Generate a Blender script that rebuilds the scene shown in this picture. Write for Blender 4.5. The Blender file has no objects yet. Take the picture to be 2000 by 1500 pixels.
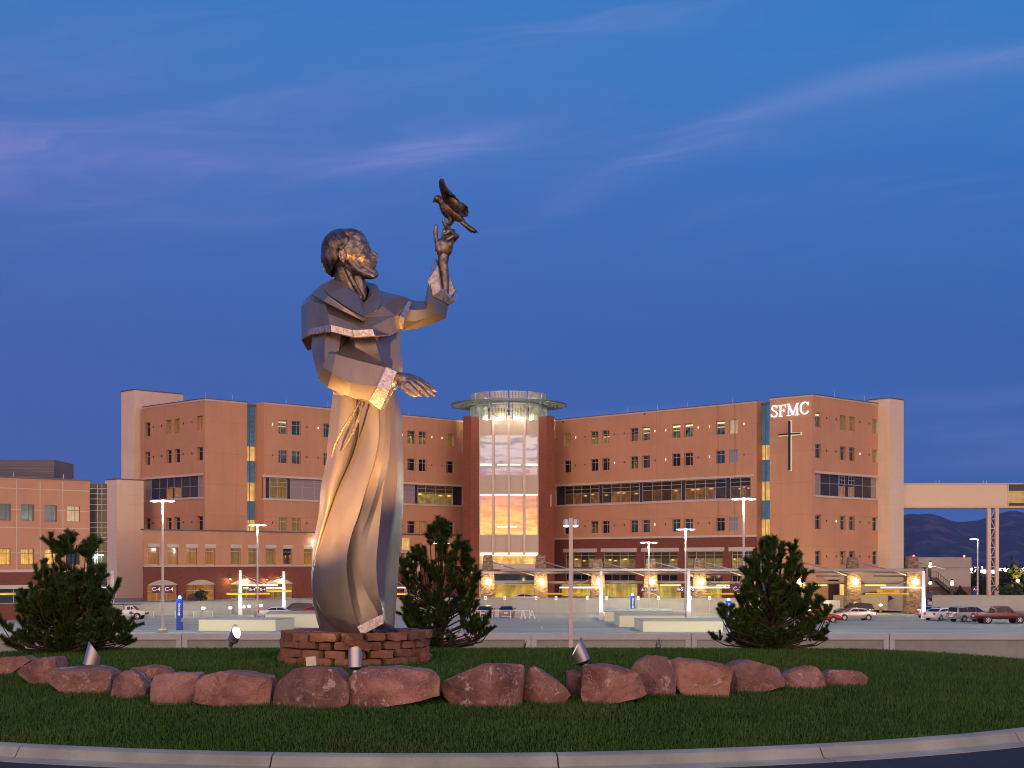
import bpy, bmesh, math, random
import numpy as np
from mathutils import Vector, Matrix, noise

rnd = random.Random(7)
S = bpy.context.scene
COL = S.collection
R = math.radians
# ------------------------------------------------------------------ camera
F, EYE, HY = 2900.0, 2.2, 1100.0            # focal length in photo pixels, eye height, horizon row (2000x1500 photo)
cd = bpy.data.cameras.new('camera')
cd.sensor_width = 36.0
cd.lens = 36.0 * F / 2000.0
cd.shift_y = (HY - 750.0) / 2000.0
cd.clip_start, cd.clip_end = 0.1, 40000.0
cam = bpy.data.objects.new('camera', cd)
COL.objects.link(cam)
cam.location = (0, 0, EYE)
cam.rotation_euler = (R(90), 0, 0)
S.camera = cam
S.render.resolution_x, S.render.resolution_y = 1024, 768
vs = S.view_settings
vs.view_transform = 'Standard'
vs.look = 'None'
vs.gamma = 1.0
vs.exposure = 0.26
S.cycles.use_denoising = True
S.cycles.filter_width = 1.0
S.cycles.max_bounces = 6
S.cycles.sample_clamp_indirect = 4.0
S.cycles.caustics_reflective = False
S.cycles.caustics_refractive = False

def P(px, py, Y):
    return Vector(((px - 1000.0) / F * Y, Y, EYE - (py - HY) / F * Y))
def XW(px, Y):
    return (px - 1000.0) / F * Y
def ZW(py, Y):
    return EYE - (py - HY) / F * Y
def s2l(*c):
    c = [x / 255.0 for x in c]
    return tuple(x / 12.92 if x <= 0.04045 else ((x + 0.055) / 1.055) ** 2.4 for x in c)

# ------------------------------------------------------------------ node helper
class NT:
    def __init__(s, tree):
        s.t = tree; s.n = tree.nodes; s.l = tree.links
    def new(s, typ, **kw):
        nd = s.n.new(typ)
        for k, v in kw.items():
            setattr(nd, k, v)
        return nd
    def put(s, sock, v):
        if isinstance(v, bpy.types.NodeSocket):
            s.l.new(v, sock)
        elif v is not None:
            if sock.type == 'RGBA' and hasattr(v, '__len__') and len(v) == 3:
                v = (*v, 1.0)
            sock.default_value = v
    def m(s, op, a, b=None, c=None, clamp=False):
        nd = s.new('ShaderNodeMath', operation=op, use_clamp=clamp)
        for i, v in enumerate((a, b, c)):
            if v is not None:
                s.put(nd.inputs[i], v)
        return nd.outputs[0]
    def mix(s, f, a, b, mode='MIX'):
        nd = s.new('ShaderNodeMix', data_type='RGBA', blend_type=mode)
        s.put(nd.inputs[0], f); s.put(nd.inputs[6], a); s.put(nd.inputs[7], b)
        return nd.outputs[2]
    def ramp(s, f, stops, interp='LINEAR'):
        nd = s.new('ShaderNodeValToRGB')
        cr = nd.color_ramp
        cr.interpolation = interp
        while len(cr.elements) > 1:
            cr.elements.remove(cr.elements[-1])
        for i, (p, c) in enumerate(stops):
            e = cr.elements[0] if i == 0 else cr.elements.new(p)
            e.position = p
            e.color = (*c, 1) if len(c) == 3 else c
        s.put(nd.inputs[0], f)
        return nd.outputs[0]
    def rng(s, v, a, b, c=0.0, d=1.0, smooth=True):
        nd = s.new('ShaderNodeMapRange')
        nd.interpolation_type = 'SMOOTHSTEP' if smooth else 'LINEAR'
        s.put(nd.inputs[0], v)
        for i, x in enumerate((a, b, c, d)):
            nd.inputs[i + 1].default_value = x
        return nd.outputs[0]
    def xyz(s, v):
        nd = s.new('ShaderNodeSeparateXYZ'); s.put(nd.inputs[0], v)
        return nd.outputs
    def vec(s, x, y, z):
        nd = s.new('ShaderNodeCombineXYZ')
        for i, v in enumerate((x, y, z)):
            s.put(nd.inputs[i], v)
        return nd.outputs[0]
    def noise(s, v, scale, detail=4, rough=0.55, dist=0.0):
        nd = s.new('ShaderNodeTexNoise')
        s.put(nd.inputs['Vector'], v)
        nd.inputs['Scale'].default_value = scale
        nd.inputs['Detail'].default_value = detail
        nd.inputs['Roughness'].default_value = rough
        nd.inputs['Distortion'].default_value = dist
        return nd.outputs[0]
    def vmul(s, v, k):
        nd = s.new('ShaderNodeVectorMath', operation='MULTIPLY')
        s.put(nd.inputs[0], v); nd.inputs[1].default_value = k
        return nd.outputs[0]

# ------------------------------------------------------------------ world: dusk sky, sunset afterglow behind the camera
W = bpy.data.worlds.new('World')
S.world = W
W.use_nodes = True
wn = NT(W.node_tree)
for nd in list(wn.n):
    wn.n.remove(nd)
tc = wn.new('ShaderNodeTexCoord')
dx, dy, dz = wn.xyz(tc.outputs['Generated'])
hl = wn.m('MAXIMUM', wn.m('SQRT', wn.m('ADD', wn.m('MULTIPLY', dx, dx), wn.m('MULTIPLY', dy, dy))), 1e-4)
el = wn.m('DIVIDE', dz, hl)                        # tangent of the elevation
az = wn.m('DIVIDE', dx, wn.m('MAXIMUM', wn.m('ABSOLUTE', dy), 1e-3))
hy = wn.m('DIVIDE', dy, hl)
front = wn.ramp(wn.m('MULTIPLY', el, 2.0), [
    (0.0, s2l(84, 104, 176)), (0.12, s2l(72, 98, 176)), (0.30, s2l(66, 97, 177)), (0.5, s2l(70, 107, 188)),
    (0.66, s2l(66, 116, 194)), (0.80, s2l(60, 116, 194)), (1.0, s2l(54, 108, 186))])
tint = wn.ramp(wn.m('MULTIPLY_ADD', az, 1.4, 0.5), [(0.0, (.90, .93, .84)), (0.5, (.72, .95, .86)), (1.0, (.58, .95, .86))])
front = wn.mix(1.0, front, tint, 'MULTIPLY')
# thin cirrus in the front half of the sky
cv = wn.vec(wn.m('MULTIPLY', az, 2.6), wn.m('MULTIPLY', el, 15.0), 0.0)
warp = wn.noise(cv, 1.1, 3)
wisp = wn.noise(wn.vec(wn.m('MULTIPLY', wn.m('MULTIPLY_ADD', el, 0.7, az), 3.0),
                       wn.m('ADD', wn.m('MULTIPLY', wn.m('MULTIPLY_ADD', az, -0.18, el), 34.0), wn.m('MULTIPLY', warp, 3.2)), 3.7), 1.0, 6, 0.6)
fine = wn.rng(wisp, 0.42, 0.76)
def streak(a0, e0, slope, la, wd, amp, bend=0.0):
    u = wn.m('SUBTRACT', az, a0)
    v = wn.m('SUBTRACT', wn.m('SUBTRACT', el, e0), wn.m('MULTIPLY', u, slope))
    if bend:
        v = wn.m('SUBTRACT', v, wn.m('MULTIPLY', wn.m('MULTIPLY', u, u), bend))
    v = wn.m('ADD', v, wn.m('MULTIPLY', wn.m('SUBTRACT', warp, 0.5), wd * 1.5))
    q = wn.m('ADD', wn.m('POWER', wn.m('ABSOLUTE', wn.m('DIVIDE', u, la)), 2.0), wn.m('POWER', wn.m('ABSOLUTE', wn.m('DIVIDE', v, wd)), 2.0))
    return wn.m('MULTIPLY', wn.m('EXPONENT', wn.m('MULTIPLY', q, -1.0)), amp)
streaks = [(0.25, 0.319, 0.14, 0.14, 0.010, 2.4, -1.0), (0.27, 0.300, 0.10, 0.12, 0.022, 0.6, 0), (0.11, 0.268, 0.30, 0.07, 0.012, 0.25, 0), (-0.35, 0.262, 0.04, 0.28, 0.015, 1.8, 0),
           (-0.06, 0.277, 0.25, 0.06, 0.008, 2.0, 0), (0.02, 0.34, 0.33, 0.16, 0.030, 0.45, 0), (-0.28, 0.235, -0.02, 0.20, 0.012, .5, 0),
           (0.31, 0.105, 0.03, 0.07, 0.007, 0.85, 0), (0.32, 0.082, -0.05, 0.09, 0.010, 0.5, 0), (0.12, 0.102, 0.04, 0.10, 0.003, 1.0, 0),
           (0.33, 0.065, 0.0, 0.07, 0.006, 0.45, 0), (-0.25, 0.30, 0.1, 0.3, 0.05, 0.3, 0)]
tot = None
for a in streaks:
    g = streak(*a)
    tot = g if tot is None else wn.m('ADD', tot, g)
cl = wn.m('MULTIPLY', tot, wn.m('MULTIPLY_ADD', fine, 0.8, 0.25), clamp=True)
cl = wn.m('ADD', wn.m('MULTIPLY', cl, 0.52), wn.m('MULTIPLY', fine, wn.rng(el, 0.08, 0.3, 0.0, 0.12)))
ccol = wn.mix(wn.m('MULTIPLY_ADD', az, 1.4, 0.5), s2l(126, 128, 192), s2l(126, 142, 204))
front = wn.mix(cl, front, ccol)
# afterglow behind the camera (seen only in glass and metal, and it lights the place)
rv = wn.vec(wn.m('MULTIPLY', az, 3.5), wn.m('MULTIPLY', el, 170.0), 1.3)
rw = wn.noise(rv, 0.9, 5, 0.6, 0.5)
els = wn.m('ADD', el, wn.m('MULTIPLY', wn.m('SUBTRACT', rw, 0.5), 0.022))
rear = wn.ramp(wn.m('MULTIPLY', els, 2.5), [
    (0.0, (2.6, 1.75, .50)), (0.05, (2.4, 1.35, .36)), (0.078, (2.2, .98, .30)), (0.105, (1.6, .66, .34)), (0.135, (.95, .50, .46)), (0.160, (1.1, .80, .76)), (0.185, (1.05, .84, .88)), (0.205, (1.15, .92, .82)),
    (0.225, (1.25, .95, .75)), (0.30, (2.2, 1.38, .95)), (0.42, (2.8, 1.65, 1.10)), (0.60, (2.7, 1.58, 1.06)), (0.8, (2.3, 1.38, .98)), (1.0, (1.8, 1.12, .88))])
band = wn.rng(wn.noise(wn.vec(wn.m('MULTIPLY', az, 3.0), wn.m('MULTIPLY', el, 250.0), 8.0), 1.0, 6, 0.68, 0.5), 0.47, 0.57)
rear = wn.mix(wn.m('MULTIPLY', band, wn.rng(el, 0.03, 0.065, 0.60, 0.75)), rear, wn.mix(wn.rng(el, .03, .06), (1.15, .36, .20), (.30, .27, .42)))
zen = wn.rng(el, 0.35, 1.25)
rear = wn.mix(zen, rear, (.10, .15, .38))
wrear = wn.m('MULTIPLY', wn.rng(hy, -0.92, -0.15, 1.0, 0.0), 1.0)
side = wn.mix(zen, (.11, .16, .42), (.10, .15, .38))
front2 = wn.mix(wn.rng(hy, 0.3, 0.8), side, front)
sky = wn.mix(wrear, front2, rear)
sky = wn.mix(wn.rng(el, -0.03, -0.001), (.05, .045, .06), sky)
bg = wn.new('ShaderNodeBackground')
wn.put(bg.inputs[0], sky)
bg.inputs[1].default_value = 1.0
wo = wn.new('ShaderNodeOutputWorld')
wn.l.new(bg.outputs[0], wo.inputs[0])
# afterglow of the set sun: one very soft warm lamp from behind the camera
sd = bpy.data.lights.new('sun', 'SUN')
sd.energy, sd.angle, sd.color = 0.12, R(50), (1.0, .52, .30)
sun = bpy.data.objects.new('sun', sd)
COL.objects.link(sun)
sun.rotation_euler = (R(74), 0, R(-6))

# ------------------------------------------------------------------ materials
MATS = {}
def mat(name, col=(.5, .5, .5), rough=.6, metal=0.0, var=0.0, vscale=3.0, bump=0.0, bscale=20.0, emit=None, estr=1.0, spec=None, coat=0.0):
    if name in MATS:
        return MATS[name]
    m = bpy.data.materials.new(name)
    m.use_nodes = True
    t = NT(m.node_tree)
    b = t.n['Principled BSDF']
    b.inputs['Base Color'].default_value = (*col, 1)
    b.inputs['Roughness'].default_value = rough
    b.inputs['Metallic'].default_value = metal
    if spec is not None:
        b.inputs['Specular IOR Level'].default_value = spec
    if coat:
        b.inputs['Coat Weight'].default_value = coat
        b.inputs['Coat Roughness'].default_value = 0.08
    if var or bump:
        co = t.new('ShaderNodeTexCoord').outputs['Object']
    if var:
        f = t.noise(co, vscale, 5, .6)
        f2 = t.noise(co, vscale * .17, 3, .5)
        f = t.m('MULTIPLY_ADD', f2, .6, t.m('MULTIPLY', f, .5))
        k = t.rng(f, .3, .8, 1 - var, 1 + var, False)
        mx = t.mix(1.0, (*col, 1), t.vec(k, k, k), 'MULTIPLY')
        t.put(b.inputs['Base Color'], mx)
        t.put(b.inputs['Roughness'], t.rng(f, .3, .8, max(.02, rough - .08), min(1, rough + .08), False))
    if bump:
        bp = t.new('ShaderNodeBump')
        bp.inputs['Strength'].default_value = bump
        bp.inputs['Distance'].default_value = 0.02
        t.put(bp.inputs['Height'], t.noise(co, bscale, 5, .6))
        t.l.new(bp.outputs[0], b.inputs['Normal'])
    if emit is not None:
        b.inputs['Emission Color'].default_value = (*emit, 1)
        b.inputs['Emission Strength'].default_value = estr
    MATS[name] = m
    return m
def nodes(m):
    t = NT(m.node_tree)
    return t, t.n['Principled BSDF']

# ------------------------------------------------------------------ mesh helper
def setp(o, label=None, cat=None, group=None, kind=None):
    if label: o['label'] = label
    if cat: o['category'] = cat
    if group: o['group'] = group
    if kind: o['kind'] = kind
    return o
def thing(name, loc, label, cat, group=None, rz=0.0):
    o = bpy.data.objects.new(name, None)
    o.empty_display_size = .2
    COL.objects.link(o)
    o.location = loc
    o.rotation_euler = (0, 0, rz)
    return setp(o, label, cat, group)
def wloc(o):
    v = Vector((0, 0, 0))
    while o is not None:
        v += o.location
        o = o.parent
    return v
class MB:
    def __init__(s):
        s.v = []; s.f = []; s.uv = []; s.hasuv = False
    def add(s, pts, faces, uvs=None):
        b = len(s.v)
        s.v.extend([tuple(p) for p in pts])
        for i, f in enumerate(faces):
            s.f.append([b + k for k in f])
            s.uv.append(uvs[i] if uvs else None)
        if uvs: s.hasuv = True
        return s
    def quad(s, a, b, c, d, uv=None):
        return s.add([a, b, c, d], [(0, 1, 2, 3)], [uv] if uv else None)
    def hexa(s, p):
        return s.add(p, [(0, 3, 2, 1), (4, 5, 6, 7), (0, 1, 5, 4), (1, 2, 6, 5), (2, 3, 7, 6), (3, 0, 4, 7)])
    def box(s, x0, x1, y0, y1, z0, z1):
        return s.hexa([(x0, y0, z0), (x1, y0, z0), (x1, y1, z0), (x0, y1, z0), (x0, y0, z1), (x1, y0, z1), (x1, y1, z1), (x0, y1, z1)])
    def obox(s, c, hx, hy, hz, rot=None, jit=0.0):
        p = []
        for z in (-1, 1):
            for x, y in ((-1, -1), (1, -1), (1, 1), (-1, 1)):
                q = Vector((x * hx * (1 + rnd.uniform(-jit, jit)), y * hy * (1 + rnd.uniform(-jit, jit)), z * hz * (1 + rnd.uniform(-jit, jit))))
                if rot is not None: q = rot @ q
                p.append(Vector(c) + q)
        return s.hexa(p)
    def prism(s, poly, z0, z1):
        n = len(poly)
        pts = [(x, y, z0) for x, y in poly] + [(x, y, z1) for x, y in poly]
        fs = [tuple(range(n))[::-1], tuple(range(n, 2 * n))] + [(i, (i + 1) % n, n + (i + 1) % n, n + i) for i in range(n)]
        return s.add(pts, fs)
    def loft(s, rings, cap=True, close=True):
        n = len(rings[0])
        pts = [p for r in rings for p in r]
        fs = []
        for k in range(len(rings) - 1):
            for i in range(n if close else n - 1):
                j = (i + 1) % n
                fs.append((k * n + i, k * n + j, (k + 1) * n + j, (k + 1) * n + i))
        if cap and close:
            fs.append(tuple(range(n))[::-1]); fs.append(tuple(range((len(rings) - 1) * n, len(rings) * n)))
        return s.add(pts, fs)
    def tube(s, pts, rad, n=8, cap=True):
        pts = [Vector(p) for p in pts]
        rad = rad if hasattr(rad, '__len__') else [rad] * len(pts)
        rings = []
        up = None
        for i, p in enumerate(pts):
            d = (pts[min(i + 1, len(pts) - 1)] - pts[max(i - 1, 0)]).normalized()
            if up is None:
                up = Vector((0, 0, 1)) if abs(d.z) < .9 else Vector((0, 1, 0))
            a = d.cross(up).normalized()
            b = a.cross(d).normalized()
            up = b
            rings.append([p + (a * math.cos(t) + b * math.sin(t)) * rad[i] for t in [2 * math.pi * k / n for k in range(n)]])
        return s.loft(rings, cap)
    def lathe(s, prof, c=(0, 0, 0), n=16, rot=None):
        rings = []
        for r, z in prof:
            ring = []
            for k in range(n):
                t = 2 * math.pi * k / n
                q = Vector((r * math.cos(t), r * math.sin(t), z))
                if rot is not None: q = rot @ q
                ring.append(Vector(c) + q)
            rings.append(ring)
        return s.loft(rings)
    def ball(s, c, r, n=10, m=6):
        r = r if hasattr(r, '__len__') else (r, r, r)
        return s.lathe2([(math.sin(math.pi * k / m), -math.cos(math.pi * k / m)) for k in range(m + 1)], c, r, n)
    def lathe2(s, prof, c, r, n):
        rings = [[(c[0] + r[0] * a * math.cos(2 * math.pi * k / n), c[1] + r[1] * a * math.sin(2 * math.pi * k / n), c[2] + r[2] * z) for k in range(n)] for a, z in [(max(a, 1e-3), z) for a, z in prof]]
        return s.loft(rings)
    def mesh(s, name, off=(0, 0, 0)):
        me = bpy.data.meshes.new(name)
        ox, oy, oz = off
        me.from_pydata([(x - ox, y - oy, z - oz) for x, y, z in s.v], [], s.f)
        if s.hasuv:
            ul = me.uv_layers.new(name='UVMap')
            data = []
            for f, u in zip(s.f, s.uv):
                for k in range(len(f)):
                    data.extend(u[k] if u else (0.0, 0.0))
            ul.data.foreach_set('uv', data)
        me.update()
        return me
    def build(s, name, material, parent=None, smooth=None, local=False, fix=True):
        off = (0, 0, 0) if (local or parent is None) else wloc(parent)
        me = s.mesh(name, off)
        if fix and not s.hasuv:
            bm = bmesh.new(); bm.from_mesh(me)
            bmesh.ops.recalc_face_normals(bm, faces=bm.faces)
            bm.to_mesh(me); bm.free()
        me.materials.append(material)
        if smooth is not None:
            me.polygons.foreach_set('use_smooth', [True] * len(me.polygons))
            me.set_sharp_from_angle(angle=R(smooth))
        o = bpy.data.objects.new(name, me)
        COL.objects.link(o)
        if parent is not None: o.parent = parent
        return o
def children(o):
    return [c for c in bpy.data.objects if c.parent == o]
def copy_tree(o, parent=None, kids=None):
    if kids is None:
        kids = {}
        for q in bpy.data.objects:
            if q.parent is not None: kids.setdefault(q.parent.name, []).append(q)
    c = o.copy()
    COL.objects.link(c)
    c.parent = parent
    for k in kids.get(o.name, []):
        copy_tree(k, c, kids)
    return c
def text_mesh(txt, size, depth=.01, bold=0.0):
    cu = bpy.data.curves.new('lettering', 'FONT')
    cu.body = txt; cu.size = size; cu.extrude = depth; cu.align_x = 'CENTER'; cu.align_y = 'CENTER'
    cu.offset = bold
    ob = bpy.data.objects.new('lettering', cu)
    COL.objects.link(ob)
    me = bpy.data.meshes.new_from_object(ob)
    bpy.data.objects.remove(ob); bpy.data.curves.remove(cu)
    return me
def text_obj(name, txt, size, material, parent, loc, rot, bold=0.0, depth=.01):
    me = text_mesh(txt, size, depth, bold)
    me.materials.clear(); me.materials.append(material)
    o = bpy.data.objects.new(name, me)
    COL.objects.link(o)
    o.parent = parent
    o.location = loc; o.rotation_euler = rot
    return o
def lamp(name, loc, energy, color, radius=.15, kind='POINT', parent=None, target=None, spot=60, blend=.5):
    ld = bpy.data.lights.new(name, kind)
    ld.energy, ld.color = energy, color
    ld.shadow_soft_size = radius
    if kind == 'SPOT':
        ld.spot_size = R(spot); ld.spot_blend = blend
    lo = bpy.data.objects.new(name, ld)
    COL.objects.link(lo)
    lo.location = loc
    if target is not None:
        lo.rotation_euler = (Vector(target) - Vector(loc)).to_track_quat('-Z', 'Y').to_euler()
    if parent is not None:
        lo.parent = parent
        lo.location = Vector(loc) - wloc(parent)
    return lo
# ================================================================== ground, roads, water, hills
CX, CY, RK = -1.0, 28.0, 12.1                     # the roundabout
def ground_z(x, y):
    """bare ground away from the island: road level in front, falling to the garage beyond"""
    t = max(0.0, min(1.0, (y - 30.0) / 45.0))
    return -6.6 * (t * t * (3 - 2 * t)) if y > 30 else 0.0
def island_z(x, y):
    r = math.hypot(x - CX, y - CY) / RK
    base = ground_z(x, y) if y > 33 else 0.0
    if r >= 1: return base + .15
    z = .15 + .46 * (1 - r * r) ** .95 + base * min(1, max(0, r * 1.0))
    lim = 2.125 - .0566 * y                     # the crown of the mound lies near the statue, the far side falls away
    k = .06
    h = max(0.0, min(1.0, .5 + .5 * (lim - z) / k))
    return lim * (1 - h) + z * h - k * h * (1 - h)
asph = mat('asphalt', (.030, .031, .036), .8, var=.35, vscale=6, bump=.5, bscale=90)
dirt = mat('far_ground', (.05, .045, .03), .95, var=.4, vscale=.2)
conc = mat('concrete', (.36, .34, .31), .85, var=.16, vscale=2.5, bump=.25, bscale=30)
# the ground as one sheet to the horizon
mb = MB()
xs = [-20000, -4000, -800, -200, -90, -45, -30, -20, -14, -8, 0, 8, 14, 20, 30, 45, 90, 200, 800, 4000, 20000]
ys = [-20000, -3000, -300, -40, 0, 8, 14, 20, 26, 30, 34, 38, 42, 46, 50, 55, 60, 66, 75, 90, 110, 240, 300, 500, 1500, 6000, 20000]
def gz(x, y):
    z = ground_z(x, y)
    if y > 110: z = -6.6 + min(1, max(0, (y - 240) / 60)) * 1.6 - max(0, min(1, (y - 300) / 1500)) * 22
    return z
pts = [(x, y, gz(x, y)) for y in ys for x in xs]
nx = len(xs)
mb.add(pts, [(j * nx + i, j * nx + i + 1, (j + 1) * nx + i + 1, (j + 1) * nx + i) for j in range(len(ys) - 1) for i in range(nx - 1)])
g = mb.build('ground', dirt, smooth=180)
setp(g, kind='structure')
# ring road round the island
mb = MB()
N = 120
rr = [RK + .34, RK + 2, RK + 5, RK + 9]
pts = []
for r in rr:
    for k in range(N):
        a = 2 * math.pi * k / N
        x, y = CX + r * math.cos(a), CY + r * math.sin(a)
        pts.append((x, y, ground_z(x, y) + .008))
mb.add(pts, [(q * N + k, q * N + (k + 1) % N, (q + 1) * N + (k + 1) % N, (q + 1) * N + k) for q in range(3) for k in range(N)])
setp(mb.build('road', asph, smooth=180), kind='structure')
# kerb: sloped concrete kerb with a gutter lip, joints every 3 m
kerbm = mat('kerb_concrete', (.40, .43, .35), .85, var=.45, vscale=1.6, bump=.35, bscale=60)
prof = [(RK - .10, .02), (RK - .10, .155), (RK + .02, .160), (RK + .10, .135), (RK + .17, .035), (RK + .20, .024), (RK + .40, .016), (RK + .40, -.05)]
nseg = 25
ka = [(-90 + 7) + 360 / nseg * k for k in range(nseg)]
mb = MB()
for a0 in ka:
    rings = []
    for q in range(9):
        g_ = .045
        a = R(a0 + g_ + (360 / nseg - 2 * g_) * q / 8)
        ring = []
        for r, z in prof:
            x, y = CX + r * math.cos(a), CY + r * math.sin(a)
            ring.append((x, y, z + ground_z(x, y)))
        rings.append(ring)
    mb.loft(rings)
setp(mb.build('kerb', kerbm, smooth=30), kind='structure')
# soil surface of the island, grass blades stand on it
soil = mat('turf_soil', (.014, .034, .006), 1.0, var=.4, vscale=4, spec=.0)
mb = MB()
NA, NR = 96, 40
pts = [(CX, CY, island_z(CX, CY))]
for q in range(1, NR + 1):
    r = (RK - .09) * q / NR
    for k in range(NA):
        a = 2 * math.pi * k / NA
        x, y = CX + r * math.cos(a), CY + r * math.sin(a)
        pts.append((x, y, island_z(x, y) - .01))
fs = [(0, 1 + k, 1 + (k + 1) % NA) for k in range(NA)]
for q in range(NR - 1):
    for k in range(NA):
        fs.append((1 + q * NA + k, 1 + q * NA + (k + 1) % NA, 1 + (q + 1) * NA + (k + 1) % NA, 1 + (q + 1) * NA + k))
mb.add(pts, fs)
setp(mb.build('mound', soil, smooth=180), kind='structure')
# mountains
mtn = mat('mountain_slope', (.10, .085, .09), .95)
t, b = nodes(mtn)
co = t.new('ShaderNodeTexCoord').outputs['Object']
f = t.rng(t.noise(co, .007, 7, .65), .50, .62)
t.put(b.inputs['Base Color'], t.mix(f, (.010, .017, .034), (.11, .075, .10)))
ridge = [(-2.0, 1025), (-1.0, 1015), (-.30, 1010), (.10, 1014), (.20, 1010), (.2645, 1006), (.269, 1003), (.274, 1005), (.281, 1003), (.2865, 1006), (.2915, 1012), (.2975, 1019), (.304, 1019.5), (.314, 1016.5),
         (.321, 1010), (.328, 1004), (.3345, 998.5), (.340, 998.5), (.346, 1003), (.36, 1012), (.40, 1004), (.50, 1010), (.8, 1030), (2.0, 1040)]
mb = MB()
rows = [7000, 7500, 8000, 8500, 9000, 9500, 10000, 11500]
frac = [0, .18, .38, .60, .82, .93, 1.0, .5]
cols = []
u = -2.0
while u < 2.0:
    cols.append(u)
    u += .0018 if .24 < u < .42 else .03
pts = []
for Yr, fr in zip(rows, frac):
    for u in cols:
        ry = np.interp(u, [a for a, _ in ridge], [c for _, c in ridge])
        X = u * Yr
        h = (1100 - ry) / F * 10000
        n1 = noise.fractal(Vector((X * .0016, Yr * .0016, 1.7)), 1.0, 2.0, 5)
        amp = 1 - abs(2 * fr - 1) ** 2 if fr < 1 else 0.02
        z = h * fr + n1 * 150 * amp
        if Yr < 10000: z = min(z, h * Yr / 10000 * (.90 + .04 * math.sin(X * .004)))
        pts.append((u * Yr, Yr, z - 28 if fr == 0 else z + 2))
nc = len(cols)
mb.add(pts, [(j * nc + i, j * nc + i + 1, (j + 1) * nc + i + 1, (j + 1) * nc + i) for j in range(len(rows) - 1) for i in range(nc - 1)])
setp(mb.build('mountains', mtn, smooth=180), kind='structure')

# ================================================================== parking garage deck, plaza, walls
DZ = -4.4
deckm = mat('deck_concrete', (.36, .39, .37), .7, var=.22, vscale=.35, bump=.15, bscale=8)
t, b = nodes(deckm)
co = t.new('ShaderNodeTexCoord').outputs['Object']
sx, sy, sz = t.xyz(co)
st = t.noise(t.vec(t.m('MULTIPLY', sx, .05), t.m('MULTIPLY', sy, .45), 0.0), 1.0, 5, .65)
t.put(b.inputs['Base Color'], t.mix(t.rng(st, .35, .7), (.27, .285, .25), (.42, .435, .38)))
mb = MB(); mb.box(-130, 130, 119.6, 215, DZ - .6, DZ)
setp(mb.build('parking_deck', deckm), kind='structure')
linem = mat('line_paint', (.62, .62, .58), .7, var=.3, vscale=1.0)
mb = MB()
for x in range(-60, 64, 9):
    for yy in (150, 168):
        mb.box(x, x + .12, yy, yy + 5.2, DZ + .004, DZ + .008)
setp(mb.build('parking_line', linem), kind='structure')
# upper drive / entrance plaza behind the retaining walls
plazam = mat('plaza_concrete', (.34, .32, .29), .8, var=.15, vscale=.5)
PZ, PZL = -3.3, -2.9
mb = MB()
mb.prism([(-23.5, 209.2), (33, 196.2), (33, 290), (-23.5, 290)], PZ - 3, PZ)
mb.add([(33, 196.2, PZ), (54, 199, -4.3), (54, 290, -4.3), (33, 290, PZ)], [(0, 1, 2, 3)])
mb.add([(54, 199, -4.3), (130, 199, -4.35), (130, 290, -4.35), (54, 290, -4.3)], [(0, 1, 2, 3)])
mb.prism([(-130, 150), (-44.8, 186), (-23.5, 209.2), (-23.5, 290), (-130, 290)], PZ - 3, PZL)
setp(mb.build('entrance_drive', plazam), kind='structure')
wallc = mat('wall_concrete', (.40, .39, .37), .85, var=.14, vscale=1.2, bump=.2, bscale=25)
def wall_run(name, pts, z0, z1, th, label, m=wallc, cap=None):
    root = thing(name, (pts[0][0], pts[0][1], z0), label, 'wall')
    mb = MB()
    mc = MB()
    for (ax, ay), (bx, by) in zip(pts[:-1], pts[1:]):
        d = Vector((bx - ax, by - ay)).normalized(); n = Vector((-d.y, d.x)) * th
        mb.prism([(ax, ay), (bx, by), (bx + n.x, by + n.y), (ax + n.x, ay + n.y)], z0, z1)
        if cap:
            e = Vector((-d.y, d.x)) * .05
            mc.prism([(ax - e.x, ay - e.y), (bx - e.x, by - e.y), (bx + n.x + e.x, by + n.y + e.y), (ax + n.x + e.x, ay + n.y + e.y)], z1, z1 + cap)
    mb.build('wall_face', m, root)
    if cap: mc.build('coping', conc, root)
    return root
wall_run('retaining_wall', [(-23.4, 209), (-9, 196.2), (33, 196.0)], DZ, -2.5, .3, 'long pale concrete retaining wall below the lit entrance canopy, behind the parking signs', cap=.12)
wall_run('retaining_wall', [(-130, 149.5), (-44.8, 185.6), (-23.7, 208.8)], DZ, PZL + .1, .3, 'low grey concrete retaining wall under the brick arches, beyond the white pickup', cap=.1)
wall_run('retaining_wall', [(57.5, 203.0), (110, 203)], DZ, -2.25, .3, 'plain concrete wall behind the minivan and red pickup', cap=.1)
wall_run('planter_wall', [(44.5, 205.5), (52.0, 205.5)], DZ, -2.2, .3, 'tan concrete wall between the two stone columns at the canopy end', mat('tan_concrete', (.36, .29, .22), .85, var=.1))
wall_run('planter_wall', [(41.0, 196.5), (43.4, 196.5)], DZ, -2.7, .3, 'short white wall behind the red sedan', mat('white_wall', (.7, .7, .68), .8, var=.05))

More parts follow.
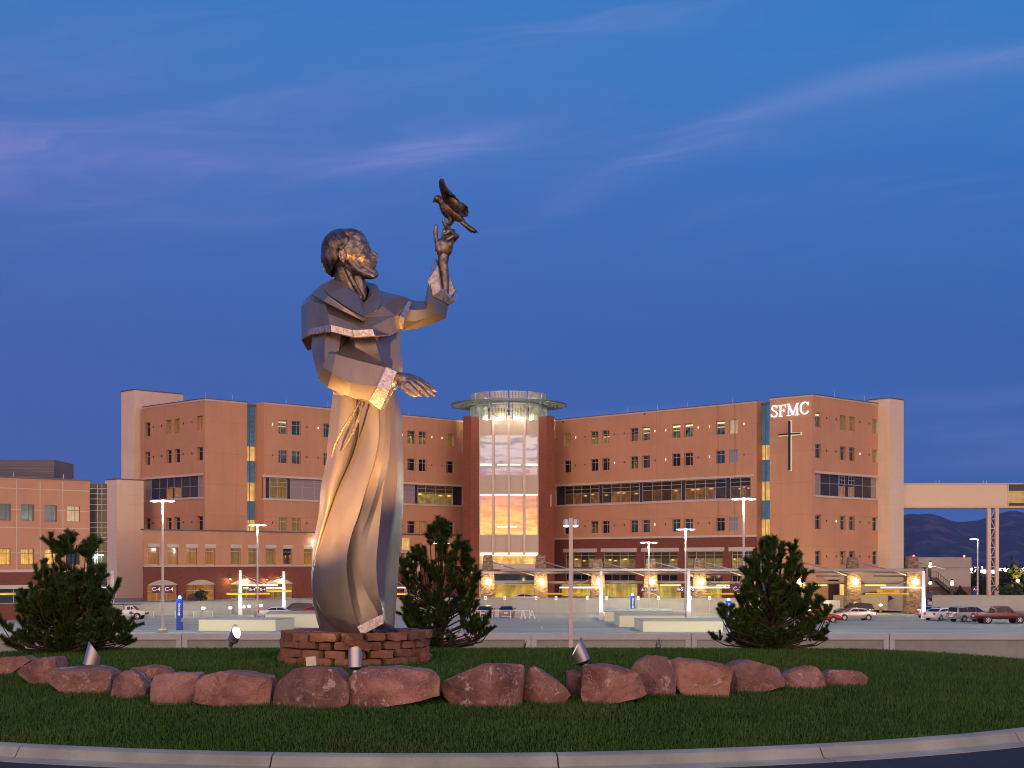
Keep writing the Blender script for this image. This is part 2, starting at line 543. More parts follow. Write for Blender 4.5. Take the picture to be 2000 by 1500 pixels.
# the long parapet of the parking deck seen over the lawn
par = thing('parapet_wall', (-62, 119, -6.6), 'long grey concrete parapet with pale pilasters behind the lawn mound', 'wall')
pcap = mat('parapet_cap', (.52, .55, .57), .85, var=.12, vscale=1.2, bump=.2, bscale=30)
ppan = mat('parapet_panel', (.33, .37, .34), .9, var=.28, vscale=1.0, bump=.4, bscale=12)
joints = [355, 1037, 1350, 1737]
jx = [-62.0] + [XW(p, 119) for p in joints] + [62.0]
for a, c in zip(jx[:-1], jx[1:]):
    mb = MB(); mb.box(a + .03, c - .03, 119.12, 119.5, -6.6, -3.93)
    mb.build('panel', ppan, par)
    mb = MB(); mb.box(a + .03, c - .03, 118.98, 119.62, -3.93, -3.42)
    mb.build('coping', pcap, par)
for c in jx[1:-1]:
    for sgn in (-1, 1):
        mb = MB(); mb.box(c + (.03 if sgn > 0 else -.45), c + (.45 if sgn > 0 else -.03), 119.0, 119.3, -6.6, -3.94)
        mb.build('pilaster', pcap, par)
# ramp-well walls on the deck
rampm = mat('ramp_wall', (.66, .68, .53), .8, var=.08, vscale=.6)
def solid(name, foot, z0, z1, label, m=rampm):
    root = thing(name, (foot[0][0], foot[0][1], z0), label, 'wall', 'ramp walls on the parking deck')
    mb = MB(); mb.prism(foot, z0, z1 - .08); mb.build('wall_face', m, root)
    mb = MB()
    c = Vector((sum(p[0] for p in foot) / len(foot), sum(p[1] for p in foot) / len(foot)))
    mb.prism([tuple(c + (Vector(p) - c) * 1.004) for p in foot], z1 - .08, z1); mb.build('coping', conc, root)
    return root
q = lambda px, Y: (XW(px, Y), Y)
solid('ramp_wall', [q(388, 145), q(538, 145), q(575, 150), q(404, 151.5)], DZ, -3.28, 'pale green ramp wall nearest the blue pillar and lit floodlight')
solid('ramp_wall', [q(517, 152), q(640, 152), q(640, 160), q(528, 160)], DZ, -2.95, 'taller pale ramp wall half hidden behind the robe of the statue')
solid('ramp_wall', [q(1239, 150), q(1256, 143), q(1412, 143), q(1412, 150)], DZ, -3.32, 'pale ramp wall closest to the parapet, beside the right pine')
solid('ramp_wall', [q(1199, 162), q(1210, 154), q(1338, 154), q(1338, 162)], DZ, -3.15, 'middle of the three stepped ramp walls beside the tapered pylon')
solid('ramp_wall', [q(1172, 178), q(1181, 169), q(1312, 169), q(1312, 178)], DZ, -3.25, 'farthest of the three stepped ramp walls, at the foot of a tapered pylon')
# ================================================================== buildings
Q = math.sqrt(.5)
def facade_mat(name, col, jx=0, jz=0, jw=.03, jk=.8, rough=.85, var=.07, brick=False):
    m = mat(name, col, rough)
    t, b = nodes(m)
    uv = t.new('ShaderNodeUVMap').outputs[0]
    u, v, _ = t.xyz(uv)
    n = t.noise(t.vec(u, v, 0.0), .22, 5, .6)
    k = t.rng(n, .3, .7, 1 - var, 1 + var, False)
    n2 = t.noise(t.vec(t.m('MULTIPLY', u, 1.2), t.m('MULTIPLY', v, .10), 4.0), 1.0, 4, .6)
    k = t.m('MULTIPLY', k, t.rng(n2, .3, .75, 1 + var * .5, 1 - var * .9, False))
    c = t.mix(1.0, (*col, 1), t.vec(k, k, k), 'MULTIPLY')
    if brick:
        bt = t.new('ShaderNodeTexBrick')
        t.put(bt.inputs['Vector'], t.vec(u, v, 0.0))
        bt.inputs['Scale'].default_value = 1.0
        bt.inputs['Brick Width'].default_value = .4
        bt.inputs['Row Height'].default_value = .13
        bt.inputs['Mortar Size'].default_value = .012
        bt.inputs['Color1'].default_value = (.75, .75, .75, 1)
        bt.inputs['Color2'].default_value = (1.2, 1.15, 1.15, 1)
        bt.inputs['Mortar'].default_value = (.95, .9, .9, 1)
        c = t.mix(.6, c, t.mix(1.0, c, bt.outputs[0], 'MULTIPLY'))
    for co, d in ((u, jx), (v, jz)):
        if d:
            fr = t.m('FRACT', t.m('DIVIDE', co, d))
            ln = t.m('LESS_THAN', fr, jw / d)
            c = t.mix(t.m('MULTIPLY', ln, 1.0 if jk > 0 else 0), c, t.mix(1.0, c, (jk, jk, jk, 1), 'MULTIPLY'))
    t.put(b.inputs['Base Color'], c)
    bp = t.new('ShaderNodeBump')
    bp.inputs['Strength'].default_value = .2
    bp.inputs['Distance'].default_value = .02
    t.put(bp.inputs['Height'], t.noise(t.vec(u, v, 0.0), 9, 4, .6))
    t.l.new(bp.outputs[0], b.inputs['Normal'])
    return m
stucco = facade_mat('stucco_orange', (.58, .285, .168), 5.4, 4.5, .05, .80)
stucco2 = facade_mat('stucco_clinic', (.55, .265, .165), 0, 0)
pale = facade_mat('panel_pale', (.82, .63, .49), 3.1, 1.35, .03, .86, .6, .04)
brick = facade_mat('brick_dark', (.20, .062, .042), 0, 0, brick=True)
brick2 = facade_mat('brick_pier', (.27, .085, .052), 0, 0, brick=True)
trimm = mat('trim_pale', (.62, .50, .45), .7)
roofm = mat('roof_membrane', (.25, .23, .22), .9)
coping = mat('metal_coping', (.16, .15, .17), .5, .5)
alu = mat('aluminium', (.52, .50, .52), .4, .6)
mull = mat('mullion_light', (.50, .47, .50), .5, .4)
darkpanel = mat('panel_dark', (.045, .040, .055), .35, .2)
mauve = facade_mat('panel_mauve', (.33, .25, .28), 0, 0, rough=.55, var=.03)

def pane(name, col=(.02, .022, .03), rough=.06, spec=.5, lit=None, lstr=1.0, pattern=0, seed=0.0):
    """window glass: dark and glossy, with whatever light the room behind it shows"""
    if name in MATS: return MATS[name]
    m = mat(name, col, rough, spec=spec)
    if lit is not None:
        t, b = nodes(m)
        u, v, _ = t.xyz(t.new('ShaderNodeUVMap').outputs[0])
        oi = t.new('ShaderNodeObjectInfo').outputs['Random']
        rv = t.m('MULTIPLY_ADD', oi, 37.0, seed)
        n = t.noise(t.vec(t.m('MULTIPLY', u, 3.0), t.m('MULTIPLY', v, 3.0), rv), 1.0, 3, .6)
        if pattern == 0:      # curtains: soft vertical folds
            cu = t.noise(t.vec(t.m('MULTIPLY', u, 9.0), t.m('MULTIPLY', v, .4), rv), 1.0, 3, .6)
            k = t.m('MULTIPLY', t.rng(cu, .3, .7, .45, 1.15), t.rng(v, 0, 1, 1.0, .75, False))
        elif pattern == 1:    # ceiling lights seen from below over a dim room
            st1 = t.m('MULTIPLY', t.rng(v, .76, .80), t.rng(v, .93, .89))
            st2 = t.m('MULTIPLY', t.m('MULTIPLY', t.rng(v, .50, .53), t.rng(v, .60, .57)), t.rng(t.m('FRACT', t.m('MULTIPLY', oi, 17.0)), .3, .5))
            k = t.m('ADD', t.m('ADD', t.m('MULTIPLY', st1, t.m('MULTIPLY_ADD', oi, 1.0, .3)), t.m('MULTIPLY', st2, .6)), t.m('MULTIPLY', t.rng(n, .35, .7), .16))
        elif pattern == 3:    # dim bays with a lamp here and there
            ub = t.m('MULTIPLY', u, 4.0)
            wn_ = t.new('ShaderNodeTexWhiteNoise'); wn_.noise_dimensions = '2D'
            t.put(wn_.inputs['Vector'], t.vec(t.m('FLOOR', ub), rv, 0.0))
            r1, r2, r3 = t.xyz(wn_.outputs['Color'])
            fx = t.m('SUBTRACT', t.m('FRACT', ub), t.m('MULTIPLY_ADD', r2, .5, .25))
            ex = t.m('DIVIDE', fx, .17); ey = t.m('DIVIDE', t.m('SUBTRACT', v, t.m('MULTIPLY_ADD', r1, .12, .42)), .035)
            sp = t.m('MULTIPLY', t.m('EXPONENT', t.m('MULTIPLY', t.m('ADD', t.m('MULTIPLY', ex, ex), t.m('MULTIPLY', ey, ey)), -1.0)), t.m('GREATER_THAN', r3, .45))
            n3 = t.noise(t.vec(t.m('MULTIPLY', u, 14.0), t.m('MULTIPLY', v, 3.0), rv), 1.0, 3, .6)
            k = t.m('ADD', t.m('MULTIPLY', t.m('MULTIPLY', t.m('MULTIPLY_ADD', r1, .40, .04), t.rng(n3, .35, .65, .5, 1.1)), t.rng(v, .54, .60, 1.0, .12)), t.m('MULTIPLY', sp, 2.2))
        else:                 # busy room
            n3 = t.noise(t.vec(t.m('MULTIPLY', u, 7.0), t.m('MULTIPLY', v, 5.0), rv), 1.0, 4, .7)
            n4 = t.noise(t.vec(t.m('MULTIPLY', u, 2.2), t.m('MULTIPLY', v, 1.6), t.m('ADD', rv, 5.0)), 1.0, 2, .5)
            k = t.m('ADD', t.m('MULTIPLY', t.rng(n4, .4, .6), .22), t.m('MULTIPLY', t.rng(n3, .56, .66), t.rng(n4, .44, .56, .1, 1.1)))
            k = t.m('MULTIPLY', k, t.rng(v, .52, .66, 1.0, .12))
        hue = t.mix(t.rng(n, .35, .65), (*lit, 1), (lit[0] * .9, lit[1] * .62, lit[2] * .4, 1))
        t.put(b.inputs['Emission Color'], hue)
        t.put(b.inputs['Emission Strength'], t.m('MULTIPLY', k, lstr))
    return m
G_dark = pane('glass_dark', (.012, .014, .02))
G_blue = pane('glass_blue', (.035, .06, .085), .05, .9)
G_teal = pane('glass_teal', (.03, .055, .06), .08, .7)
G_blind = pane('glass_blind', (.30, .29, .38), .4)
G_lit = pane('glass_lit', (.03, .03, .02), lit=(.85, .62, .18), lstr=.85, pattern=3)
G_ceil = pane('glass_ceiling_light', (.02, .025, .03), lit=(1.0, .82, .38), lstr=1.1, pattern=1)
G_cream = pane('glass_cream', (.3, .27, .2), .3, lit=(.9, .62, .32), lstr=.55, pattern=0)
G_curt = pane('glass_curtain', (.05, .045, .02), lit=(.42, .25, .05), lstr=.50, pattern=0)
G_amber = pane('glass_amber', (.05, .03, .015), lit=(.55, .24, .045), lstr=.60, pattern=0, seed=4)
G_dim = pane('glass_dim', (.014, .014, .016), lit=(.80, .38, .12), lstr=.55, pattern=3, seed=9)
G_room = pane('glass_room', (.05, .04, .02), lit=(1.0, .60, .13), lstr=1.0, pattern=0, seed=11)
G_entry = pane('glass_entry_yellow', (.04, .04, .015), lit=(.72, .58, .12), lstr=.8, pattern=0, seed=12)
G_gray = pane('glass_gray', (.17, .19, .17), .12, .8)

class Fac:
    """a vertical wall plane; s runs left to right along it, o outwards to the viewer"""
    def __init__(f, x, y, dx, dy):
        f.p = Vector((x, y)); f.d = Vector((dx, dy)).normalized(); f.n = Vector((f.d.y, -f.d.x))
    def s(f, px):
        k = (px - 1000) / F
        return (k * f.p.y - f.p.x) / (f.d.x - k * f.d.y)
    def Y(f, px): return f.p.y + f.s(px) * f.d.y
    def z(f, px, py): return ZW(py, f.Y(px))
    def pt(f, s, z, o=0.0):
        q = f.p + f.d * s + f.n * o
        return (q.x, q.y, z)
    def xy(f, s, o=0.0):
        q = f.p + f.d * s + f.n * o
        return (q.x, q.y)
    def box(f, mb, s0, s1, z0, z1, o0, o1):
        mb.hexa([f.pt(s0, z0, o1), f.pt(s1, z0, o1), f.pt(s1, z0, o0), f.pt(s0, z0, o0), f.pt(s0, z1, o1), f.pt(s1, z1, o1), f.pt(s1, z1, o0), f.pt(s0, z1, o0)])
    def quad(f, mb, s0, s1, z0, z1, o=0.0, unit=False):
        uv = [(0, 0), (1, 0), (1, 1), (0, 1)] if unit else [(s0, z0), (s1, z0), (s1, z1), (s0, z1)]
        mb.quad(f.pt(s0, z0, o), f.pt(s1, z0, o), f.pt(s1, z1, o), f.pt(s0, z1, o), uv)
    def wall(f, mb, s0, s1, z0, z1, holes=(), depth=.25):
        ss = sorted({s0, s1, *[a for h in holes for a in h[:2] if s0 < a < s1]})
        zz = sorted({z0, z1, *[a for h in holes for a in h[2:4] if z0 < a < z1]})
        for j in range(len(zz) - 1):
            run = None
            for i in range(len(ss) - 1):
                cs, cz = (ss[i] + ss[i + 1]) / 2, (zz[j] + zz[j + 1]) / 2
                if not any(h[0] < cs < h[1] and h[2] < cz < h[3] for h in holes):
                    f.quad(mb, ss[i], ss[i + 1], zz[j], zz[j + 1])
        for a, b_, c, e in [h[:4] for h in holes]:
            for (p0, p1) in (((a, c), (a, e)), ((a, e), (b_, e)), ((b_, e), (b_, c)), ((b_, c), (a, c))):
                mb.quad(f.pt(*p0), f.pt(*p1), f.pt(p1[0], p1[1], -depth), f.pt(p0[0], p0[1], -depth), [p0, p1, p1, p0])
    def window(f, root, h, m, depth=.25, vx=(.42,), hz=(.70,), name='window', fw=.07, fm=None):
        a, b_, c, e = h
        o = -depth + .08
        mb = MB()
        f.box(mb, a, a + fw, c, e, o - .08, o); f.box(mb, b_ - fw, b_, c, e, o - .08, o)
        f.box(mb, a + fw, b_ - fw, c, c + fw, o - .08, o); f.box(mb, a + fw, b_ - fw, e - fw, e, o - .08, o)
        for k in vx:
            x = a + (b_ - a) * k
            f.box(mb, x - fw * .5, x + fw * .5, c + fw, e - fw, o - .07, o - .005)
        for k in hz:
            y = c + (e - c) * k
            f.box(mb, a + fw, b_ - fw, y - fw * .5, y + fw * .5, o - .072, o - .007)
        w = mb.build(name, fm or mull, root)
        pb = MB(); f.quad(pb, a + .01, b_ - .01, c + .01, e - .01, o - .05, unit=True)
        pb.build('pane', m, w)
        return w

ZR = 25.76                    # main roof
ROWS = [(21.25, 23.35), (16.95, 18.9), None, (6.95, 8.95)]
hosp = thing('hospital_building', (0, 240, PZ), 'five storey orange stucco hospital with red brick base and glazed tower at its corner', 'building')
sconce_lit = mat('sconce_lit', (.8, .7, .5), .5, emit=(1, .78, .45), estr=1.1)
sconce_off = mat('sconce_dark', (.10, .05, .04), .6)
def sconce(f, px, z, lit):
    s = f.s(px)
    mb = MB(); f.box(mb, s - .055, s + .055, z - .12, z + .12, 0, .11); f.box(mb, s - .035, s + .035, z - .2, z - .12, .02, .09)
    mb.build('wall_light', sconce_lit if lit else sconce_off, hosp)
def mass(fronts, depth_poly, z0, z1):
    """sides, back and roof of one block: open prism behind its facades"""
    mb = MB()
    n = len(depth_poly)
    for i in range(n):
        (ax, ay), (bx, by) = depth_poly[i], depth_poly[(i + 1) % n]
        if i in fronts: continue
        L = math.hypot(bx - ax, by - ay)
        mb.quad((ax, ay, z0), (bx, by, z0), (bx, by, z1), (ax, ay, z1), [(0, z0), (L, z0), (L, z1), (0, z1)])
    mb.build('side_wall', stucco, hosp)
    mb = MB(); mb.add([(x, y, z1 - .5) for x, y in depth_poly], [tuple(range(n))])
    mb.build('roof', roofm, hosp)
def trim(f, s0, s1, z, h=.28, o=.12, m=None):
    mb = MB(); f.box(mb, s0, s1, z - h / 2, z + h / 2, -.02, o)
    return mb.build('trim_band', m or trimm, hosp)
def parapet(f, s0, s1, z):
    mb = MB(); f.box(mb, s0, s1, z - .28, z - .06, -.02, .08); mb.build('cornice', trimm, hosp)
    mb = MB(); f.box(mb, s0, s1, z - .06, z + .06, -.35, .13); mb.build('roof_edge', coping, hosp)

RW = Fac(XW(1083, 244), 244, Q, -Q)
LW = Fac(-8.02, 245, Q, Q)
LB = Fac(XW(400, 212.2), 212.2, Q, Q)       # left block, face towards the entrance
LBs = Fac(XW(400, 212.2), 212.2, Q, -Q)     # left block, outer face
SF = Fac(XW(1587, 207), 207, Q, -Q)         # sign face
SR = Fac(XW(1587, 207), 207, Q, Q)          # right block outer face
# ---- right wing
s0, s1 = RW.s(1083), RW.s(1478)
rw_cols = [(1101.4, 1115), (1153.5, 1168.5), (1175.5, 1190.2), (1231, 1246), (1254, 1269), (1312, 1328.8), (1336.4, 1353), (1398, 1415.5), (1423.3, 1441.5)]
kinds = [[G_curt, G_lit, G_lit, G_dim, G_ceil, G_ceil, G_ceil, G_ceil, G_cream],
         [G_dark, G_dark, G_dark, G_dim, G_teal, G_dark, G_dark, G_blue, G_blind], None,
         [G_dark, G_dim, G_dark, G_teal, G_teal, G_teal, G_teal, G_dark, G_blind]]
BZ = (11.75, 14.75)
holes = []
for r, row in enumerate(ROWS):
    if row is None: continue
    for c, (a, b_) in enumerate(rw_cols):
        h = (RW.s(a), RW.s(b_), *row)
        holes.append(h)
        RW.window(hosp, h, kinds[r][c], depth=.35, vx=(.62,) if c % 2 == 0 else (.45,))
band = (RW.s(1084.5), RW.s(1466), *BZ)
mb = MB(); RW.wall(mb, s0, s1, 6.2, ZR, holes + [band], .35)
mb.build('stucco_wall', stucco, hosp)
groups = [(1084.5, 1100, None), (1101, 1168, 4), (1175, 1247, 4), (1253, 1329, 4), (1336, 1416, 4), (1424, 1465.5, 2)]
mb = MB(); RW.quad(mb, band[0], band[1], *BZ, -.34); mb.build('band_panel', darkpanel, hosp)
for a, b_, n in groups:
    if n is None: continue
    RW.window(hosp, (RW.s(a), RW.s(b_), BZ[0] + .02, BZ[1] - .02), G_dim, .33, [k / n for k in range(1, n)], (.58, .80), name='ribbon_window')
trim(RW, s0, RW.s(1474), BZ[1] + .2, .32, .16); trim(RW, s0, RW.s(1474), BZ[0] - .18, .26, .14)
trim(RW, s0 - 1, RW.s(1479), 6.2, .3, .16)
parapet(RW, s0, s1, ZR)
bh = []
for a, b_ in ((1104, 1163), (1178, 1241), (1257, 1323), (1341, 1411), (1428, 1470)):
    h = (RW.s(a), RW.s(b_), 1.55, 3.95)
    bh.append(h)
    RW.window(hosp, h, G_lit, .3, (.25, .5, .75), (.22, .78), name='lobby_window')
    mb = MB(); RW.box(mb, h[0] - .35, h[1] + .35, 3.97, 4.55, -.02, .18); mb.build('lintel', trimm, hosp)
    h2 = (RW.s(a), RW.s(b_), -.55, .45); bh.append(h2)
    RW.window(hosp, h2, G_dark, .3, (.25, .5, .75), (), name='transom_window')
for a, b_ in ((1095, 1160), (1175, 1245), (1258, 1330), (1345, 1410)):
    h = (RW.s(a), RW.s(b_), PZ + .05, -.95); bh.append(h)
    RW.window(hosp, h, G_entry, .3, (.2, .4, .6, .8), (.8,), name='entrance_window')
mb = MB(); RW.wall(mb, s0 - 1, s1, PZ, 6.2, bh, .3); mb.build('brick_wall', brick, hosp)
for r, z, lits in ((0, 22.6, (1, 0, 0, 0, 1, 1, 1, 1, 1)), (1, 18.1, (0, 0, 1, 0, 0, 1, 0, 1, 0)), (3, 8.2, (0, 0, 0, 0, 1, 0, 0, 0, 0))):
    for px, l in zip((1124.5, 1143, 1200.5, 1219.5, 1279.5, 1300.5, 1364, 1386, 1453.5), lits):
        sconce(RW, px, z, l)
e0, e1 = RW.xy(s0 - 3), RW.xy(s1)
mass({0}, [e0, e1, RW.xy(s1, -16), RW.xy(s0 - 3, -16)], PZ, ZR)
for f_, lst in ((RW, ((1100, 824), (1259, 808.5), (1436, 788.5))),):
    for px, py in lst:
        s_ = f_.s(px); z_ = f_.z(px, py)
        mb = MB(); f_.box(mb, s_ - .13, s_ + .13, z_ - .13, z_ + .13, 0, .06); mb.build('roof_vent', sconce_off, hosp)
for px in (1404, 1437):
    s_ = RW.s(px)
    mb = MB(); mb.tube([RW.pt(s_, 6.4, .20), RW.pt(s_, ZR, .20)], .025, 5); mb.build('wall_cable', sconce_off, hosp)
# ---- left wing
s0, s1 = LW.s(519), LW.s(905)
lw_cols = [(544, 561.5), (570, 587.5), (632, 648.5), (657, 673), (713, 729), (736, 751), (796, 811.5), (818, 833), (872, 887)]
kinds = [[G_ceil, G_teal, G_teal, G_dim, G_ceil, G_dim, G_lit, G_lit, G_curt], [G_blue, G_blue, G_blue, G_dark, G_dark, G_dark, G_dark, G_dark, G_dark], None,
         [G_curt, G_curt, G_dark, G_dark, G_curt, G_dark, G_dark, G_amber, G_dark]]
holes = []
for r, row in enumerate(ROWS):
    if row is None: continue
    for c, (a, b_) in enumerate(lw_cols):
        h = (LW.s(a), LW.s(b_), *row)
        holes.append(h)
        LW.window(hosp, h, kinds[r][c], .35, (.33,) if c % 2 == 0 else (.62,))
bl = (s0 - .02, LW.s(640), *BZ); br = (LW.s(700), LW.s(904.5), *BZ)
mb = MB(); LW.wall(mb, s0, s1, 1.0, ZR, holes + [bl, br], .35); mb.build('stucco_wall', stucco, hosp)
for a, b_, m in ((514, 528, darkpanel), (528, 563, darkpanel), (563, 570, darkpanel), (570, 640, mauve), (700, 812, mauve), (812, 904.5, darkpanel)):
    mb = MB(); LW.quad(mb, LW.s(a), LW.s(b_), *BZ, -.34); mb.build('band_panel', m, hosp)
for a, b_ in ((570, 640), (700, 812)):
    mb = MB()
    n = 3 if a == 570 else 5
    for k in range(n + 1):
        x = LW.s(a) + (LW.s(b_) - LW.s(a)) * k / n
        LW.box(mb, x - .04, x + .04, *BZ, -.34, -.30)
    for k in (.60, .82):
        z = BZ[0] + (BZ[1] - BZ[0]) * k
        LW.box(mb, LW.s(a), LW.s(b_), z - .03, z + .03, -.34, -.302)
    mb.build('panel_frame', mull, hosp)
LW.window(hosp, (LW.s(528), LW.s(563), BZ[0] + .02, BZ[1] - .02), G_curt, .33, (.45,), (.58, .8), name='ribbon_window')
LW.window(hosp, (LW.s(818), LW.s(887), BZ[0] + .02, BZ[1] - .02), G_lit, .33, (.22, .5, .78), (.62, .82), name='ribbon_window')
for a, b_ in ((512, 640), (700, 905)):
    trim(LW, LW.s(a), LW.s(b_), BZ[1] + .2, .32, .16); trim(LW, LW.s(a), LW.s(b_), BZ[0] - .18, .26, .14)
parapet(LW, s0, s1, ZR)
for z, lits in ((22.6, (1, 0, 1, 1, 1, 1, 1)), (18.1, (0,) * 7), (8.2, (0,) * 7)):
    for px, l in zip((532, 599, 621, 690, 785.5, 843, 863), lits):
        sconce(LW, px, z, l)
mass({0}, [LW.xy(s0), LW.xy(s1 + 2), LW.xy(s1 + 2, -16), LW.xy(s0, -16)], PZL, ZR)
# ---- glazed stair strips between the wings and the end blocks
def strip(f, a, b_, back, name):
    s0, s1 = f.s(a), f.s(b_)
    levels = [(PZ, 5.6, 'blue'), (5.6, 9.4, 'lit'), (9.4, 13.0, 'blue'), (13.0, 16.0, 'lit'), (16.0, 19.2, 'blue'), (19.2, 21.6, 'lit2'), (21.6, 25.3, 'blue')]
    levels = [(PZ, 6.1, 'blue'), (6.1, 8.6, 'lit'), (8.6, 11.3, 'blue'), (11.3, 14.1, 'lit'), (14.1, 17.2, 'blue'), (17.2, 19.4, 'lit'), (19.4, 25.3, 'blue')]
    fr = MB()
    for z0, z1, k in levels:
        mb = MB(); f.quad(mb, s0, s1, z0, z1, -back, unit=True)
        mb.build('stair_glazing', G_strip if k == 'blue' else G_stair, hosp)
        n = 1 if k == 'lit' else max(2, round((z1 - z0) / .72))
        for j in range(n):
            zz = z0 + (z1 - z0) * j / n
            f.box(fr, s0, s1, zz - .03, zz + .03, -back, -back + .05)
    for k in (.0, .30, .68, 1.0):
        x = s0 + (s1 - s0) * k
        f.box(fr, x - .04, x + .04, PZ, 25.3, -back, -back + .06)
    fr.build('stair_frame', mat('stair_mullion', (.20, .22, .28), .4, .5), hosp)
    mb = MB(); f.box(mb, s0 - .3, s1 + .3, 25.3, 25.55, -back - 3, -back + .3); mb.build('roof_edge', coping, hosp)
G_strip = pane('glass_stair_sky_glow', (.045, .15, .24), .05, .9, lit=(.10, .27, .52), lstr=.30, pattern=0)  # blue emission stands in for sky reflected in the glass
G_stair = pane('glass_stair_lit', (.2, .16, .08), .2, lit=(1.0, .66, .22), lstr=.75, pattern=0, seed=3)
strip(RW, 1476, 1508, 1.3, 'r')
strip(LB, 481, 516, .6, 'l')
mb = MB(); LW.box(mb, LW.s(519) - .32, LW.s(519), PZL, ZR - .05, -1.7, -.02); mb.build('return_wall', mat('stucco_plain', (.58, .285, .168), .85), hosp)
# ---- sign block, right
holes = []
cols = [(1592.4, 1604.5), (1640.6, 1651.8), (1658.6, 1670.2), (1704, 1715)]
srk = [[G_ceil, G_curt, G_curt, G_curt], [G_teal, G_blue, G_blue, G_curt], None, [G_dark, G_teal, G_blue, G_dark], [G_dark, G_lit, G_dark, G_dark]]
for r, row in enumerate(ROWS + [(1.95, 3.95)]):
    if row is None: continue
    for c, (a, b_) in enumerate(cols):
        h = (SR.s(a), SR.s(b_), *row)
        if r == 4 and c == 2: h = (h[0], h[1], 3.0, 3.95)
        holes.append(h)
        SR.window(hosp, h, srk[r][c], .45, (.5,), (.70,), fm=alu)
s1 = SR.s(1720)
bb = (SR.s(1592.4), SR.s(1719), *BZ)
mb = MB(); SR.wall(mb, 0, s1, PZ - 2, ZR, holes + [bb], .45); mb.build('stucco_wall', stucco, hosp)
for a, b_, m in ((1592.4, 1605, mauve), (1605, 1704.5, darkpanel), (1704.5, 1719, mauve)):
    mb = MB(); SR.quad(mb, SR.s(a), SR.s(b_), *BZ, -.3); mb.build('band_panel', m, hosp)
mb = MB()
for k in (1592.4, 1605, 1624, 1640.6, 1653, 1671, 1688, 1704.5, 1719):
    SR.box(mb, SR.s(k) - .03, SR.s(k) + .03, *BZ, -.3, -.25)
SR.box(mb, SR.s(1592.4), SR.s(1719), 13.45, 13.52, -.3, -.252)
mb.build('panel_frame', mull, hosp)
for c, m in ((1, G_amber), (2, G_amber)):
    SR.window(hosp, (SR.s(cols[c][0]), SR.s(cols[c][1]), BZ[0] + .05, 13.2), m, .22, (.5,), (), name='ribbon_window')
    SR.window(hosp, (SR.s(cols[c][0]), SR.s(cols[c][1]), 13.5, 14.7), G_dark, .22, (.5,), (.5,), name='ribbon_window')
trim(SR, SR.s(1592), s1, BZ[1] + .2, .32, .16); trim(SR, SR.s(1592), s1, BZ[0] - .18, .26, .14)
parapet(SR, 0, s1, ZR)
s0 = SF.s(1503.5)
mb = MB(); SF.wall(mb, s0, 0, PZ - 2, ZR); mb.build('stucco_wall', stucco, hosp)
parapet(SF, s0, 0, ZR)
for z, lits in ((22.7, (0,) * 4), (18.1, (0, 0, 1, 0)), (8.2, (0, 1, 0, 0)), (3.2, (0,) * 4)):
    for px, l in zip((1614, 1632.5, 1679, 1697), lits):
        sconce(SR, px, z, l)
c0 = SF.xy(s0); c1 = SF.xy(0); c2 = SR.xy(s1)
mass({0, 1}, [c0, c1, c2, (c2[0] - 6.2, c2[1] + 6.2), (c0[0] + 5, c0[1] + 12)], PZ - 2, ZR)
# ---- left block
holes = []
cols = [(283, 293.2), (324, 335), (340.2, 351.6), (384, 396.3)]
lbk = [[G_dark, G_curt, G_curt, G_amber], [G_teal, G_dark, G_dark, G_dark], None, [G_dark] * 4]
for r, row in enumerate(ROWS):
    if row is None: continue
    for c, (a, b_) in enumerate(cols):
        h = (LBs.s(a), LBs.s(b_), *row)
        holes.append(h)
        LBs.window(hosp, h, lbk[r][c], .50, (.6,), (.70,))
sA = LBs.s(278)
bb = (LBs.s(281.5), LBs.s(396), *BZ)
mb = MB(); LBs.wall(mb, sA, 0, PZL, ZR, holes + [bb], .5); mb.build('stucco_wall', stucco, hosp)
for a, b_, m in ((281.5, 293, mauve), (293, 384, darkpanel), (384, 396, mauve)):
    mb = MB(); LBs.quad(mb, LBs.s(a), LBs.s(b_), *BZ, -.3); mb.build('band_panel', m, hosp)
mb = MB()
for k in (281.5, 293, 309, 324, 337, 352, 368, 384, 396):
    LBs.box(mb, LBs.s(k) - .03, LBs.s(k) + .03, *BZ, -.3, -.25)
LBs.box(mb, LBs.s(281.5), LBs.s(396), 13.3, 13.36, -.3, -.252)
mb.build('panel_frame', mull, hosp)
for c in (1, 2):
    LBs.window(hosp, (LBs.s(cols[c][0]), LBs.s(cols[c][1]), BZ[0] + .05, 13.2), G_amber, .22, (), (), name='ribbon_window')
trim(LBs, sA, LBs.s(397), BZ[1] + .2, .32, .16); trim(LBs, sA, LBs.s(397), BZ[0] - .18, .26, .14)
parapet(LBs, sA, 0, ZR)
sB = LB.s(482.5)
mb = MB(); LB.wall(mb, 0, sB, PZL, ZR); mb.build('stucco_wall', stucco, hosp)
parapet(LB, 0, sB, ZR)
for z in (22.6, 18.1, 8.2):
    for px in (300, 316, 359, 375.5):
        sconce(LBs, px, z, 0)
a_, b_, c_ = LBs.xy(sA), LB.xy(0), LB.xy(sB)
mass({0, 1}, [a_, b_, c_, (c_[0] - 4, c_[1] + 10), (a_[0] + 9, a_[1] + 9)], PZL, ZR)
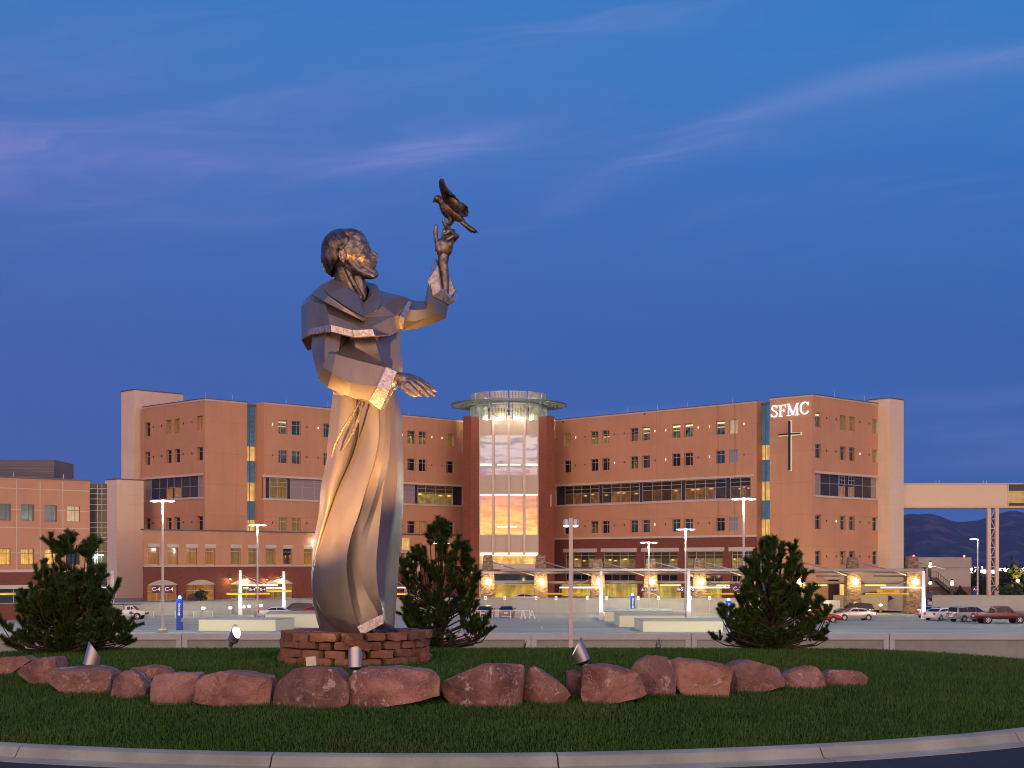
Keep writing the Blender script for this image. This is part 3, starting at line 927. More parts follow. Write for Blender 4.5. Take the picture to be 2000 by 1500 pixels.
# ---- pale stair towers
def tower(px_l, px_c, px_r, Yc, z0, z1, name, backd):
    c = Vector((XW(px_c, Yc), Yc))
    fl = Fac(c.x, c.y, Q, -Q); fr = Fac(c.x, c.y, Q, Q)
    a, b_ = fl.s(px_l), fr.s(px_r)
    mb = MB()
    fl.wall(mb, a, 0, z0, z1); fr.wall(mb, 0, b_, z0, z1)
    p = [Vector(fl.xy(a)), c, Vector(fr.xy(b_))]
    bk = p[0] + p[2] - c
    for u, w in ((p[2], bk), (bk, p[0])):
        L = (w - u).length
        mb.quad((u.x, u.y, z0), (w.x, w.y, z0), (w.x, w.y, z1), (u.x, u.y, z1), [(0, z0), (L, z0), (L, z1), (0, z1)])
    mb.build(name, pale, hosp)
    mb = MB()
    cen = (p[0] + p[2]) / 2
    mb.prism([tuple(cen + (Vector(v) - cen) * 1.02) for v in (p[0], c, p[2], bk)], z1, z1 + .16)
    mb.build('roof_edge', coping, hosp)
    return fl, fr
tower(237, 262, 358, 224.2, PZL, 28.35, 'stair_tower', 8)
tower(205, 228, 280.5, 216.5, PZL, 14.4, 'stair_tower', 4)
tower(1697, 1738, 1765, 217.7, PZ - 2, 26.35, 'stair_tower', 4)
# ---- podium in front of the left wing, brick arches below
PD = Fac(-49.66, 200, Q, Q)
pa, pb_ = PD.s(279), PD.s(902)
holes = []
wl = [(289, 310), (327, 347.6), (364, 385), (400.6, 420.6), (450.6, 470), (485, 504), (519, 538), (553, 571), (593.6, 611), (628, 645), (662, 679), (696, 712), (738, 754), (768, 783)]
for i, (a, b_) in enumerate(wl):
    h = (PD.s(a), PD.s(b_), 2.0, 4.35)
    holes.append(h)
    PD.window(hosp, h, [G_amber, G_amber, G_amber, G_amber, G_curt, G_curt, G_curt, G_dim][i % 8], .35, (), (.78,), name='podium_window')
    mb = MB(); PD.box(mb, h[0] - .08, h[1] + .08, 4.36, 4.85, -.02, .1); mb.build('lintel', trimm, hosp)
mb = MB(); PD.wall(mb, pa, pb_, 1.85, 6.65, holes, .35); mb.build('stucco_wall', stucco, hosp)
mb = MB(); PD.box(mb, pa, pb_, 6.65, 6.85, -.6, .15); mb.build('roof_edge', coping, hosp)
mb = MB(); PD.box(mb, pa, pb_, 1.72, 1.9, -.02, .12); mb.build('trim_band', trimm, hosp)
ah = []
awn = mat('arch_head', (.55, .46, .42), .7)
for a, b_ in ((288, 347), (364, 420), (451, 501), (520, 572), (640, 690), (712, 757)):
    h = (PD.s(a), PD.s(b_), PZL + .02, -.75)
    ah.append(h)
    PD.window(hosp, h, G_curt if a > 440 else G_amber, .4, (.33, .66), (.6,), name='arched_window')
    mb = MB()
    n = 12
    ring = []
    for k in range(n + 1):
        u = k / n
        ring.append((h[0] + (h[1] - h[0]) * u, -.75 + 1.05 * math.sin(math.pi * (.12 + .76 * u)) - 1.05 * math.sin(math.pi * .12)))
    fpts = [PD.pt(s, z, .10) for s, z in ring] + [PD.pt(h[1], -.78, .10), PD.pt(h[0], -.78, .10)]
    bpts = [PD.pt(s, z, -.05) for s, z in ring] + [PD.pt(h[1], -.78, -.05), PD.pt(h[0], -.78, -.05)]
    mb.loft([fpts, bpts]); mb.build('arch_head', awn, hosp)
mb = MB(); PD.wall(mb, pa, pb_, PZL, 1.85, ah, .4); mb.build('brick_wall', brick, hosp)
fl_ = PD.s(611.5)
mb = MB(); PD.box(mb, fl_ - .14, fl_ + .14, 5.35, 5.6, 0, .22); mb.build('wall_floodlight', mat('wall_flood', (.9, .9, .85), .4, emit=(1, .96, .85), estr=10), hosp)
lamp('wall_flood_light', PD.pt(fl_, 5.3, .6), 60, (1, .95, .82), .12)
for px, py in ((445.5, 1130.5), (478.5, 1130), (517, 1131), (547, 1130)):
    s_ = PD.s(px); z_ = PD.z(px, py)
    mb = MB(); mb.lathe([(.05, .28), (.10, .22), (.30, 0), (.26, 0)], PD.pt(s_, z_, .55), 12); mb.tube([PD.pt(s_, z_ + .3, 0), PD.pt(s_, z_ + .45, .3), PD.pt(s_, z_ + .25, .55)], .03, 5); gl_ = mb.build('arch_lamp', sconce_off, hosp)
    mb = MB(); mb.ball(PD.pt(s_, z_ + .02, .55), .13, 8, 6); mb.build('lamp_globe', mat('arch_bulb', (1, .9, .7), .4, emit=(1, .75, .38), estr=8), gl_)
    lamp('arch_light', PD.pt(s_, z_ - .25, .7), 70, (1, .68, .30), .15)
# pale columns and a lit doorway beside the central tower
for px in (786, 796, 806):
    mb = MB(); s = PD.s(px); PD.box(mb, s - .33, s + .33, PZL, 3.8, .8, 1.5); mb.build('entry_pier', trimm, hosp)
mb = MB(); PD.box(mb, PD.s(780), PD.s(812), 3.8, 4.2, .3, 1.8); mb.build('entry_beam', trimm, hosp)
PD.window(hosp, (PD.s(782), PD.s(798), 4.25, 6.2), G_stair, -.3, (.5,), (), name='entry_window')
# ---- central glazed tower
TC = Vector((XW(993.5, 247.5), 247.5))           # axis of the drum
def pier(px_c, name):
    c = Vector((XW(px_c, 236.5), 236.5))
    fl = Fac(c.x, c.y, Q, -Q); fr = Fac(c.x, c.y, Q, Q)
    mb = MB()
    fl.wall(mb, fl.s(px_c - 15.7), 0, PZ, 25.6); fr.wall(mb, 0, fr.s(px_c + 15.5), PZ, 25.6)
    p = [Vector(fl.xy(fl.s(px_c - 15.7))), c, Vector(fr.xy(fr.s(px_c + 15.5)))]
    bk = (p[0] + p[2] - c)
    for u, w in ((p[2], p[2] + Vector((0, 6))), (p[2] + Vector((0, 6)), p[0] + Vector((0, 6))), (p[0] + Vector((0, 6)), p[0])):
        mb.quad((u.x, u.y, PZ), (w.x, w.y, PZ), (w.x, w.y, 25.6), (u.x, u.y, 25.6), [(0, PZ), (3, PZ), (3, 25.6), (0, 25.6)])
    mb.build('brick_pier', brick2, hosp)
    if name == 'r':
        mb = MB(); s_ = fr.s(1075.5); fr.box(mb, s_ - .09, s_ + .09, ZW(989, 237), ZW(966, 237), 0, .1); mb.build('wall_strip', trimm, hosp)
    mb = MB(); mb.prism([tuple(v) for v in (p[0], c, p[2], p[2] + Vector((0, 6)), p[0] + Vector((0, 6)))], 25.6, 25.72); mb.build('roof_edge', coping, hosp)
pier(920.3, 'l'); pier(1067.5, 'r')
gx0, gx1 = XW(936.5, 238.0), XW(1051, 238.0)
def arc(u, o=0.0):
    """shallow bow of the tower front, u 0..1 left to right"""
    x = gx0 + (gx1 - gx0) * u
    y = 238.0 - .32 * (1 - (2 * u - 1) ** 2) - o
    return x, y
def arcstrip(mb, z0, z1, o=0.0, n=24, ua=0.0, ub=1.0, unit=True):
    for k in range(n):
        u0, u1 = ua + (ub - ua) * k / n, ua + (ub - ua) * (k + 1) / n
        (xa, ya), (xb, yb) = arc(u0, o), arc(u1, o)
        mb.quad((xa, ya, z0), (xb, yb, z0), (xb, yb, z1), (xa, ya, z1), [(u0, 0), (u1, 0), (u1, 1), (u0, 1)])
G_tower = mat('tower_glass', (.50, .50, .52), .012, 1.0)
t, b = nodes(G_tower)
co = t.new('ShaderNodeTexCoord').outputs['Object']
bp = t.new('ShaderNodeBump'); bp.inputs['Strength'].default_value = .006; bp.inputs['Distance'].default_value = .05
t.put(bp.inputs['Height'], t.noise(t.vmul(co, (1.0, 1.0, .6)), .55, 3, .5)); t.l.new(bp.outputs[0], b.inputs['Normal'])
siding = mat('tower_siding', (.55, .45, .40), .5, .2)
zz = lambda y: ZW(y, 237.6)
litb = mat('tower_light_strip', (.9, .8, .6), .4, emit=(1.0, .78, .42), estr=2.2)
for y0, y1, m in ((850, 927, G_tower), (967.5, 1044, G_tower)):
    for k in range(4):
        mb = MB(); arcstrip(mb, zz(y1), zz(y0), 0, 8, k / 4 + .004, k / 4 + .246)
        o = mb.build('tower_window', m, hosp, smooth=60)
for y0, y1 in ((820, 850), (927, 965), (1044, 1079)):
    n = max(5, round((y1 - y0) / 4.6))
    mb = MB()
    zb, zt = zz(y1), zz(y0)
    for k in range(n):
        a, c = zb + (zt - zb) * k / n, zb + (zt - zb) * (k + 1) / n
        arcstrip(mb, a, c - .07, .10, 24); 
        for q_ in range(24):
            (xa, ya), (xb, yb) = arc(q_ / 24, .10), arc((q_ + 1) / 24, .10); (xc, yc), (xd, yd) = arc((q_ + 1) / 24, .02), arc(q_ / 24, .02)
            mb.quad((xa, ya, c - .07), (xb, yb, c - .07), (xc, yc, c - .07), (xd, yd, c - .07)); mb.quad((xd, yd, c - .07), (xc, yc, c - .07), (xc, yc, c), (xd, yd, c))
    mb.build('siding_band', siding, hosp, smooth=25)
mb = MB(); arcstrip(mb, zz(967.5), zz(965), .06); mb.build('light_strip', litb, hosp)
litd = mat('tower_light_dim', (.9, .8, .6), .4, emit=(1.0, .80, .50), estr=1.0)
for ua, ub, y0, y1 in ((.01, .226, 905.5, 909.5), (.30, .486, 906, 909), (.514, .70, 906, 909), (.774, .99, 905.5, 909.5), (.30, .486, 1027.5, 1030.5), (.514, .63, 1027.5, 1030.5)):
    mb = MB(); arcstrip(mb, zz(y1), zz(y0), .012, 6, ua, ub); mb.build('light_strip', litd, hosp)
mb = MB(); arcstrip(mb, zz(1086), zz(1079.5), .0); mb.build('light_strip', litb, hosp)
G_lob = pane('glass_lobby', (.04, .035, .02), .06, lit=(1.0, .70, .24), lstr=1.0, pattern=0, seed=2)
mb = MB(); arcstrip(mb, zz(1101), zz(1086), .0); mb.build('lobby_window', G_lob, hosp)
mb = MB(); arcstrip(mb, zz(1112), zz(1101), .3); mb.build('siding_band', siding, hosp)
mb = MB(); arcstrip(mb, zz(1134), zz(1122), .0); mb.build('transom_window', G_blue, hosp)
mb = MB(); arcstrip(mb, zz(1142), zz(1134), .2); mb.build('siding_band', siding, hosp)
mb = MB(); arcstrip(mb, PZ, zz(1142), .0); mb.build('entrance_window', pane('glass_entry', (.04, .035, .02), .06, lit=(.8, .58, .10), lstr=.8, pattern=0, seed=6), hosp)
mb = MB(); arcstrip(mb, zz(1122), zz(1112), .05); mb.build('brick_wall', brick, hosp)
finm = mat('tower_fin', (.60, .50, .46), .5, .3)
for u in (.235, .5, .765):
    x, y = arc(u, .45)
    mb = MB(); mb.box(x - .2, x + .2, y, y + .7, zz(1084), zz(812)); mb.build('tower_fin', finm, hosp)
for u in (.0, 1.0):
    x, y = arc(u, .15)
    mb = MB(); mb.box(x - .08, x + .08, y, y + .3, PZ, zz(820)); mb.build('tower_frame', finm, hosp)
# drum with slatted screens and the ring canopy
def ZD(y): return ZW(y, 242.0)
ppm = F / 247.5
scr = mat('screen_slat', (.55, .55, .48), .4, .4)
def drum(r, z0, z1, gaps, name):
    n = 144
    for g_ in range(gaps):
        mb = MB()
        a0, a1 = 2 * math.pi * g_ / gaps + .02, 2 * math.pi * (g_ + 1) / gaps - .02
        m_ = n // gaps
        for k in range(m_):
            a = a0 + (a1 - a0) * (k + .5) / m_
            rot = Matrix.Rotation(a, 3, 'Z')
            mb.obox((TC.x + r * math.cos(a), TC.y + r * math.sin(a), (z0 + z1) / 2), .05, .07, (z1 - z0) / 2, rot)
        for zc in (z0 + .05, (z0 + z1) / 2, z1 - .05):
            rings = []
            for k in range(9):
                a = a0 + (a1 - a0) * k / 8
                rings.append([(TC.x + q_ * math.cos(a), TC.y + q_ * math.sin(a), zc + h_) for q_, h_ in ((r - .12, -.05), (r - .06, -.05), (r - .06, .05), (r - .12, .05))])
            mb.loft(rings)
        mb.build(name, scr, hosp)
R1 = 75 / ppm
drum(R1, ZW(821, 241.2), ZW(789, 241.2), 12, 'slat_screen')
drum(R1 * .965, ZW(783, 241.4), ZW(763, 241.4), 12, 'slat_screen')
R2 = 113 / ppm
zc = ZW(787.5, 244.0)
ringm = mat('ring_metal', (.20, .215, .20), .45, .5)
mb = MB()
rings = []
for k in range(64):
    a = 2 * math.pi * k / 64
    rings.append([(TC.x + r_ * math.cos(a), TC.y + r_ * math.sin(a), zc + h_) for r_, h_ in ((R1 - .6, -.12), (R1 + 1.0, -.16), (R1 + 1.0, .16), (R1 - .6, .2))])
rings.append(rings[0]); mb.loft(rings, cap=False); mb.build('ring_canopy', ringm, hosp)
mb = MB()
for k in range(52):
    a = 2 * math.pi * k / 52
    rot = Matrix.Rotation(a, 3, 'Z')
    mb.obox((TC.x + (R1 + R2 + .9) / 2 * math.cos(a), TC.y + (R1 + R2 + .9) / 2 * math.sin(a), zc), (R2 - R1 - .9) / 2, .03, .16, rot)
for rr_ in (R1 + 1.7, R2 - .05):
    rings = []
    for k in range(65):
        a = 2 * math.pi * k / 64
        rings.append([(TC.x + r_ * math.cos(a), TC.y + r_ * math.sin(a), zc + h_) for r_, h_ in ((rr_ - .06, -.14), (rr_ + .06, -.14), (rr_ + .06, .14), (rr_ - .06, .14))])
    mb.loft(rings, cap=False)
mb.build('sunshade_fin', ringm, hosp)
flood = mat('flood_lens', (.9, .9, .8), .3, emit=(1.0, .90, .62), estr=25.0)
for px in (968, 1019):
    p = P(px, 818.5, 236.2)
    mb = MB(); mb.ball(p, .26, 12, 8); mb.build('roof_floodlight', flood, hosp, smooth=60)
for k in range(8):
    a = math.pi + math.pi * (k + .5) / 8
    lamp('drum_light', (TC.x + (R1 + .35) * math.cos(a), TC.y + (R1 + .35) * math.sin(a), ZW(819, 241)), 210, (.90, 1.0, .58), .2)
for k in range(5):
    a = math.pi + math.pi * (k + .5) / 5
    lamp('drum_light', (TC.x + (R1 - .4) * math.cos(a), TC.y + (R1 - .4) * math.sin(a), ZW(783, 241.4) + .25), 170, (.92, 1.0, .66), .2)
lamp('flood_glow', P(993, 815, 234.5), 160, (1.0, .9, .66), .6)
# rooftop lightning rods
rodm = mat('rod_metal', (.5, .5, .55), .4, .7)
def rod(x, y, z, h=.9):
    mb = MB(); mb.tube([(x, y, z), (x, y, z + h)], [.04, .02], 6); mb.build('lightning_rod', rodm, hosp)
for f, lst in ((RW, (1225, 1283, 1342, 1430)), (LW, (560, 640, 800)), (SR, (1632, 1690)), (LB, (402, 455))):
    for px in lst:
        rod(*f.xy(f.s(px), -.15), ZR)
# ---- sign letters and cross on the sign face
def sfp(px, py, o):
    s = SF.s(px)
    return Vector(SF.pt(s, ZW(py, SF.Y(px)), o))
signm = mat('sign_letter_lit', (.9, .9, .95), .4, emit=(.80, .90, 1.0), estr=.85)
signb = mat('sign_letter_blue', (.15, .25, .7), .4, emit=(.22, .38, .95), estr=.9)
sg = thing('rooftop_sign', SF.pt(SF.s(1545), 21.5, .1), 'white illuminated capital letters high on the orange wall above the cross', 'sign')
def stroke(mb, pts, w, o0, o1):
    """a flat letter stroke: polyline with a width, extruded off the wall"""
    left, right = [], []
    for i, (x, y, *ww) in enumerate(pts):
        a = Vector(pts[max(i - 1, 0)][:2]); c = Vector(pts[min(i + 1, len(pts) - 1)][:2])
        d = (c - a).normalized(); n = Vector((-d.y, d.x)) * ((ww[0] if ww else w) / 2)
        left.append(Vector((x, y)) + n); right.append(Vector((x, y)) - n)
    rings = [[(l.x, l.y, o0), (r.x, r.y, o0), (r.x, r.y, o1), (l.x, l.y, o1)] for l, r in zip(left, right)]
    mb.loft(rings)
def bez(*p, n=8):
    out = []
    for k in range(n + 1):
        t_ = k / n
        a, b2, c, d = p
        out.append(tuple((1 - t_) ** 3 * a[i] + 3 * (1 - t_) ** 2 * t_ * b2[i] + 3 * (1 - t_) * t_ ** 2 * c[i] + t_ ** 3 * d[i] for i in range(2)))
    return out
LET = {
    'S': ([(bez((.60, .80), (.52, 1.02), (.10, 1.02), (.12, .74)) + bez((.12, .74), (.14, .52), (.62, .52), (.62, .26))[1:] + bez((.62, .26), (.62, -.04), (.12, -.04), (.06, .22))[1:], .14), ([(.61, .98), (.61, .74)], .05), ([(.06, .02), (.06, .28)], .05)], .70),
    'F': ([([(.18, 0), (.18, 1)], .16), ([(.02, .03), (.36, .03)], .06), ([(.02, .97), (.66, .97)], .07), ([(.64, 1.0), (.64, .76)], .06), ([(.18, .53), (.50, .53)], .07), ([(.50, .66), (.50, .40)], .05)], .70),
    'M': ([([(.16, 0), (.16, 1)], .08), ([(.16, .98), (.50, .06)], .17), ([(.50, .06), (.84, .98)], .08), ([(.84, 0), (.84, 1)], .17), ([(0, .03), (.32, .03)], .06), ([(.66, .03), (1.0, .03)], .06), ([(.02, .97), (.22, .97)], .06), ([(.80, .97), (.98, .97)], .06)], 1.05),
    'C': ([(bez((.72, .78), (.60, 1.08), (.10, 1.08), (.10, .50)) + bez((.10, .50), (.10, -.08), (.60, -.08), (.74, .24))[1:], .15), ([(.73, .98), (.73, .70)], .05)], .80)}
def letter(ch, px0, px1, py0, py1):
    s_a, s_b = SF.s(px0), SF.s(px1)
    z0, z1 = SF.z((px0 + px1) / 2, py1), SF.z((px0 + px1) / 2, py0)
    wd = {'S': .70, 'F': .68, 'M': 1.0, 'C': .78}[ch]
    for m, k, o0, o1, nm in ((signm, 1.0, .12, .26, 'letter_' + ch.lower()), (signb, .22, .262, .268, 'letter_inline')):
        mb = MB(); tmp = MB()
        for pts, w in (LET[ch][0] if k == 1.0 else LET[ch][0][:(1 if ch != 'M' else 4)]):
            stroke(tmp, pts, w * (k if k < 1 else .74), o0, o1)
        vv = [SF.pt(s_a + (s_b - s_a) * x / wd, z0 + (z1 - z0) * y, o) for x, y, o in tmp.v]
        mb.add(vv, tmp.f)
        o = mb.build(nm if k == 1.0 else 'inline', m, sg if k == 1.0 else par_letter)
        if k == 1.0: par_letter = o
for a in (('S', 1507, 1520.5, 792, 815), ('F', 1522, 1536.5, 791, 814), ('M', 1537.5, 1562, 788, 812), ('C', 1563, 1581, 785.5, 809)):
    letter(*a)
cr = thing('wall_cross', SF.pt(SF.s(1544), 15, .1), 'tall dark cross with a pale glowing edge on the orange wall below the letters', 'cross')
crm = mat('cross_dark', (.015, .014, .018), .5); crl = mat('cross_edge', (.8, .75, .6), .5, emit=(1, .88, .62), estr=.22)
s0 = SF.s(1544); w = .135
zt, zb, zm = SF.z(1544, 822), SF.z(1544, 918), SF.z(1544, 848)
sa, sb = SF.s(1523.5), SF.s(1565)
mb = MB(); SF.box(mb, s0 - w, s0 + w, zb, zt, .18, .40); SF.box(mb, sa, s0 - w, zm - w * .7, zm + w * .7, .18, .40); SF.box(mb, s0 + w, sb, zm - w * .7, zm + w * .7, .18, .40); mb.build('cross_face', crm, cr)
mb = MB(); SF.box(mb, s0 - w + .05, s0 + w + .09, zb - .14, zt + .12, .01, .17); SF.box(mb, sa - .1, s0 - w + .05, zm - w * .7 - .14, zm + w * .7 - .08, .01, .17); SF.box(mb, s0 + w + .09, sb + .14, zm - w * .7 - .14, zm + w * .7 + .1, .01, .17); mb.build('cross_backlight', crl, cr)

# ---- three storey building on the left
CB = Fac(XW(0, 172), 172, Q, Q)
clin = thing('clinic_building', (CB.p.x, CB.p.y, PZL), 'three storey tan building with square windows and a grey metal box on its roof', 'building')
holes = []
ca, cb_ = CB.s(-160), CB.s(175.5)
zt = ZW(932, 172)
for r, (y0, y1, ks) in enumerate(((985, 1017.5, (G_gray, G_gray, G_gray, G_cream)), (1071.5, 1103, (G_room, G_room, G_room, G_teal)))):
    for (a, b_), m in zip(((-2, 21.5), (41, 67), (87.5, 111.5), (131, 156.5)), ks):
        h = (CB.s(a), CB.s(b_), CB.z(60, y1 + .3), CB.z(60, y0 + .3)); holes.append(h)
        CB.window(clin, h, m, .25, (.66,), (.72,), fm=mat('clinic_frame', (.16, .15, .16), .5, .4))
for r, (y0, y1) in enumerate(((985, 1017), (1071, 1103))):
    for (a, b_) in ((-140, -120), (-105, -82), (-55, -30)):
        h = (CB.s(a), CB.s(b_), CB.z(60, y1), CB.z(60, y0)); holes.append(h); CB.window(clin, h, G_gray if r == 0 else G_lit, .25, (.66,), (.72,))
zmid = CB.z(60, 1115)
mb = MB(); CB.wall(mb, ca, cb_, zmid, zt, holes, .25); mb.build('stucco_wall', stucco2, clin)
h3 = (CB.s(-90), CB.s(66), PZL + .4, CB.z(40, 1148)); 
CB.window(clin, h3, G_teal, .3, (.25, .5, .75), (), name='storefront_window')
mb = MB(); CB.wall(mb, ca, cb_, PZL - 1.5, zmid, [h3], .3); mb.build('brick_wall', brick, clin)
mb = MB()
for px in (-40, 32.5, 78, 122.5):
    CB.box(mb, CB.s(px) - .05, CB.s(px) + .05, zmid, zt - .3, 0, .04)
for y in (955, 996, 1031, 1080):
    z = CB.z(60, y)
    ss = [ca] + [x for h in sorted(holes) if h[2] < z < h[3] for x in (h[0], h[1])] + [cb_]
    for a, b_ in zip(ss[::2], ss[1::2]): CB.box(mb, a, b_, z - .04, z + .04, 0, .035)
mb.build('panel_joint', trimm, clin)
for y, m, h in ((1115, trimm, .3), (1146, trimm, .45)):
    mb = MB(); CB.box(mb, ca, CB.s(66) if y == 1146 else cb_, CB.z(60, y) - h / 2, CB.z(60, y) + h / 2, -.02, .16); mb.build('trim_band', m, clin)
mb = MB(); CB.box(mb, ca, cb_, zt - .02, zt + .16, -16, .1); mb.build('roof', coping, clin)
mb = MB(); e = cb_; 
L = 16
mb.quad(CB.pt(e, PZL - 1.5), CB.pt(e, PZL - 1.5, -L), CB.pt(e, zt, -L), CB.pt(e, zt), [(0, 0), (L, 0), (L, 14), (0, 14)]); mb.build('side_wall', stucco2, clin)
mb = MB(); mb.box(XW(-120, 181), XW(106, 181), 181, 189, zt, ZW(898, 181))
corr = mat('corrugated_gray', (.13, .12, .16), .6, .3)
mb.build('roof_plant_room', corr, clin)
mb = MB()
for k in range(7):
    z = zt + .2 + k * .33
    mb.box(XW(-120, 181), XW(106, 181), 180.95, 180.99, z, z + .08)
mb.build('louver', mat('louver_gray', (.19, .18, .23), .6, .3), clin)
for px in (28, 126):
    x, y = CB.xy(CB.s(px), -.2); mb = MB(); mb.tube([(x, y, zt), (x, y, zt + .7)], [.05, .03], 6); mb.build('lightning_rod', rodm, clin)
# glazed link between that building and the stair tower
lk = thing('glass_link', (XW(192, 196), 196, PZL), 'dark glazed link with white horizontal bars between tan building and pale stair tower', 'building')
LKf = Fac(XW(176, 192), 192, 1, .25)
a, b_ = LKf.s(172), LKf.s(209)
mb = MB(); LKf.box(mb, a, b_, PZL, ZW(946, 192), -3, 0); mb.build('curtain_wall', G_teal, lk)
mb = MB()
for y in (955, 965, 975, 986, 997, 1021, 1030, 1041, 1050, 1058, 1077, 1110, 1130, 1150):
    LKf.box(mb, a, b_, ZW(y, 193) - .04, ZW(y, 193) + .04, 0, .06)
for px in (190.5, 199):
    LKf.box(mb, LKf.s(px) - .04, LKf.s(px) + .04, PZL, ZW(946, 192), 0, .062)
mb.build('mullion_frame', mull, lk)
mb = MB(); LKf.box(mb, a, b_, ZW(946, 192), ZW(944.5, 192), -3, .1); mb.build('roof_edge', coping, lk)
# ================================================================== entrance canopy with stone columns and lamps
stone = mat('ledge_stone', (.34, .24, .18), .9)
t, b = nodes(stone)
co = t.new('ShaderNodeTexCoord').outputs['Object']
x_, y_, z_ = t.xyz(co)
vo = t.new('ShaderNodeTexVoronoi'); t.put(vo.inputs['Vector'], t.vec(t.m('MULTIPLY', t.m('ADD', x_, y_), 2.6), 0.0, t.m('MULTIPLY', z_, 6.0))); vo.inputs['Scale'].default_value = 1.0
cc = t.xyz(vo.outputs['Color'])[0]
t.put(b.inputs['Base Color'], t.mix(cc, (.11, .07, .045), (.30, .205, .145)))
bp = t.new('ShaderNodeBump'); bp.inputs['Strength'].default_value = .6; bp.inputs['Distance'].default_value = .08
t.put(bp.inputs['Height'], vo.outputs['Distance']); t.l.new(bp.outputs[0], b.inputs['Normal'])
steel = mat('canopy_steel', (.34, .33, .38), .45, .4)
steelw = mat('canopy_fascia', (.30, .28, .30), .5, .2)
soffit = mat('canopy_soffit', (.26, .21, .16), .7)
bulb = mat('canopy_bulb', (1, .9, .7), .3, emit=(1.0, .72, .32), estr=45.0)
cy = lambda px: 201 - (px - 953) * .0075
can = thing('entrance_canopy', (XW(1365, 198), 198, PZ), 'long flat steel entrance canopy on rough stone columns with glowing lamps', 'canopy')
cols = [(953, 1084), (1056, 1084), (1167, 1092), (1270, 1091), (1365, 1090), (1460, 1089), (1557, 1089), (1665, 1088.5), (1781, 1087)]
for i, (px, ty) in enumerate(cols):
    Y = cy(px); x = XW(px, Y)
    zb = PZ if px < 1500 else (-3.3 if px < 1600 else -4.35)
    w = 1.0
    mb = MB()
    mb.loft([[(x - w, Y - w, zb), (x + w, Y - w, zb), (x + w, Y + w, zb), (x - w, Y + w, zb)], [(x - w * .86, Y - w * .86, .5), (x + w * .86, Y - w * .86, .5), (x + w * .86, Y + w * .86, .5), (x - w * .86, Y + w * .86, .5)],
             [(x - w * .58, Y - w * .58, ZW(ty, Y)), (x + w * .58, Y - w * .58, ZW(ty, Y)), (x + w * .58, Y + w * .58, ZW(ty, Y)), (x - w * .58, Y + w * .58, ZW(ty, Y))]])
    mb.build('stone_column', stone, can)
    lz = ZW(1136, Y)
    lp = Vector((x + .1, Y - 1.5, lz))
    mb = MB(); mb.tube([(x, Y - .7, lz + .9), (x + .1, Y - 1.5, lz + .75), lp + Vector((0, 0, .3))], .05, 6); br_ = mb.build('lamp_bracket', steel, can)
    mb = MB(); mb.ball(lp, .36, 12, 8); mb.build('lamp_globe', bulb, br_, smooth=60)
    lamp('canopy_light', lp + Vector((0, -.9, -.1)), 95, (1.0, .62, .26), .25)
    mb = MB(); mb.tube([(x + .6, Y - .4, ZW(1098, Y)), (x + 3.6, Y - 3.2, ZW(1111, Y))], .10, 6); mb.build('strut', steel, can)
    mb = MB(); mb.tube([(x - .6, Y - .4, ZW(1125, Y)), (x - 3.4, Y - 3.0, ZW(1113, Y))], .10, 6); mb.build('strut', steelw, can)
def cbox(px0, px1, y0, y1, o0, o1, m, name):
    Ya, Yb = cy(px0), cy(px1)
    mb = MB()
    a = (XW(px0, Ya), Ya); c = (XW(px1, Yb), Yb)
    mb.hexa([(a[0], a[1] + o0, ZW(y1, Ya)), (c[0], c[1] + o0, ZW(y1, Yb)), (c[0], c[1] + o1, ZW(y1, Yb)), (a[0], a[1] + o1, ZW(y1, Ya)),
             (a[0], a[1] + o0, ZW(y0, Ya)), (c[0], c[1] + o0, ZW(y0, Yb)), (c[0], c[1] + o1, ZW(y0, Yb)), (a[0], a[1] + o1, ZW(y0, Ya))])
    return mb.build(name, m, can)
cbox(978, 1790, 1110.4, 1115, -3.4, -3.1, steelw, 'fascia_beam')
cbox(978, 1795, 1111.4, 1114.0, -3.05, 2.6, soffit, 'roof_deck')
cbox(940, 1800, 1116, 1120, -1.2, -.6, steel, 'main_beam')
cbox(985, 1790, 1135.5, 1139.5, .8, 1.1, steelw, 'lower_fascia')
cbox(985, 1790, 1140, 1141.2, 1.1, 4.6, soffit, 'lower_roof')
for px0, px1 in ((1600, 1648), (1712, 1790)):
    cbox(px0, px1, 1124, 1127, 1.5, 1.8, steelw, 'upper_fascia')
# ground level back wall right of the wings: dark garage opening, tan wall
tanw = mat('tan_wall', (.42, .32, .24), .8, var=.06)
ow = thing('loading_bay', (52, 210, -4.35), 'low tan wall with a dark opening behind the right end of the canopy', 'building')
mb = MB(); mb.box(XW(1575, 209), XW(1600, 209), 209, 209.6, -4.3, -.1); mb.box(XW(1640, 209), XW(1806, 209), 209, 209.6, -4.4, -.1); mb.box(XW(1575, 209), XW(1806, 209), 209, 209.6, -.1, .9); mb.build('tan_wall', tanw, ow)
mb = MB(); mb.box(XW(1600, 209), XW(1640, 209), 209.8, 210, -4.3, -.1); mb.build('dark_opening', mat('opening_dark', (.03, .012, .008), .8), ow)
mb = MB(); mb.box(XW(1640, 209), XW(1649, 209), 208.8, 208.98, -4.2, -.6); mb.build('glowing_jamb', mat('jamb_glow', (.6, .5, .2), .7, emit=(.8, .5, .1), estr=.5), ow)  # jamb emits by itself in place of lamplight falling into the recess
yl = mat('ceiling_tube', (1, .9, .5), .4, emit=(.95, .85, .25), estr=2.2)
for a, b_ in ((1290, 1330), (1400, 1425), (1580, 1615), (1690, 1730)):
    Y = 199.5
    mb = MB(); mb.box(XW(a, Y), XW(b_, Y), Y, Y + .3, ZW(1143.6, Y), ZW(1142.2, Y)); o = mb.build('ceiling_light', yl, can)
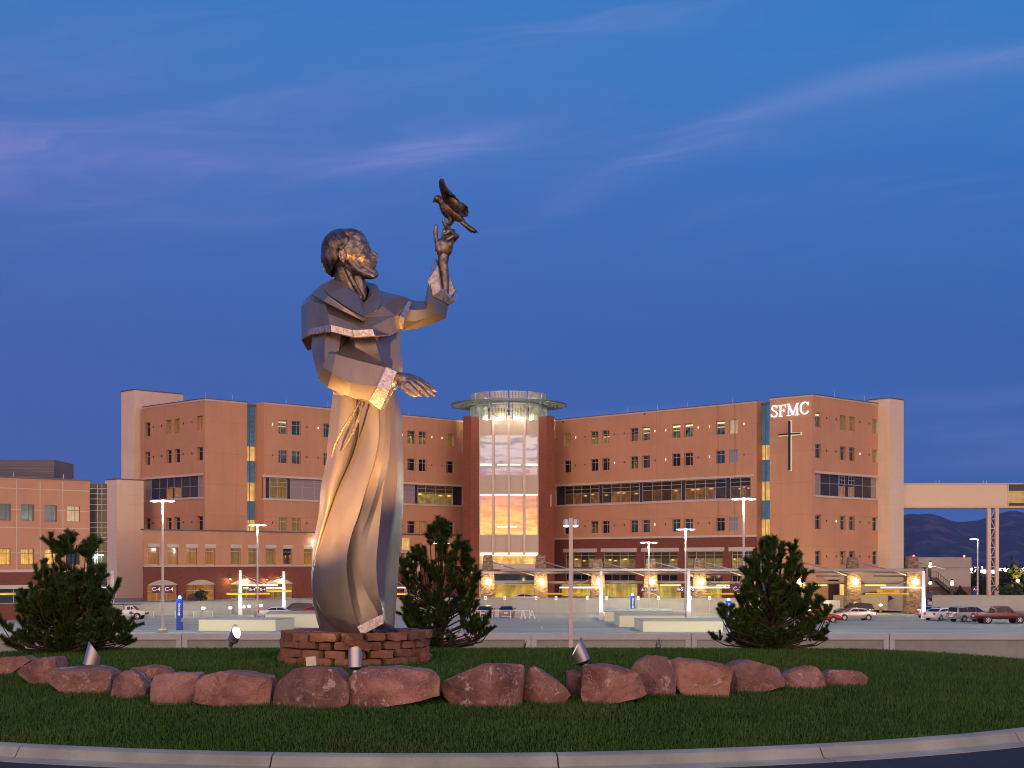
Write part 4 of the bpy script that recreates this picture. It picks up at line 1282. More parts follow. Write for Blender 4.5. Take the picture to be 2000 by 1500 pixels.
for px in (1100, 1215, 1315, 1410, 1610, 1720):
    lamp('soffit_light', P(px, 1144.5, 202.5), 260, (1.0, .85, .32), .5)

# ================================================================== skybridge and support
sbm = facade_mat('bridge_panel', (.56, .41, .33), 0, 0, rough=.6, var=.04)
sb = thing('skybridge', (XW(1850, 219), 219, 10), 'enclosed beige pedestrian bridge leaving the right stair tower, glazed at its far end', 'bridge')
SBf = Fac(XW(1766, 221), 221, 1, -.02)
a, b_, c_ = SBf.s(1764), SBf.s(1968), SBf.s(2160)
zb, zt = ZW(992, 220), ZW(945.5, 220)
mb = MB(); SBf.box(mb, a, b_, zb + .35, zt, -3.4, 0); mb.build('bridge_wall', mat('bridge_beige', (.70, .52, .41), .6, var=.06, vscale=.8), sb)
mb = MB(); SBf.box(mb, a, c_, zb, zb + .34, -3.5, .08); mb.build('bridge_girder', mat('girder_tan', (.62, .45, .35), .6), sb)
mb = MB(); SBf.box(mb, a, c_, zt, zt + .16, -3.5, .1); mb.build('bridge_roof', trimm, sb)
mb = MB(); SBf.box(mb, b_, c_, zt - .95, zt, -3.4, -.05); mb.build('spandrel_panel', darkpanel, sb)
mb = MB(); SBf.box(mb, b_, c_, zb + .35, zb + .75, -3.4, -.05); mb.build('spandrel_panel', darkpanel, sb)
mb = MB(); SBf.quad(mb, b_, c_, zb + .75, zt - .95, -.2, unit=True); mb.build('glazing', pane('glass_bridge', (.06, .055, .03), .1, lit=(.72, .52, .18), lstr=.6, pattern=0, seed=8), sb)
mb = MB()
for k in range(6):
    x = b_ + (c_ - b_) * k / 5.0 * .98 + .1
    SBf.box(mb, x - .05, x + .05, zb + .35, zt, -.05, .03)
SBf.box(mb, b_, c_, zb + 1.6, zb + 1.68, -.05, .028)
mb.build('glazing_frame', mull, sb)
mb = MB()
for k in range(6):
    x0 = b_ + k * 2.4
    p, q_ = Vector(SBf.pt(x0, zb + .8, -.6)), Vector(SBf.pt(x0 + 2.3, zt - 1, -.6))
    mb.tube([p, q_], .09, 6)
mb.build('truss_brace', mat('truss_dark', (.12, .11, .13), .5, .4), sb)
for px in (1829, 1836, 1922, 1928):
    x, y = SBf.xy(SBf.s(px), -.3); mb = MB(); mb.tube([(x, y, zt), (x, y, zt + .62)], [.05, .03], 6); mb.build('lightning_rod', rodm, sb)
legm = mat('tower_leg', (.64, .47, .37), .55, .1)
lt = thing('bridge_support', (XW(1938, 219), 219, -4.4), 'tall beige lattice tower of two legs carrying the pedestrian bridge', 'support')
Y = 220.5
for px in (1931, 1946.5):
    mb = MB(); mb.box(XW(px, Y) - .26, XW(px, Y) + .26, Y - .3, Y + .3, -2.9, zb); mb.build('leg', legm, lt)
zs = [-2.6 + k * (zb + 2.4) / 9 for k in range(10)]
mb = MB()
xa, xb = XW(1934, Y), XW(1943.5, Y)
for k in range(9):
    mb.box(xa, xb, Y - .06, Y + .06, zs[k] - .06, zs[k] + .06)
    p = (xa, Y, zs[k]); q_ = (xb, Y, zs[k + 1])
    if k % 2: p, q_ = (xb, Y, zs[k]), (xa, Y, zs[k + 1])
    mb.tube([p, q_], .07, 6)
mb.build('lattice_brace', legm, lt)
mb = MB(); mb.loft([[(XW(1926, Y), Y - 1, -5), (XW(1955, Y), Y - 1, -5), (XW(1955, Y), Y + 1, -5), (XW(1926, Y), Y + 1, -5)], [(XW(1928, Y), Y - .8, -2.9), (XW(1951, Y), Y - .8, -2.9), (XW(1951, Y), Y + .8, -2.9), (XW(1928, Y), Y + .8, -2.9)]]); mb.build('footing', conc, lt)

# ================================================================== service building far right with stair and lamps
sv = thing('service_building', (XW(1845, 240), 240, -4.4), 'plain pale block with brown base and outside stair below the pedestrian bridge', 'building')
Y = 240
svp = mat('service_wall', (.58, .50, .48), .8, var=.06, vscale=.5)
mb = MB(); mb.box(XW(1770, Y), XW(1896, Y), Y, Y + 18, ZW(1146, Y), ZW(1108, Y)); mb.build('wall', svp, sv)
mb = MB(); mb.box(XW(1770, Y), XW(1897, Y), Y - .12, Y + 18, ZW(1107.8, Y), ZW(1088.5, Y)); mb.build('upper_wall', svp, sv)
mb = MB(); mb.box(XW(1770, Y), XW(1897, Y), Y - .05, Y + 18, -4.4, ZW(1146.2, Y)); mb.build('brick_base', mat('brown_base', (.26, .15, .10), .8, var=.1), sv)
mb = MB(); mb.box(XW(1801.5, Y), XW(1807.5, Y), Y - .25, Y - .13, ZW(1119, Y), ZW(1108, Y)); mb.build('door', mat('door_dark', (.05, .045, .05), .6), sv)
stm = mat('stair_steel', (.10, .09, .09), .6, .3)
mb = MB()
xa, za, xb, zb2 = XW(1822, Y), ZW(1130, Y), XW(1862, Y), ZW(1162, Y)
mb.hexa([(xa, Y - 2.2, za - .5), (xb, Y - 2.2, zb2 - .5), (xb, Y - .8, zb2 - .5), (xa, Y - .8, za - .5), (xa, Y - 2.2, za + .2), (xb, Y - 2.2, zb2 + .2), (xb, Y - .8, zb2 + .2), (xa, Y - .8, za + .2)])
mb.box(XW(1813, Y), xa, Y - 2.2, Y - .8, za - .4, za + .2)
mb.build('stair', stm, sv)
mb = MB()
for k in range(13):
    u = k / 12; x = xa + (xb - xa) * u; z = za + (zb2 - za) * u
    mb.tube([(x, Y - 2.2, z), (x, Y - 2.2, z + 1.1)], .03, 4)
mb.tube([(XW(1813, Y), Y - 2.2, za + 1.1), (xa, Y - 2.2, za + 1.1), (xb, Y - 2.2, zb2 + 1.1)], .04, 4)
mb.build('stair_railing', stm, sv)
glow = mat('wall_lamp_glow', (1, .85, .6), .4, emit=(1.0, .74, .38), estr=6.0)
dark = mat('dark_metal', (.03, .03, .035), .5, .4)
for px, y0, y1 in ((1817, 1099, 1108), (1859.5, 1134, 1143), (1817, 1136, 1141)):
    mb = MB(); x = XW(px, Y - 2.6); mb.lathe([(.10, 0), (.30, .05), (.16, ZW(y0, Y - 2.6) - ZW(y1, Y - 2.6))], (x, Y - 2.6, ZW(y1, Y - 2.6)), 10); l_ = mb.build('wall_lamp', glow, sv, smooth=50)
    mb = MB(); mb.lathe([(.18, 0), (.14, .2), (.02, .35)], (x, Y - 2.6, ZW(y0, Y - 2.6) + .003), 10); mb.build('lamp_cap', dark, l_)
    mb = MB(); mb.box(x - .22, x + .22, Y - 2.45, Y - 2.2, ZW(y1, Y) - 1.6, ZW(y1, Y)); mb.build('lamp_post', stm, sv)
redl = mat('beacon_red', (.8, .05, .05), .3, emit=(1.0, .05, .08), estr=14)
for px in (1784.5, 1883):
    mb = MB(); mb.ball((XW(px, 240.5), 240.5, ZW(1086, 240.5)), .16, 8, 6); mb.tube([(XW(px, 240.5), 240.5, ZW(1088.6, 240.5)), (XW(px, 240.5), 240.5, ZW(1086.5, 240.5))], .05, 6); mb.build('beacon', redl, sv)
mb = MB(); mb.box(XW(1767.5, 236), XW(1793, 236), 236, 238, -4.4, ZW(1086.5, 236)); mb.build('stone_pier', stone, sv)
# strip of grass and shrubs in front of it
grs = mat('far_grass', (.045, .085, .018), .95, var=.3, vscale=1)
mb = MB(); mb.add([(XW(1800, 232), 232, -4.0), (XW(1905, 232), 232, -4.0), (XW(1905, 239.5), 239.5, -3.0), (XW(1800, 239.5), 239.5, -3.0)], [(0, 1, 2, 3)])
setp(mb.build('verge_grass', grs), kind='stuff')

# ================================================================== light poles, signs, call pillars
polem = mat('pole_paint', (.52, .47, .47), .45, .2)
headm = mat('lamp_head', (.50, .50, .55), .4, .5)
lens = mat('lamp_lens', (1, 1, .95), .3, emit=(.93, 1.0, .80), estr=14.0)
purple = mat('sign_purple', (.085, .025, .11), .5)
white = mat('white_paint', (.80, .80, .80), .5)
signw = mat('sign_white', (.85, .85, .85), .5, emit=(.8, .8, .8), estr=.25)
def pole(px, Yb, ytop, heads, label, sign=None, sy=None, sw=0, base=True, zb=DZ, power=2600, single=False, rw=.11, hs=1.0):
    x = XW(px, Yb); zt = ZW(ytop, Yb)
    root = thing('light_pole', (x, Yb, zb), label, 'light pole', 'tall light poles of the parking deck')
    mb = MB(); mb.tube([(x, Yb, zb), (x, Yb, zt)], [rw * 1.25, rw * .8], 10); mb.build('pole', polem, root, smooth=40)
    if base:
        mb = MB(); mb.lathe([(.42, 0), (.42, .72), (.36, .80)], (x, Yb, zb), 14); mb.build('footing', conc, root, smooth=30)
    hz = zt - .12
    for sgn in ((-1, 1) if not single else (-1,)):
        mb = MB(); mb.tube([(x, Yb, hz), (x + sgn * .42 * hs, Yb, hz + .02)], .05, 6)
        a = mb.build('arm', polem, root)
        mb = MB()
        xs_ = [(.30, .07, .04), (.42, .17, .10), (.75, .22, .12), (1.05, .16, .09), (1.15, .05, .03)]
        mb.loft([[(x + sgn * u * hs, Yb - w_, hz), (x + sgn * u * hs, Yb - w_ * .6, hz + h_), (x + sgn * u * hs, Yb + w_ * .6, hz + h_), (x + sgn * u * hs, Yb + w_, hz)] for u, w_, h_ in xs_])
        hd = mb.build('lamp_head', headm, root, smooth=40)
        mb = MB()
        mb.loft([[(x + sgn * u * hs, Yb - w_, hz - .01), (x + sgn * u * hs, Yb - w_ * .5, hz - h_), (x + sgn * u * hs, Yb + w_ * .5, hz - h_), (x + sgn * u * hs, Yb + w_, hz - .01)] for u, w_, h_ in ((.42, .13, .03), (.75, .19, .10), (1.05, .12, .03))])
        mb.build('lens', lens, hd, smooth=60)
    if power:
        lamp('parking_light', (x, Yb, hz - .35), power, (.96, 1.0, .74), .3)
    if sign:
        k = Yb / F
        for sgn in (-1, 1):
            sx_ = x + sgn * (sw * .5 + 1.4) * k * 1.0
            sx_ = x + sgn * (sw * .5 + 3.5) * k
            zc_ = ZW(sy, Yb)
            mb = MB(); mb.box(sx_ - sw * k / 2, sx_ + sw * k / 2, Yb - .06, Yb - .02, zc_ - sw * .43 * k, zc_ + sw * .43 * k); sn = mb.build('zone_sign', purple, root)
            mb = MB(); e = .04
            for (q0, q1, r0, r1) in ((-1, 1, .95, 1.0), (-1, 1, -1.0, -.95), (-1, -.95, -.95, .95), (.95, 1, -.95, .95)):
                mb.box(sx_ + q0 * sw * k / 2, sx_ + q1 * sw * k / 2, Yb - .066, Yb - .061, zc_ + r0 * sw * .43 * k, zc_ + r1 * sw * .43 * k)
            mb.build('sign_border', mauve, sn)
            text_obj('lettering', sign, sw * k * .60, signw, sn, Vector((sx_, Yb - .075, zc_)) - wloc(sn), (R(90), 0, 0), .006, .004)
    return root
pole(318, 131, 976, 2, 'tall twin headed light pole with C-4 signs above the white pickup', 'C-4', 1151, 18, power=6800)
pole(503, 181, 1023.5, 2, 'twin headed light pole with B-4 signs between the white tapered pylons', 'B-4', 1151.5, 13.5, power=4200)
pole(1267, 190, 1058, 2, 'smallest twin headed light pole, with A-5 signs', 'A-5', 1152, 11, base=True, power=2600)
pole(1339, 176, 1032, 2, 'twin headed light pole with B-5 signs beside a white tapered pylon', 'B-5', 1151, 14, power=5000)
pole(1452.5, 133, 972, 2, 'tall twin headed light pole with C-5 signs beside the right pine', 'C-5', 1150, 18, power=6800)
pole(1909.5, 205, 1051, 1, 'single headed light pole standing under the pedestrian bridge', base=False, single=True, zb=-4.4, power=700)
pole(862, 192, 1059, 2, 'light pole mostly hidden behind the middle pine', base=False, power=250)
pole(186, 192, 1082, 2, 'light pole mostly hidden behind the large left pine', base=False, power=250)
for X_, Y_, W_ in ((-62, 135, 'beyond the left edge of the view, near the parapet'), (62, 138, 'beyond the right edge of the view, near the parapet'), (72, 170, 'beyond the right edge of the view, far down the deck'), (-75, 165, 'beyond the left edge of the view, far down the deck')):
    pole(1000 + X_ / Y_ * F, Y_, HY - 6.2 * F / Y_, 2, 'tall twin headed light pole %s' % W_, power=6800)
# near pole with a round head, standing beyond the lawn
x, Y = XW(1115, 66), 66
zb = ground_z(x, Y); zt = ZW(1012, Y)
rp = thing('street_lamp', (x, Y, zb), 'square grey street lamp with round metal head directly behind the lawn', 'street lamp')
mb = MB(); mb.box(x - .085, x + .085, Y - .085, Y + .085, zb, zt); mb.build('pole', mat('street_pole', (.66, .58, .60), .45, .2), rp)
for sgn in (-1, 1):
    mb = MB(); xc = x + sgn * .20
    mb.lathe([(.04, .26), (.13, .25), (.16, .10), (.165, .0), (.14, -.01)], (xc, Y + .02, zt - .30), 20); hd = mb.build('lamp_head', headm, rp, smooth=40)
    mb = MB(); mb.lathe([(.13, 0), (.13, -.06), (.05, -.09)], (xc, Y + .02, zt - .315), 20); mb.build('lens', mat('dim_lens', (.8, .85, .8), .3, emit=(.8, .95, .8), estr=1.6), hd)

blue = mat('pillar_blue', (.004, .055, .36), .4)
bluelamp = mat('beacon_blue', (.2, .3, 1), .3, emit=(.10, .22, 1.0), estr=3.5)
def pillar(px, Yb, y0, label, w=.27):
    x = XW(px, Yb); zt = ZW(y0, Yb)
    root = thing('emergency_pillar', (x, Yb, DZ), label, 'emergency phone', 'blue emergency phone pillars')
    h = zt - DZ
    mb = MB()
    mb.loft([[(x - w, Yb - w, z_), (x + w - c, Yb - w, z_), (x + w - c, Yb + w, z_), (x - w, Yb + w, z_)] for z_, c in ((DZ, 0), (DZ + h * .25, 0), (DZ + h * .27, .20), (DZ + h * .36, .20), (DZ + h * .40, 0), (zt, 0))])
    mb.build('pillar', blue, root)
    mb = MB(); mb.lathe([(.16, 0), (.19, .1), (.12, .26), (.02, .3)], (x, Yb, zt), 12); mb.build('beacon', bluelamp, root, smooth=40)
    text_obj('lettering', 'Emergency', .27, signw, root, Vector((x, Yb - w - .012, DZ + h * .66)) - root.location, (R(90), R(-90), 0), .008, .004)
    lamp('blue_light', (x, Yb - .4, zt + .25), 60, (.2, .3, 1.0), .2)
pillar(351, 146.5, 1169, 'blue emergency pillar with lit beacon left of the ramp wall and beside the C-4 pole')
pillar(1235.7, 184, 1164, 'smallest blue emergency pillar standing behind the stepped ramp walls')
pillar(1423, 160, 1173.5, 'blue emergency pillar at the edge of the right pine')
x, Y = XW(1905, 206), 206
a6 = thing('zone_post', (x, Y, -4.4), 'blue post carrying a purple A-6 sign below the pedestrian bridge', 'sign')
mb = MB(); mb.box(x - .18, x + .18, Y - .15, Y + .15, -4.4, ZW(1157, Y)); mb.build('post', blue, a6)
mb = MB(); mb.box(x - .42, x + .42, Y - .2, Y - .16, ZW(1157, Y), ZW(1144.5, Y)); sn = mb.build('zone_sign', purple, a6)
text_obj('lettering', 'A-6', .46, signw, sn, Vector((x, Y - .22, ZW(1151, Y))) - a6.location, (R(90), 0, 0), .006, .004)

# reserved parking signs on thin posts
redm = mat('sign_red', (.5, .04, .05), .5)
rs_l = ['small white sign with red mark above the black car behind the middle pine', 'small white sign with red mark above the navy car', 'small white sign left of the street lamp pole by the parked dark roof', 'small white sign just left of the grey street lamp',
        'small white sign under the yellow bar of the middle gateway', 'small white sign just right of the middle tapered pylon', 'small white sign right of the smallest blue pillar', 'small white sign between the A-5 and B-5 poles', 'small white sign half behind the B-5 pylon', 'small white sign under the B-5 gateway bar', 'small white sign at the left edge of the right pine']
for px, lb in zip((948, 986, 1047, 1086, 1147, 1185, 1246.5, 1286, 1348.5, 1386, 1448), rs_l):
    Y = 195.2; x = XW(px, Y)
    root = thing('parking_sign', (x, Y, DZ), lb, 'sign', 'small reserved parking signs along the retaining wall')
    mb = MB(); mb.box(x - .03, x + .03, Y - .03, Y + .03, DZ, ZW(1171, Y)); mb.build('post', alu, root)
    mb = MB(); mb.box(x - .17, x + .17, Y - .06, Y - .035, ZW(1171.6, Y), ZW(1164, Y)); pl = mb.build('plate', signw, root)
    mb = MB(); mb.lathe([(.085, 0), (.085, .01)], (x, Y - .062, ZW(1168.2, Y)), 10, Matrix.Rotation(R(90), 3, 'X')); mb.build('symbol', redm, pl)

# ================================================================== ramp gateways: tapered pylon, arm, cables and yellow clearance bar
pyl = mat('pylon_white', (.88, .88, .88), .45)
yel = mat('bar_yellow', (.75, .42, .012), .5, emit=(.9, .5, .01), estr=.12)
tube_l = mat('arm_light', (.9, .9, .9), .4, emit=(1, .98, .95), estr=.7)
def gateway(px, Yb, ytop, arm, bar, label, sign=False, zb=DZ, ay=1147.5, by=1160):
    x = XW(px, Yb); zt = ZW(ytop, Yb)
    root = thing('ramp_gateway', (x, Yb, zb), label, 'gateway', 'white pylons with yellow clearance bars')
    w0, w1 = .26, .15
    mb = MB(); mb.loft([[(x - w0, Yb - .2, zb), (x + w0, Yb - .2, zb), (x + w0, Yb + .2, zb), (x - w0, Yb + .2, zb)], [(x - w1, Yb - .12, zt), (x + w1, Yb - .12, zt), (x + w1, Yb + .12, zt), (x - w1, Yb + .12, zt)]]); mb.build('pylon', pyl, root)
    lamp('pylon_fill_spot', (x, Yb - 2.2, zb + .25), 420, (1.0, .97, .92), .12, 'SPOT', None, (x, Yb, zb + 3.2), 75, .8)  # added spot without a fixture, brightens the white pylon
    za = ZW(ay, Yb); xe = XW(arm, Yb)
    mb = MB(); mb.tube([(x, Yb, za), (xe, Yb, za)], .09, 8); mb.build('arm', tube_l, root)
    mb = MB(); mb.tube([(x, Yb, zt - .5), (x + (xe - x) * .75, Yb, za)], .025, 5); mb.build('cable', alu, root)
    z_ = ZW(by, Yb)
    xa, xb = XW(bar[0], Yb), XW(bar[1], Yb)
    mb = MB(); mb.tube([(xa, Yb - .1, z_), (xb, Yb - .1, z_)], .125, 8); mb.build('clearance_bar', yel, root, smooth=50)
    for u in (.12, .88):
        xc = max(min(xa + (xb - xa) * u, max(x, xe)), min(x, xe))
        mb = MB(); mb.tube([(xc, Yb - .05, za), (xc, Yb - .1, z_)], .015, 4); mb.build('hanger', alu, root)
    if sign:
        mb = MB(); xs0, xs1 = XW(1713, Yb), XW(1756, Yb)
        mb.box(xs0, xs1, Yb - .08, Yb - .03, ZW(1157.3, Yb), ZW(1151, Yb)); pl = mb.build('sign_plate', yel, root)
        for tx, zz_ in (('STAFF AND VISITOR', 1153.0), ('CLEARANCE 8-0', 1155.6)):
            text_obj('lettering', tx, .17, dark, pl, Vector(((xs0 + xs1) / 2, Yb - .09, ZW(zz_, Yb))) - root.location, (R(90), 0, 0), .002, .003)
    return root
gateway(219, 186, 1115, 188, (150, 192), 'white tapered pylon half hidden by the large left pine')
gateway(469.5, 190, 1114, 542, (443, 527), 'left pylon of the facing pair, beside the B-4 light pole', ay=1143)
gateway(554.5, 194, 1116, 475, (519, 570), 'right pylon of the facing pair, beside the statue', ay=1148, by=1154.5)
gateway(1174, 172, 1115, 1093, (1061, 1145), 'white tapered pylon beside the stepped ramp walls, arm reaching left')
gateway(1345, 175, 1115, 1426, (1373, 1453), 'white tapered pylon next to the B-5 light pole, arm reaching right')
gateway(1803.5, 176, 1115, 1720, (1690, 1774), 'rightmost tapered pylon, with a lettered sign on its yellow bar', sign=True)
gateway(766, 186, 1118, 800, (772, 798), 'white gateway between the statue and the middle pine')
gateway(-14, 160, 1115, -30, (-40, 31), 'yellow clearance bar and arm at the left edge below the tan building')

# ================================================================== bollard lights, railings, barricades
bolm = mat('bollard_body', (.42, .33, .29), .7)
boll = mat('bollard_lens', (1, .95, .85), .4, emit=(1.0, .86, .66), estr=6)
spots = [(397, 186, 1186.5, 'lit bollard left of the white railing posts'), (449.5, 190, 1186, 'lit bollard left of the left pylon of the pair'), (475.5, 196, 1184.2, 'lit bollard just right of the left pylon of the pair'), (486.5, 195, 1182.6, 'lit bollard left of the B-4 pole'), (509.5, 197, 1181.2, 'lit bollard right of the B-4 pole'),
         (597.5, 199, 1179, 'lit bollard above the dark red car beside the statue'), (1111, 199, 1168.4, 'lit bollard behind the grey street lamp'), (1218, 199, 1169.5, 'lit bollard between the middle pylon and the smallest blue pillar'), (1319, 199, 1171, 'lit bollard left of the B-5 pole'), (1411, 197, 1173, 'lit bollard above the blue pillar by the right pine'),
         (1611.5, 196, 1177.5, 'lit bollard over the red sedan'), (1720, 198, 1180.5, 'lit bollard left of the rightmost stone column')]
for px, Y, y0, lb in spots:
    x = XW(px, Y); zt = ZW(y0, Y)
    zb = DZ if px < 480 or px > 1550 else (PZL if px < 700 else PZ)
    zb = min(zb, zt - 1.0)
    root = thing('bollard_light', (x, Y, zb), lb, 'bollard light', 'low lit bollards round the deck')
    mb = MB(); mb.lathe([(.20, 0), (.20, zt - zb - .22)], (x, Y, zb), 10); mb.build('post', bolm, root, smooth=40)
    mb = MB(); mb.lathe([(.21, zt - zb - .218), (.24, zt - zb), (.12, zt - zb + .06)], (x, Y, zb), 12); mb.build('lens', boll, root, smooth=40)
railm = mat('rail_white', (.75, .75, .75), .45, .2)
def railing(px0, px1, Y, y0, y1, label, n, name='railing'):
    xa, xb = XW(px0, Y), XW(px1, Y); z1, z0 = ZW(y0, Y), ZW(y1, Y)
    root = thing(name, (xa, Y, z0), label, 'railing', 'white steel railings on the deck')
    mb = MB()
    mb.box(xa, xb, Y - .03, Y + .03, z1 - .05, z1); mb.box(xa, xb, Y - .03, Y + .03, z0 + .12, z0 + .17)
    for x in (xa, (xa + xb) / 2, xb):
        mb.box(x - .04, x + .04, Y - .035, Y + .035, z0, z1 + .003)
    mb.build('rail_frame', railm, root)
    mb = MB()
    for k in range(n):
        x = xa + (xb - xa) * (k + .5) / n
        mb.box(x - .012, x + .012, Y - .012, Y + .012, z0 + .17, z1 - .05)
    mb.build('baluster_bars', railm, root)
railing(342, 415, 178, 1193, 1207.5, 'white railing behind the blue pillar and C-4 pole', 34)
railing(276, 300, 178, 1193, 1207.5, 'short white railing in front of the white pickup bumper', 10)
railing(961, 1034, 176, 1192, 1207.5, 'white crowd barrier in front of the two parked cars', 38, 'crowd_barrier')
railing(922, 955, 176, 1192, 1207.5, 'white crowd barrier partly behind the middle pine', 16, 'crowd_barrier')
railing(1279, 1337, 172, 1192.5, 1200.5, 'white railing on top of the farthest ramp wall', 30)
for px, lb in ((1021.5, 'left of two white folding sawhorse frames at the crowd barrier'), (1039, 'right of two white folding sawhorse frames at the crowd barrier')):
    Y = 175.4; x = XW(px, Y)
    root = thing('sawhorse', (x, Y, DZ), lb, 'barricade', 'white folding sawhorses')
    for sgn in (-1, 1):
        mb = MB(); mb.tube([(x + sgn * .30, Y - .1 * sgn, DZ), (x + sgn * .05, Y, DZ + 1.0)], .06, 6); mb.build('leg', white, root)
    mb = MB(); mb.box(x - .18, x + .18, Y - .08, Y + .02, DZ + .42, DZ + .54); mb.build('crossbar', white, root)

# ================================================================== vehicles
glassc = mat('car_glass', (.008, .010, .014), .05, spec=.6)
tyrem = mat('tyre_rubber', (.012, .012, .013), .85)
rimm = mat('wheel_rim', (.62, .62, .64), .3, .8)
tail = mat('tail_lamp', (.45, .015, .012), .25, emit=(1, .03, .02), estr=.25)
headl = mat('head_lamp', (.7, .7, .7), .15)
bump_d = mat('bumper_dark', (.03, .03, .032), .6)
CARS = {
 'sedan': dict(L=4.8, W=.89, low=[(-2.4, .42, .72, .80), (-2.33, .30, .98, .86), (-1.75, .26, 1.03, .9), (-.8, .24, .98, .9), (.9, .24, .97, .9), (1.5, .26, .92, .89), (2.15, .28, .80, .85), (2.4, .40, .62, .74)],
               top=[(-1.8, .99), (-1.05, 1.38), (-.2, 1.44), (.35, 1.41), (1.2, .95)], wheels=(-1.42, 1.42), wr=.32),
 'suv': dict(L=4.7, W=.92, low=[(-2.3, .50, .80, .84), (-2.25, .40, 1.10, .90), (-1.4, .36, 1.12, .93), (0, .34, 1.10, .93), (1.0, .34, 1.08, .93), (1.9, .38, 1.00, .90), (2.3, .48, .85, .82)],
             top=[(-2.22, 1.10), (-2.02, 1.66), (-.3, 1.76), (.4, 1.71), (1.15, 1.07)], wheels=(-1.38, 1.45), wr=.37),
 'minivan': dict(L=5.0, W=.96, low=[(-2.5, .46, .75, .88), (-2.46, .34, 1.05, .94), (-1.5, .30, 1.07, .97), (0, .28, 1.05, .97), (1.2, .28, 1.02, .97), (2.0, .32, .92, .93), (2.45, .42, .72, .82)],
                 top=[(-2.44, 1.06), (-2.2, 1.68), (-.4, 1.78), (.6, 1.72), (1.75, .99)], wheels=(-1.5, 1.55), wr=.34),
 'pickup': dict(L=5.8, W=.98, low=[(-2.9, .62, .90, .94), (-2.86, .55, 1.16, .97), (-1.2, .50, 1.18, .98), (-.75, .48, 1.18, .98), (.8, .48, 1.18, .98), (1.3, .48, 1.16, .98), (2.5, .52, 1.08, .95), (2.9, .62, .90, .88)],
                top=[(-.95, 1.17), (-.80, 1.86), (.1, 1.95), (.75, 1.88), (1.45, 1.15)], wheels=(-1.75, 1.85), wr=.40)}
CARS['truck'] = dict(CARS['pickup'], L=4.6, W=.84, low=[(x * .82, a * .95, b_ * .93, w * .86) for x, a, b_, w in CARS['pickup']['low']], top=[(.0, 1.08), (.08, 1.58), (.5, 1.64), (.85, 1.58), (1.42, 1.04)], wheels=(-1.45, 1.5), wr=.36)
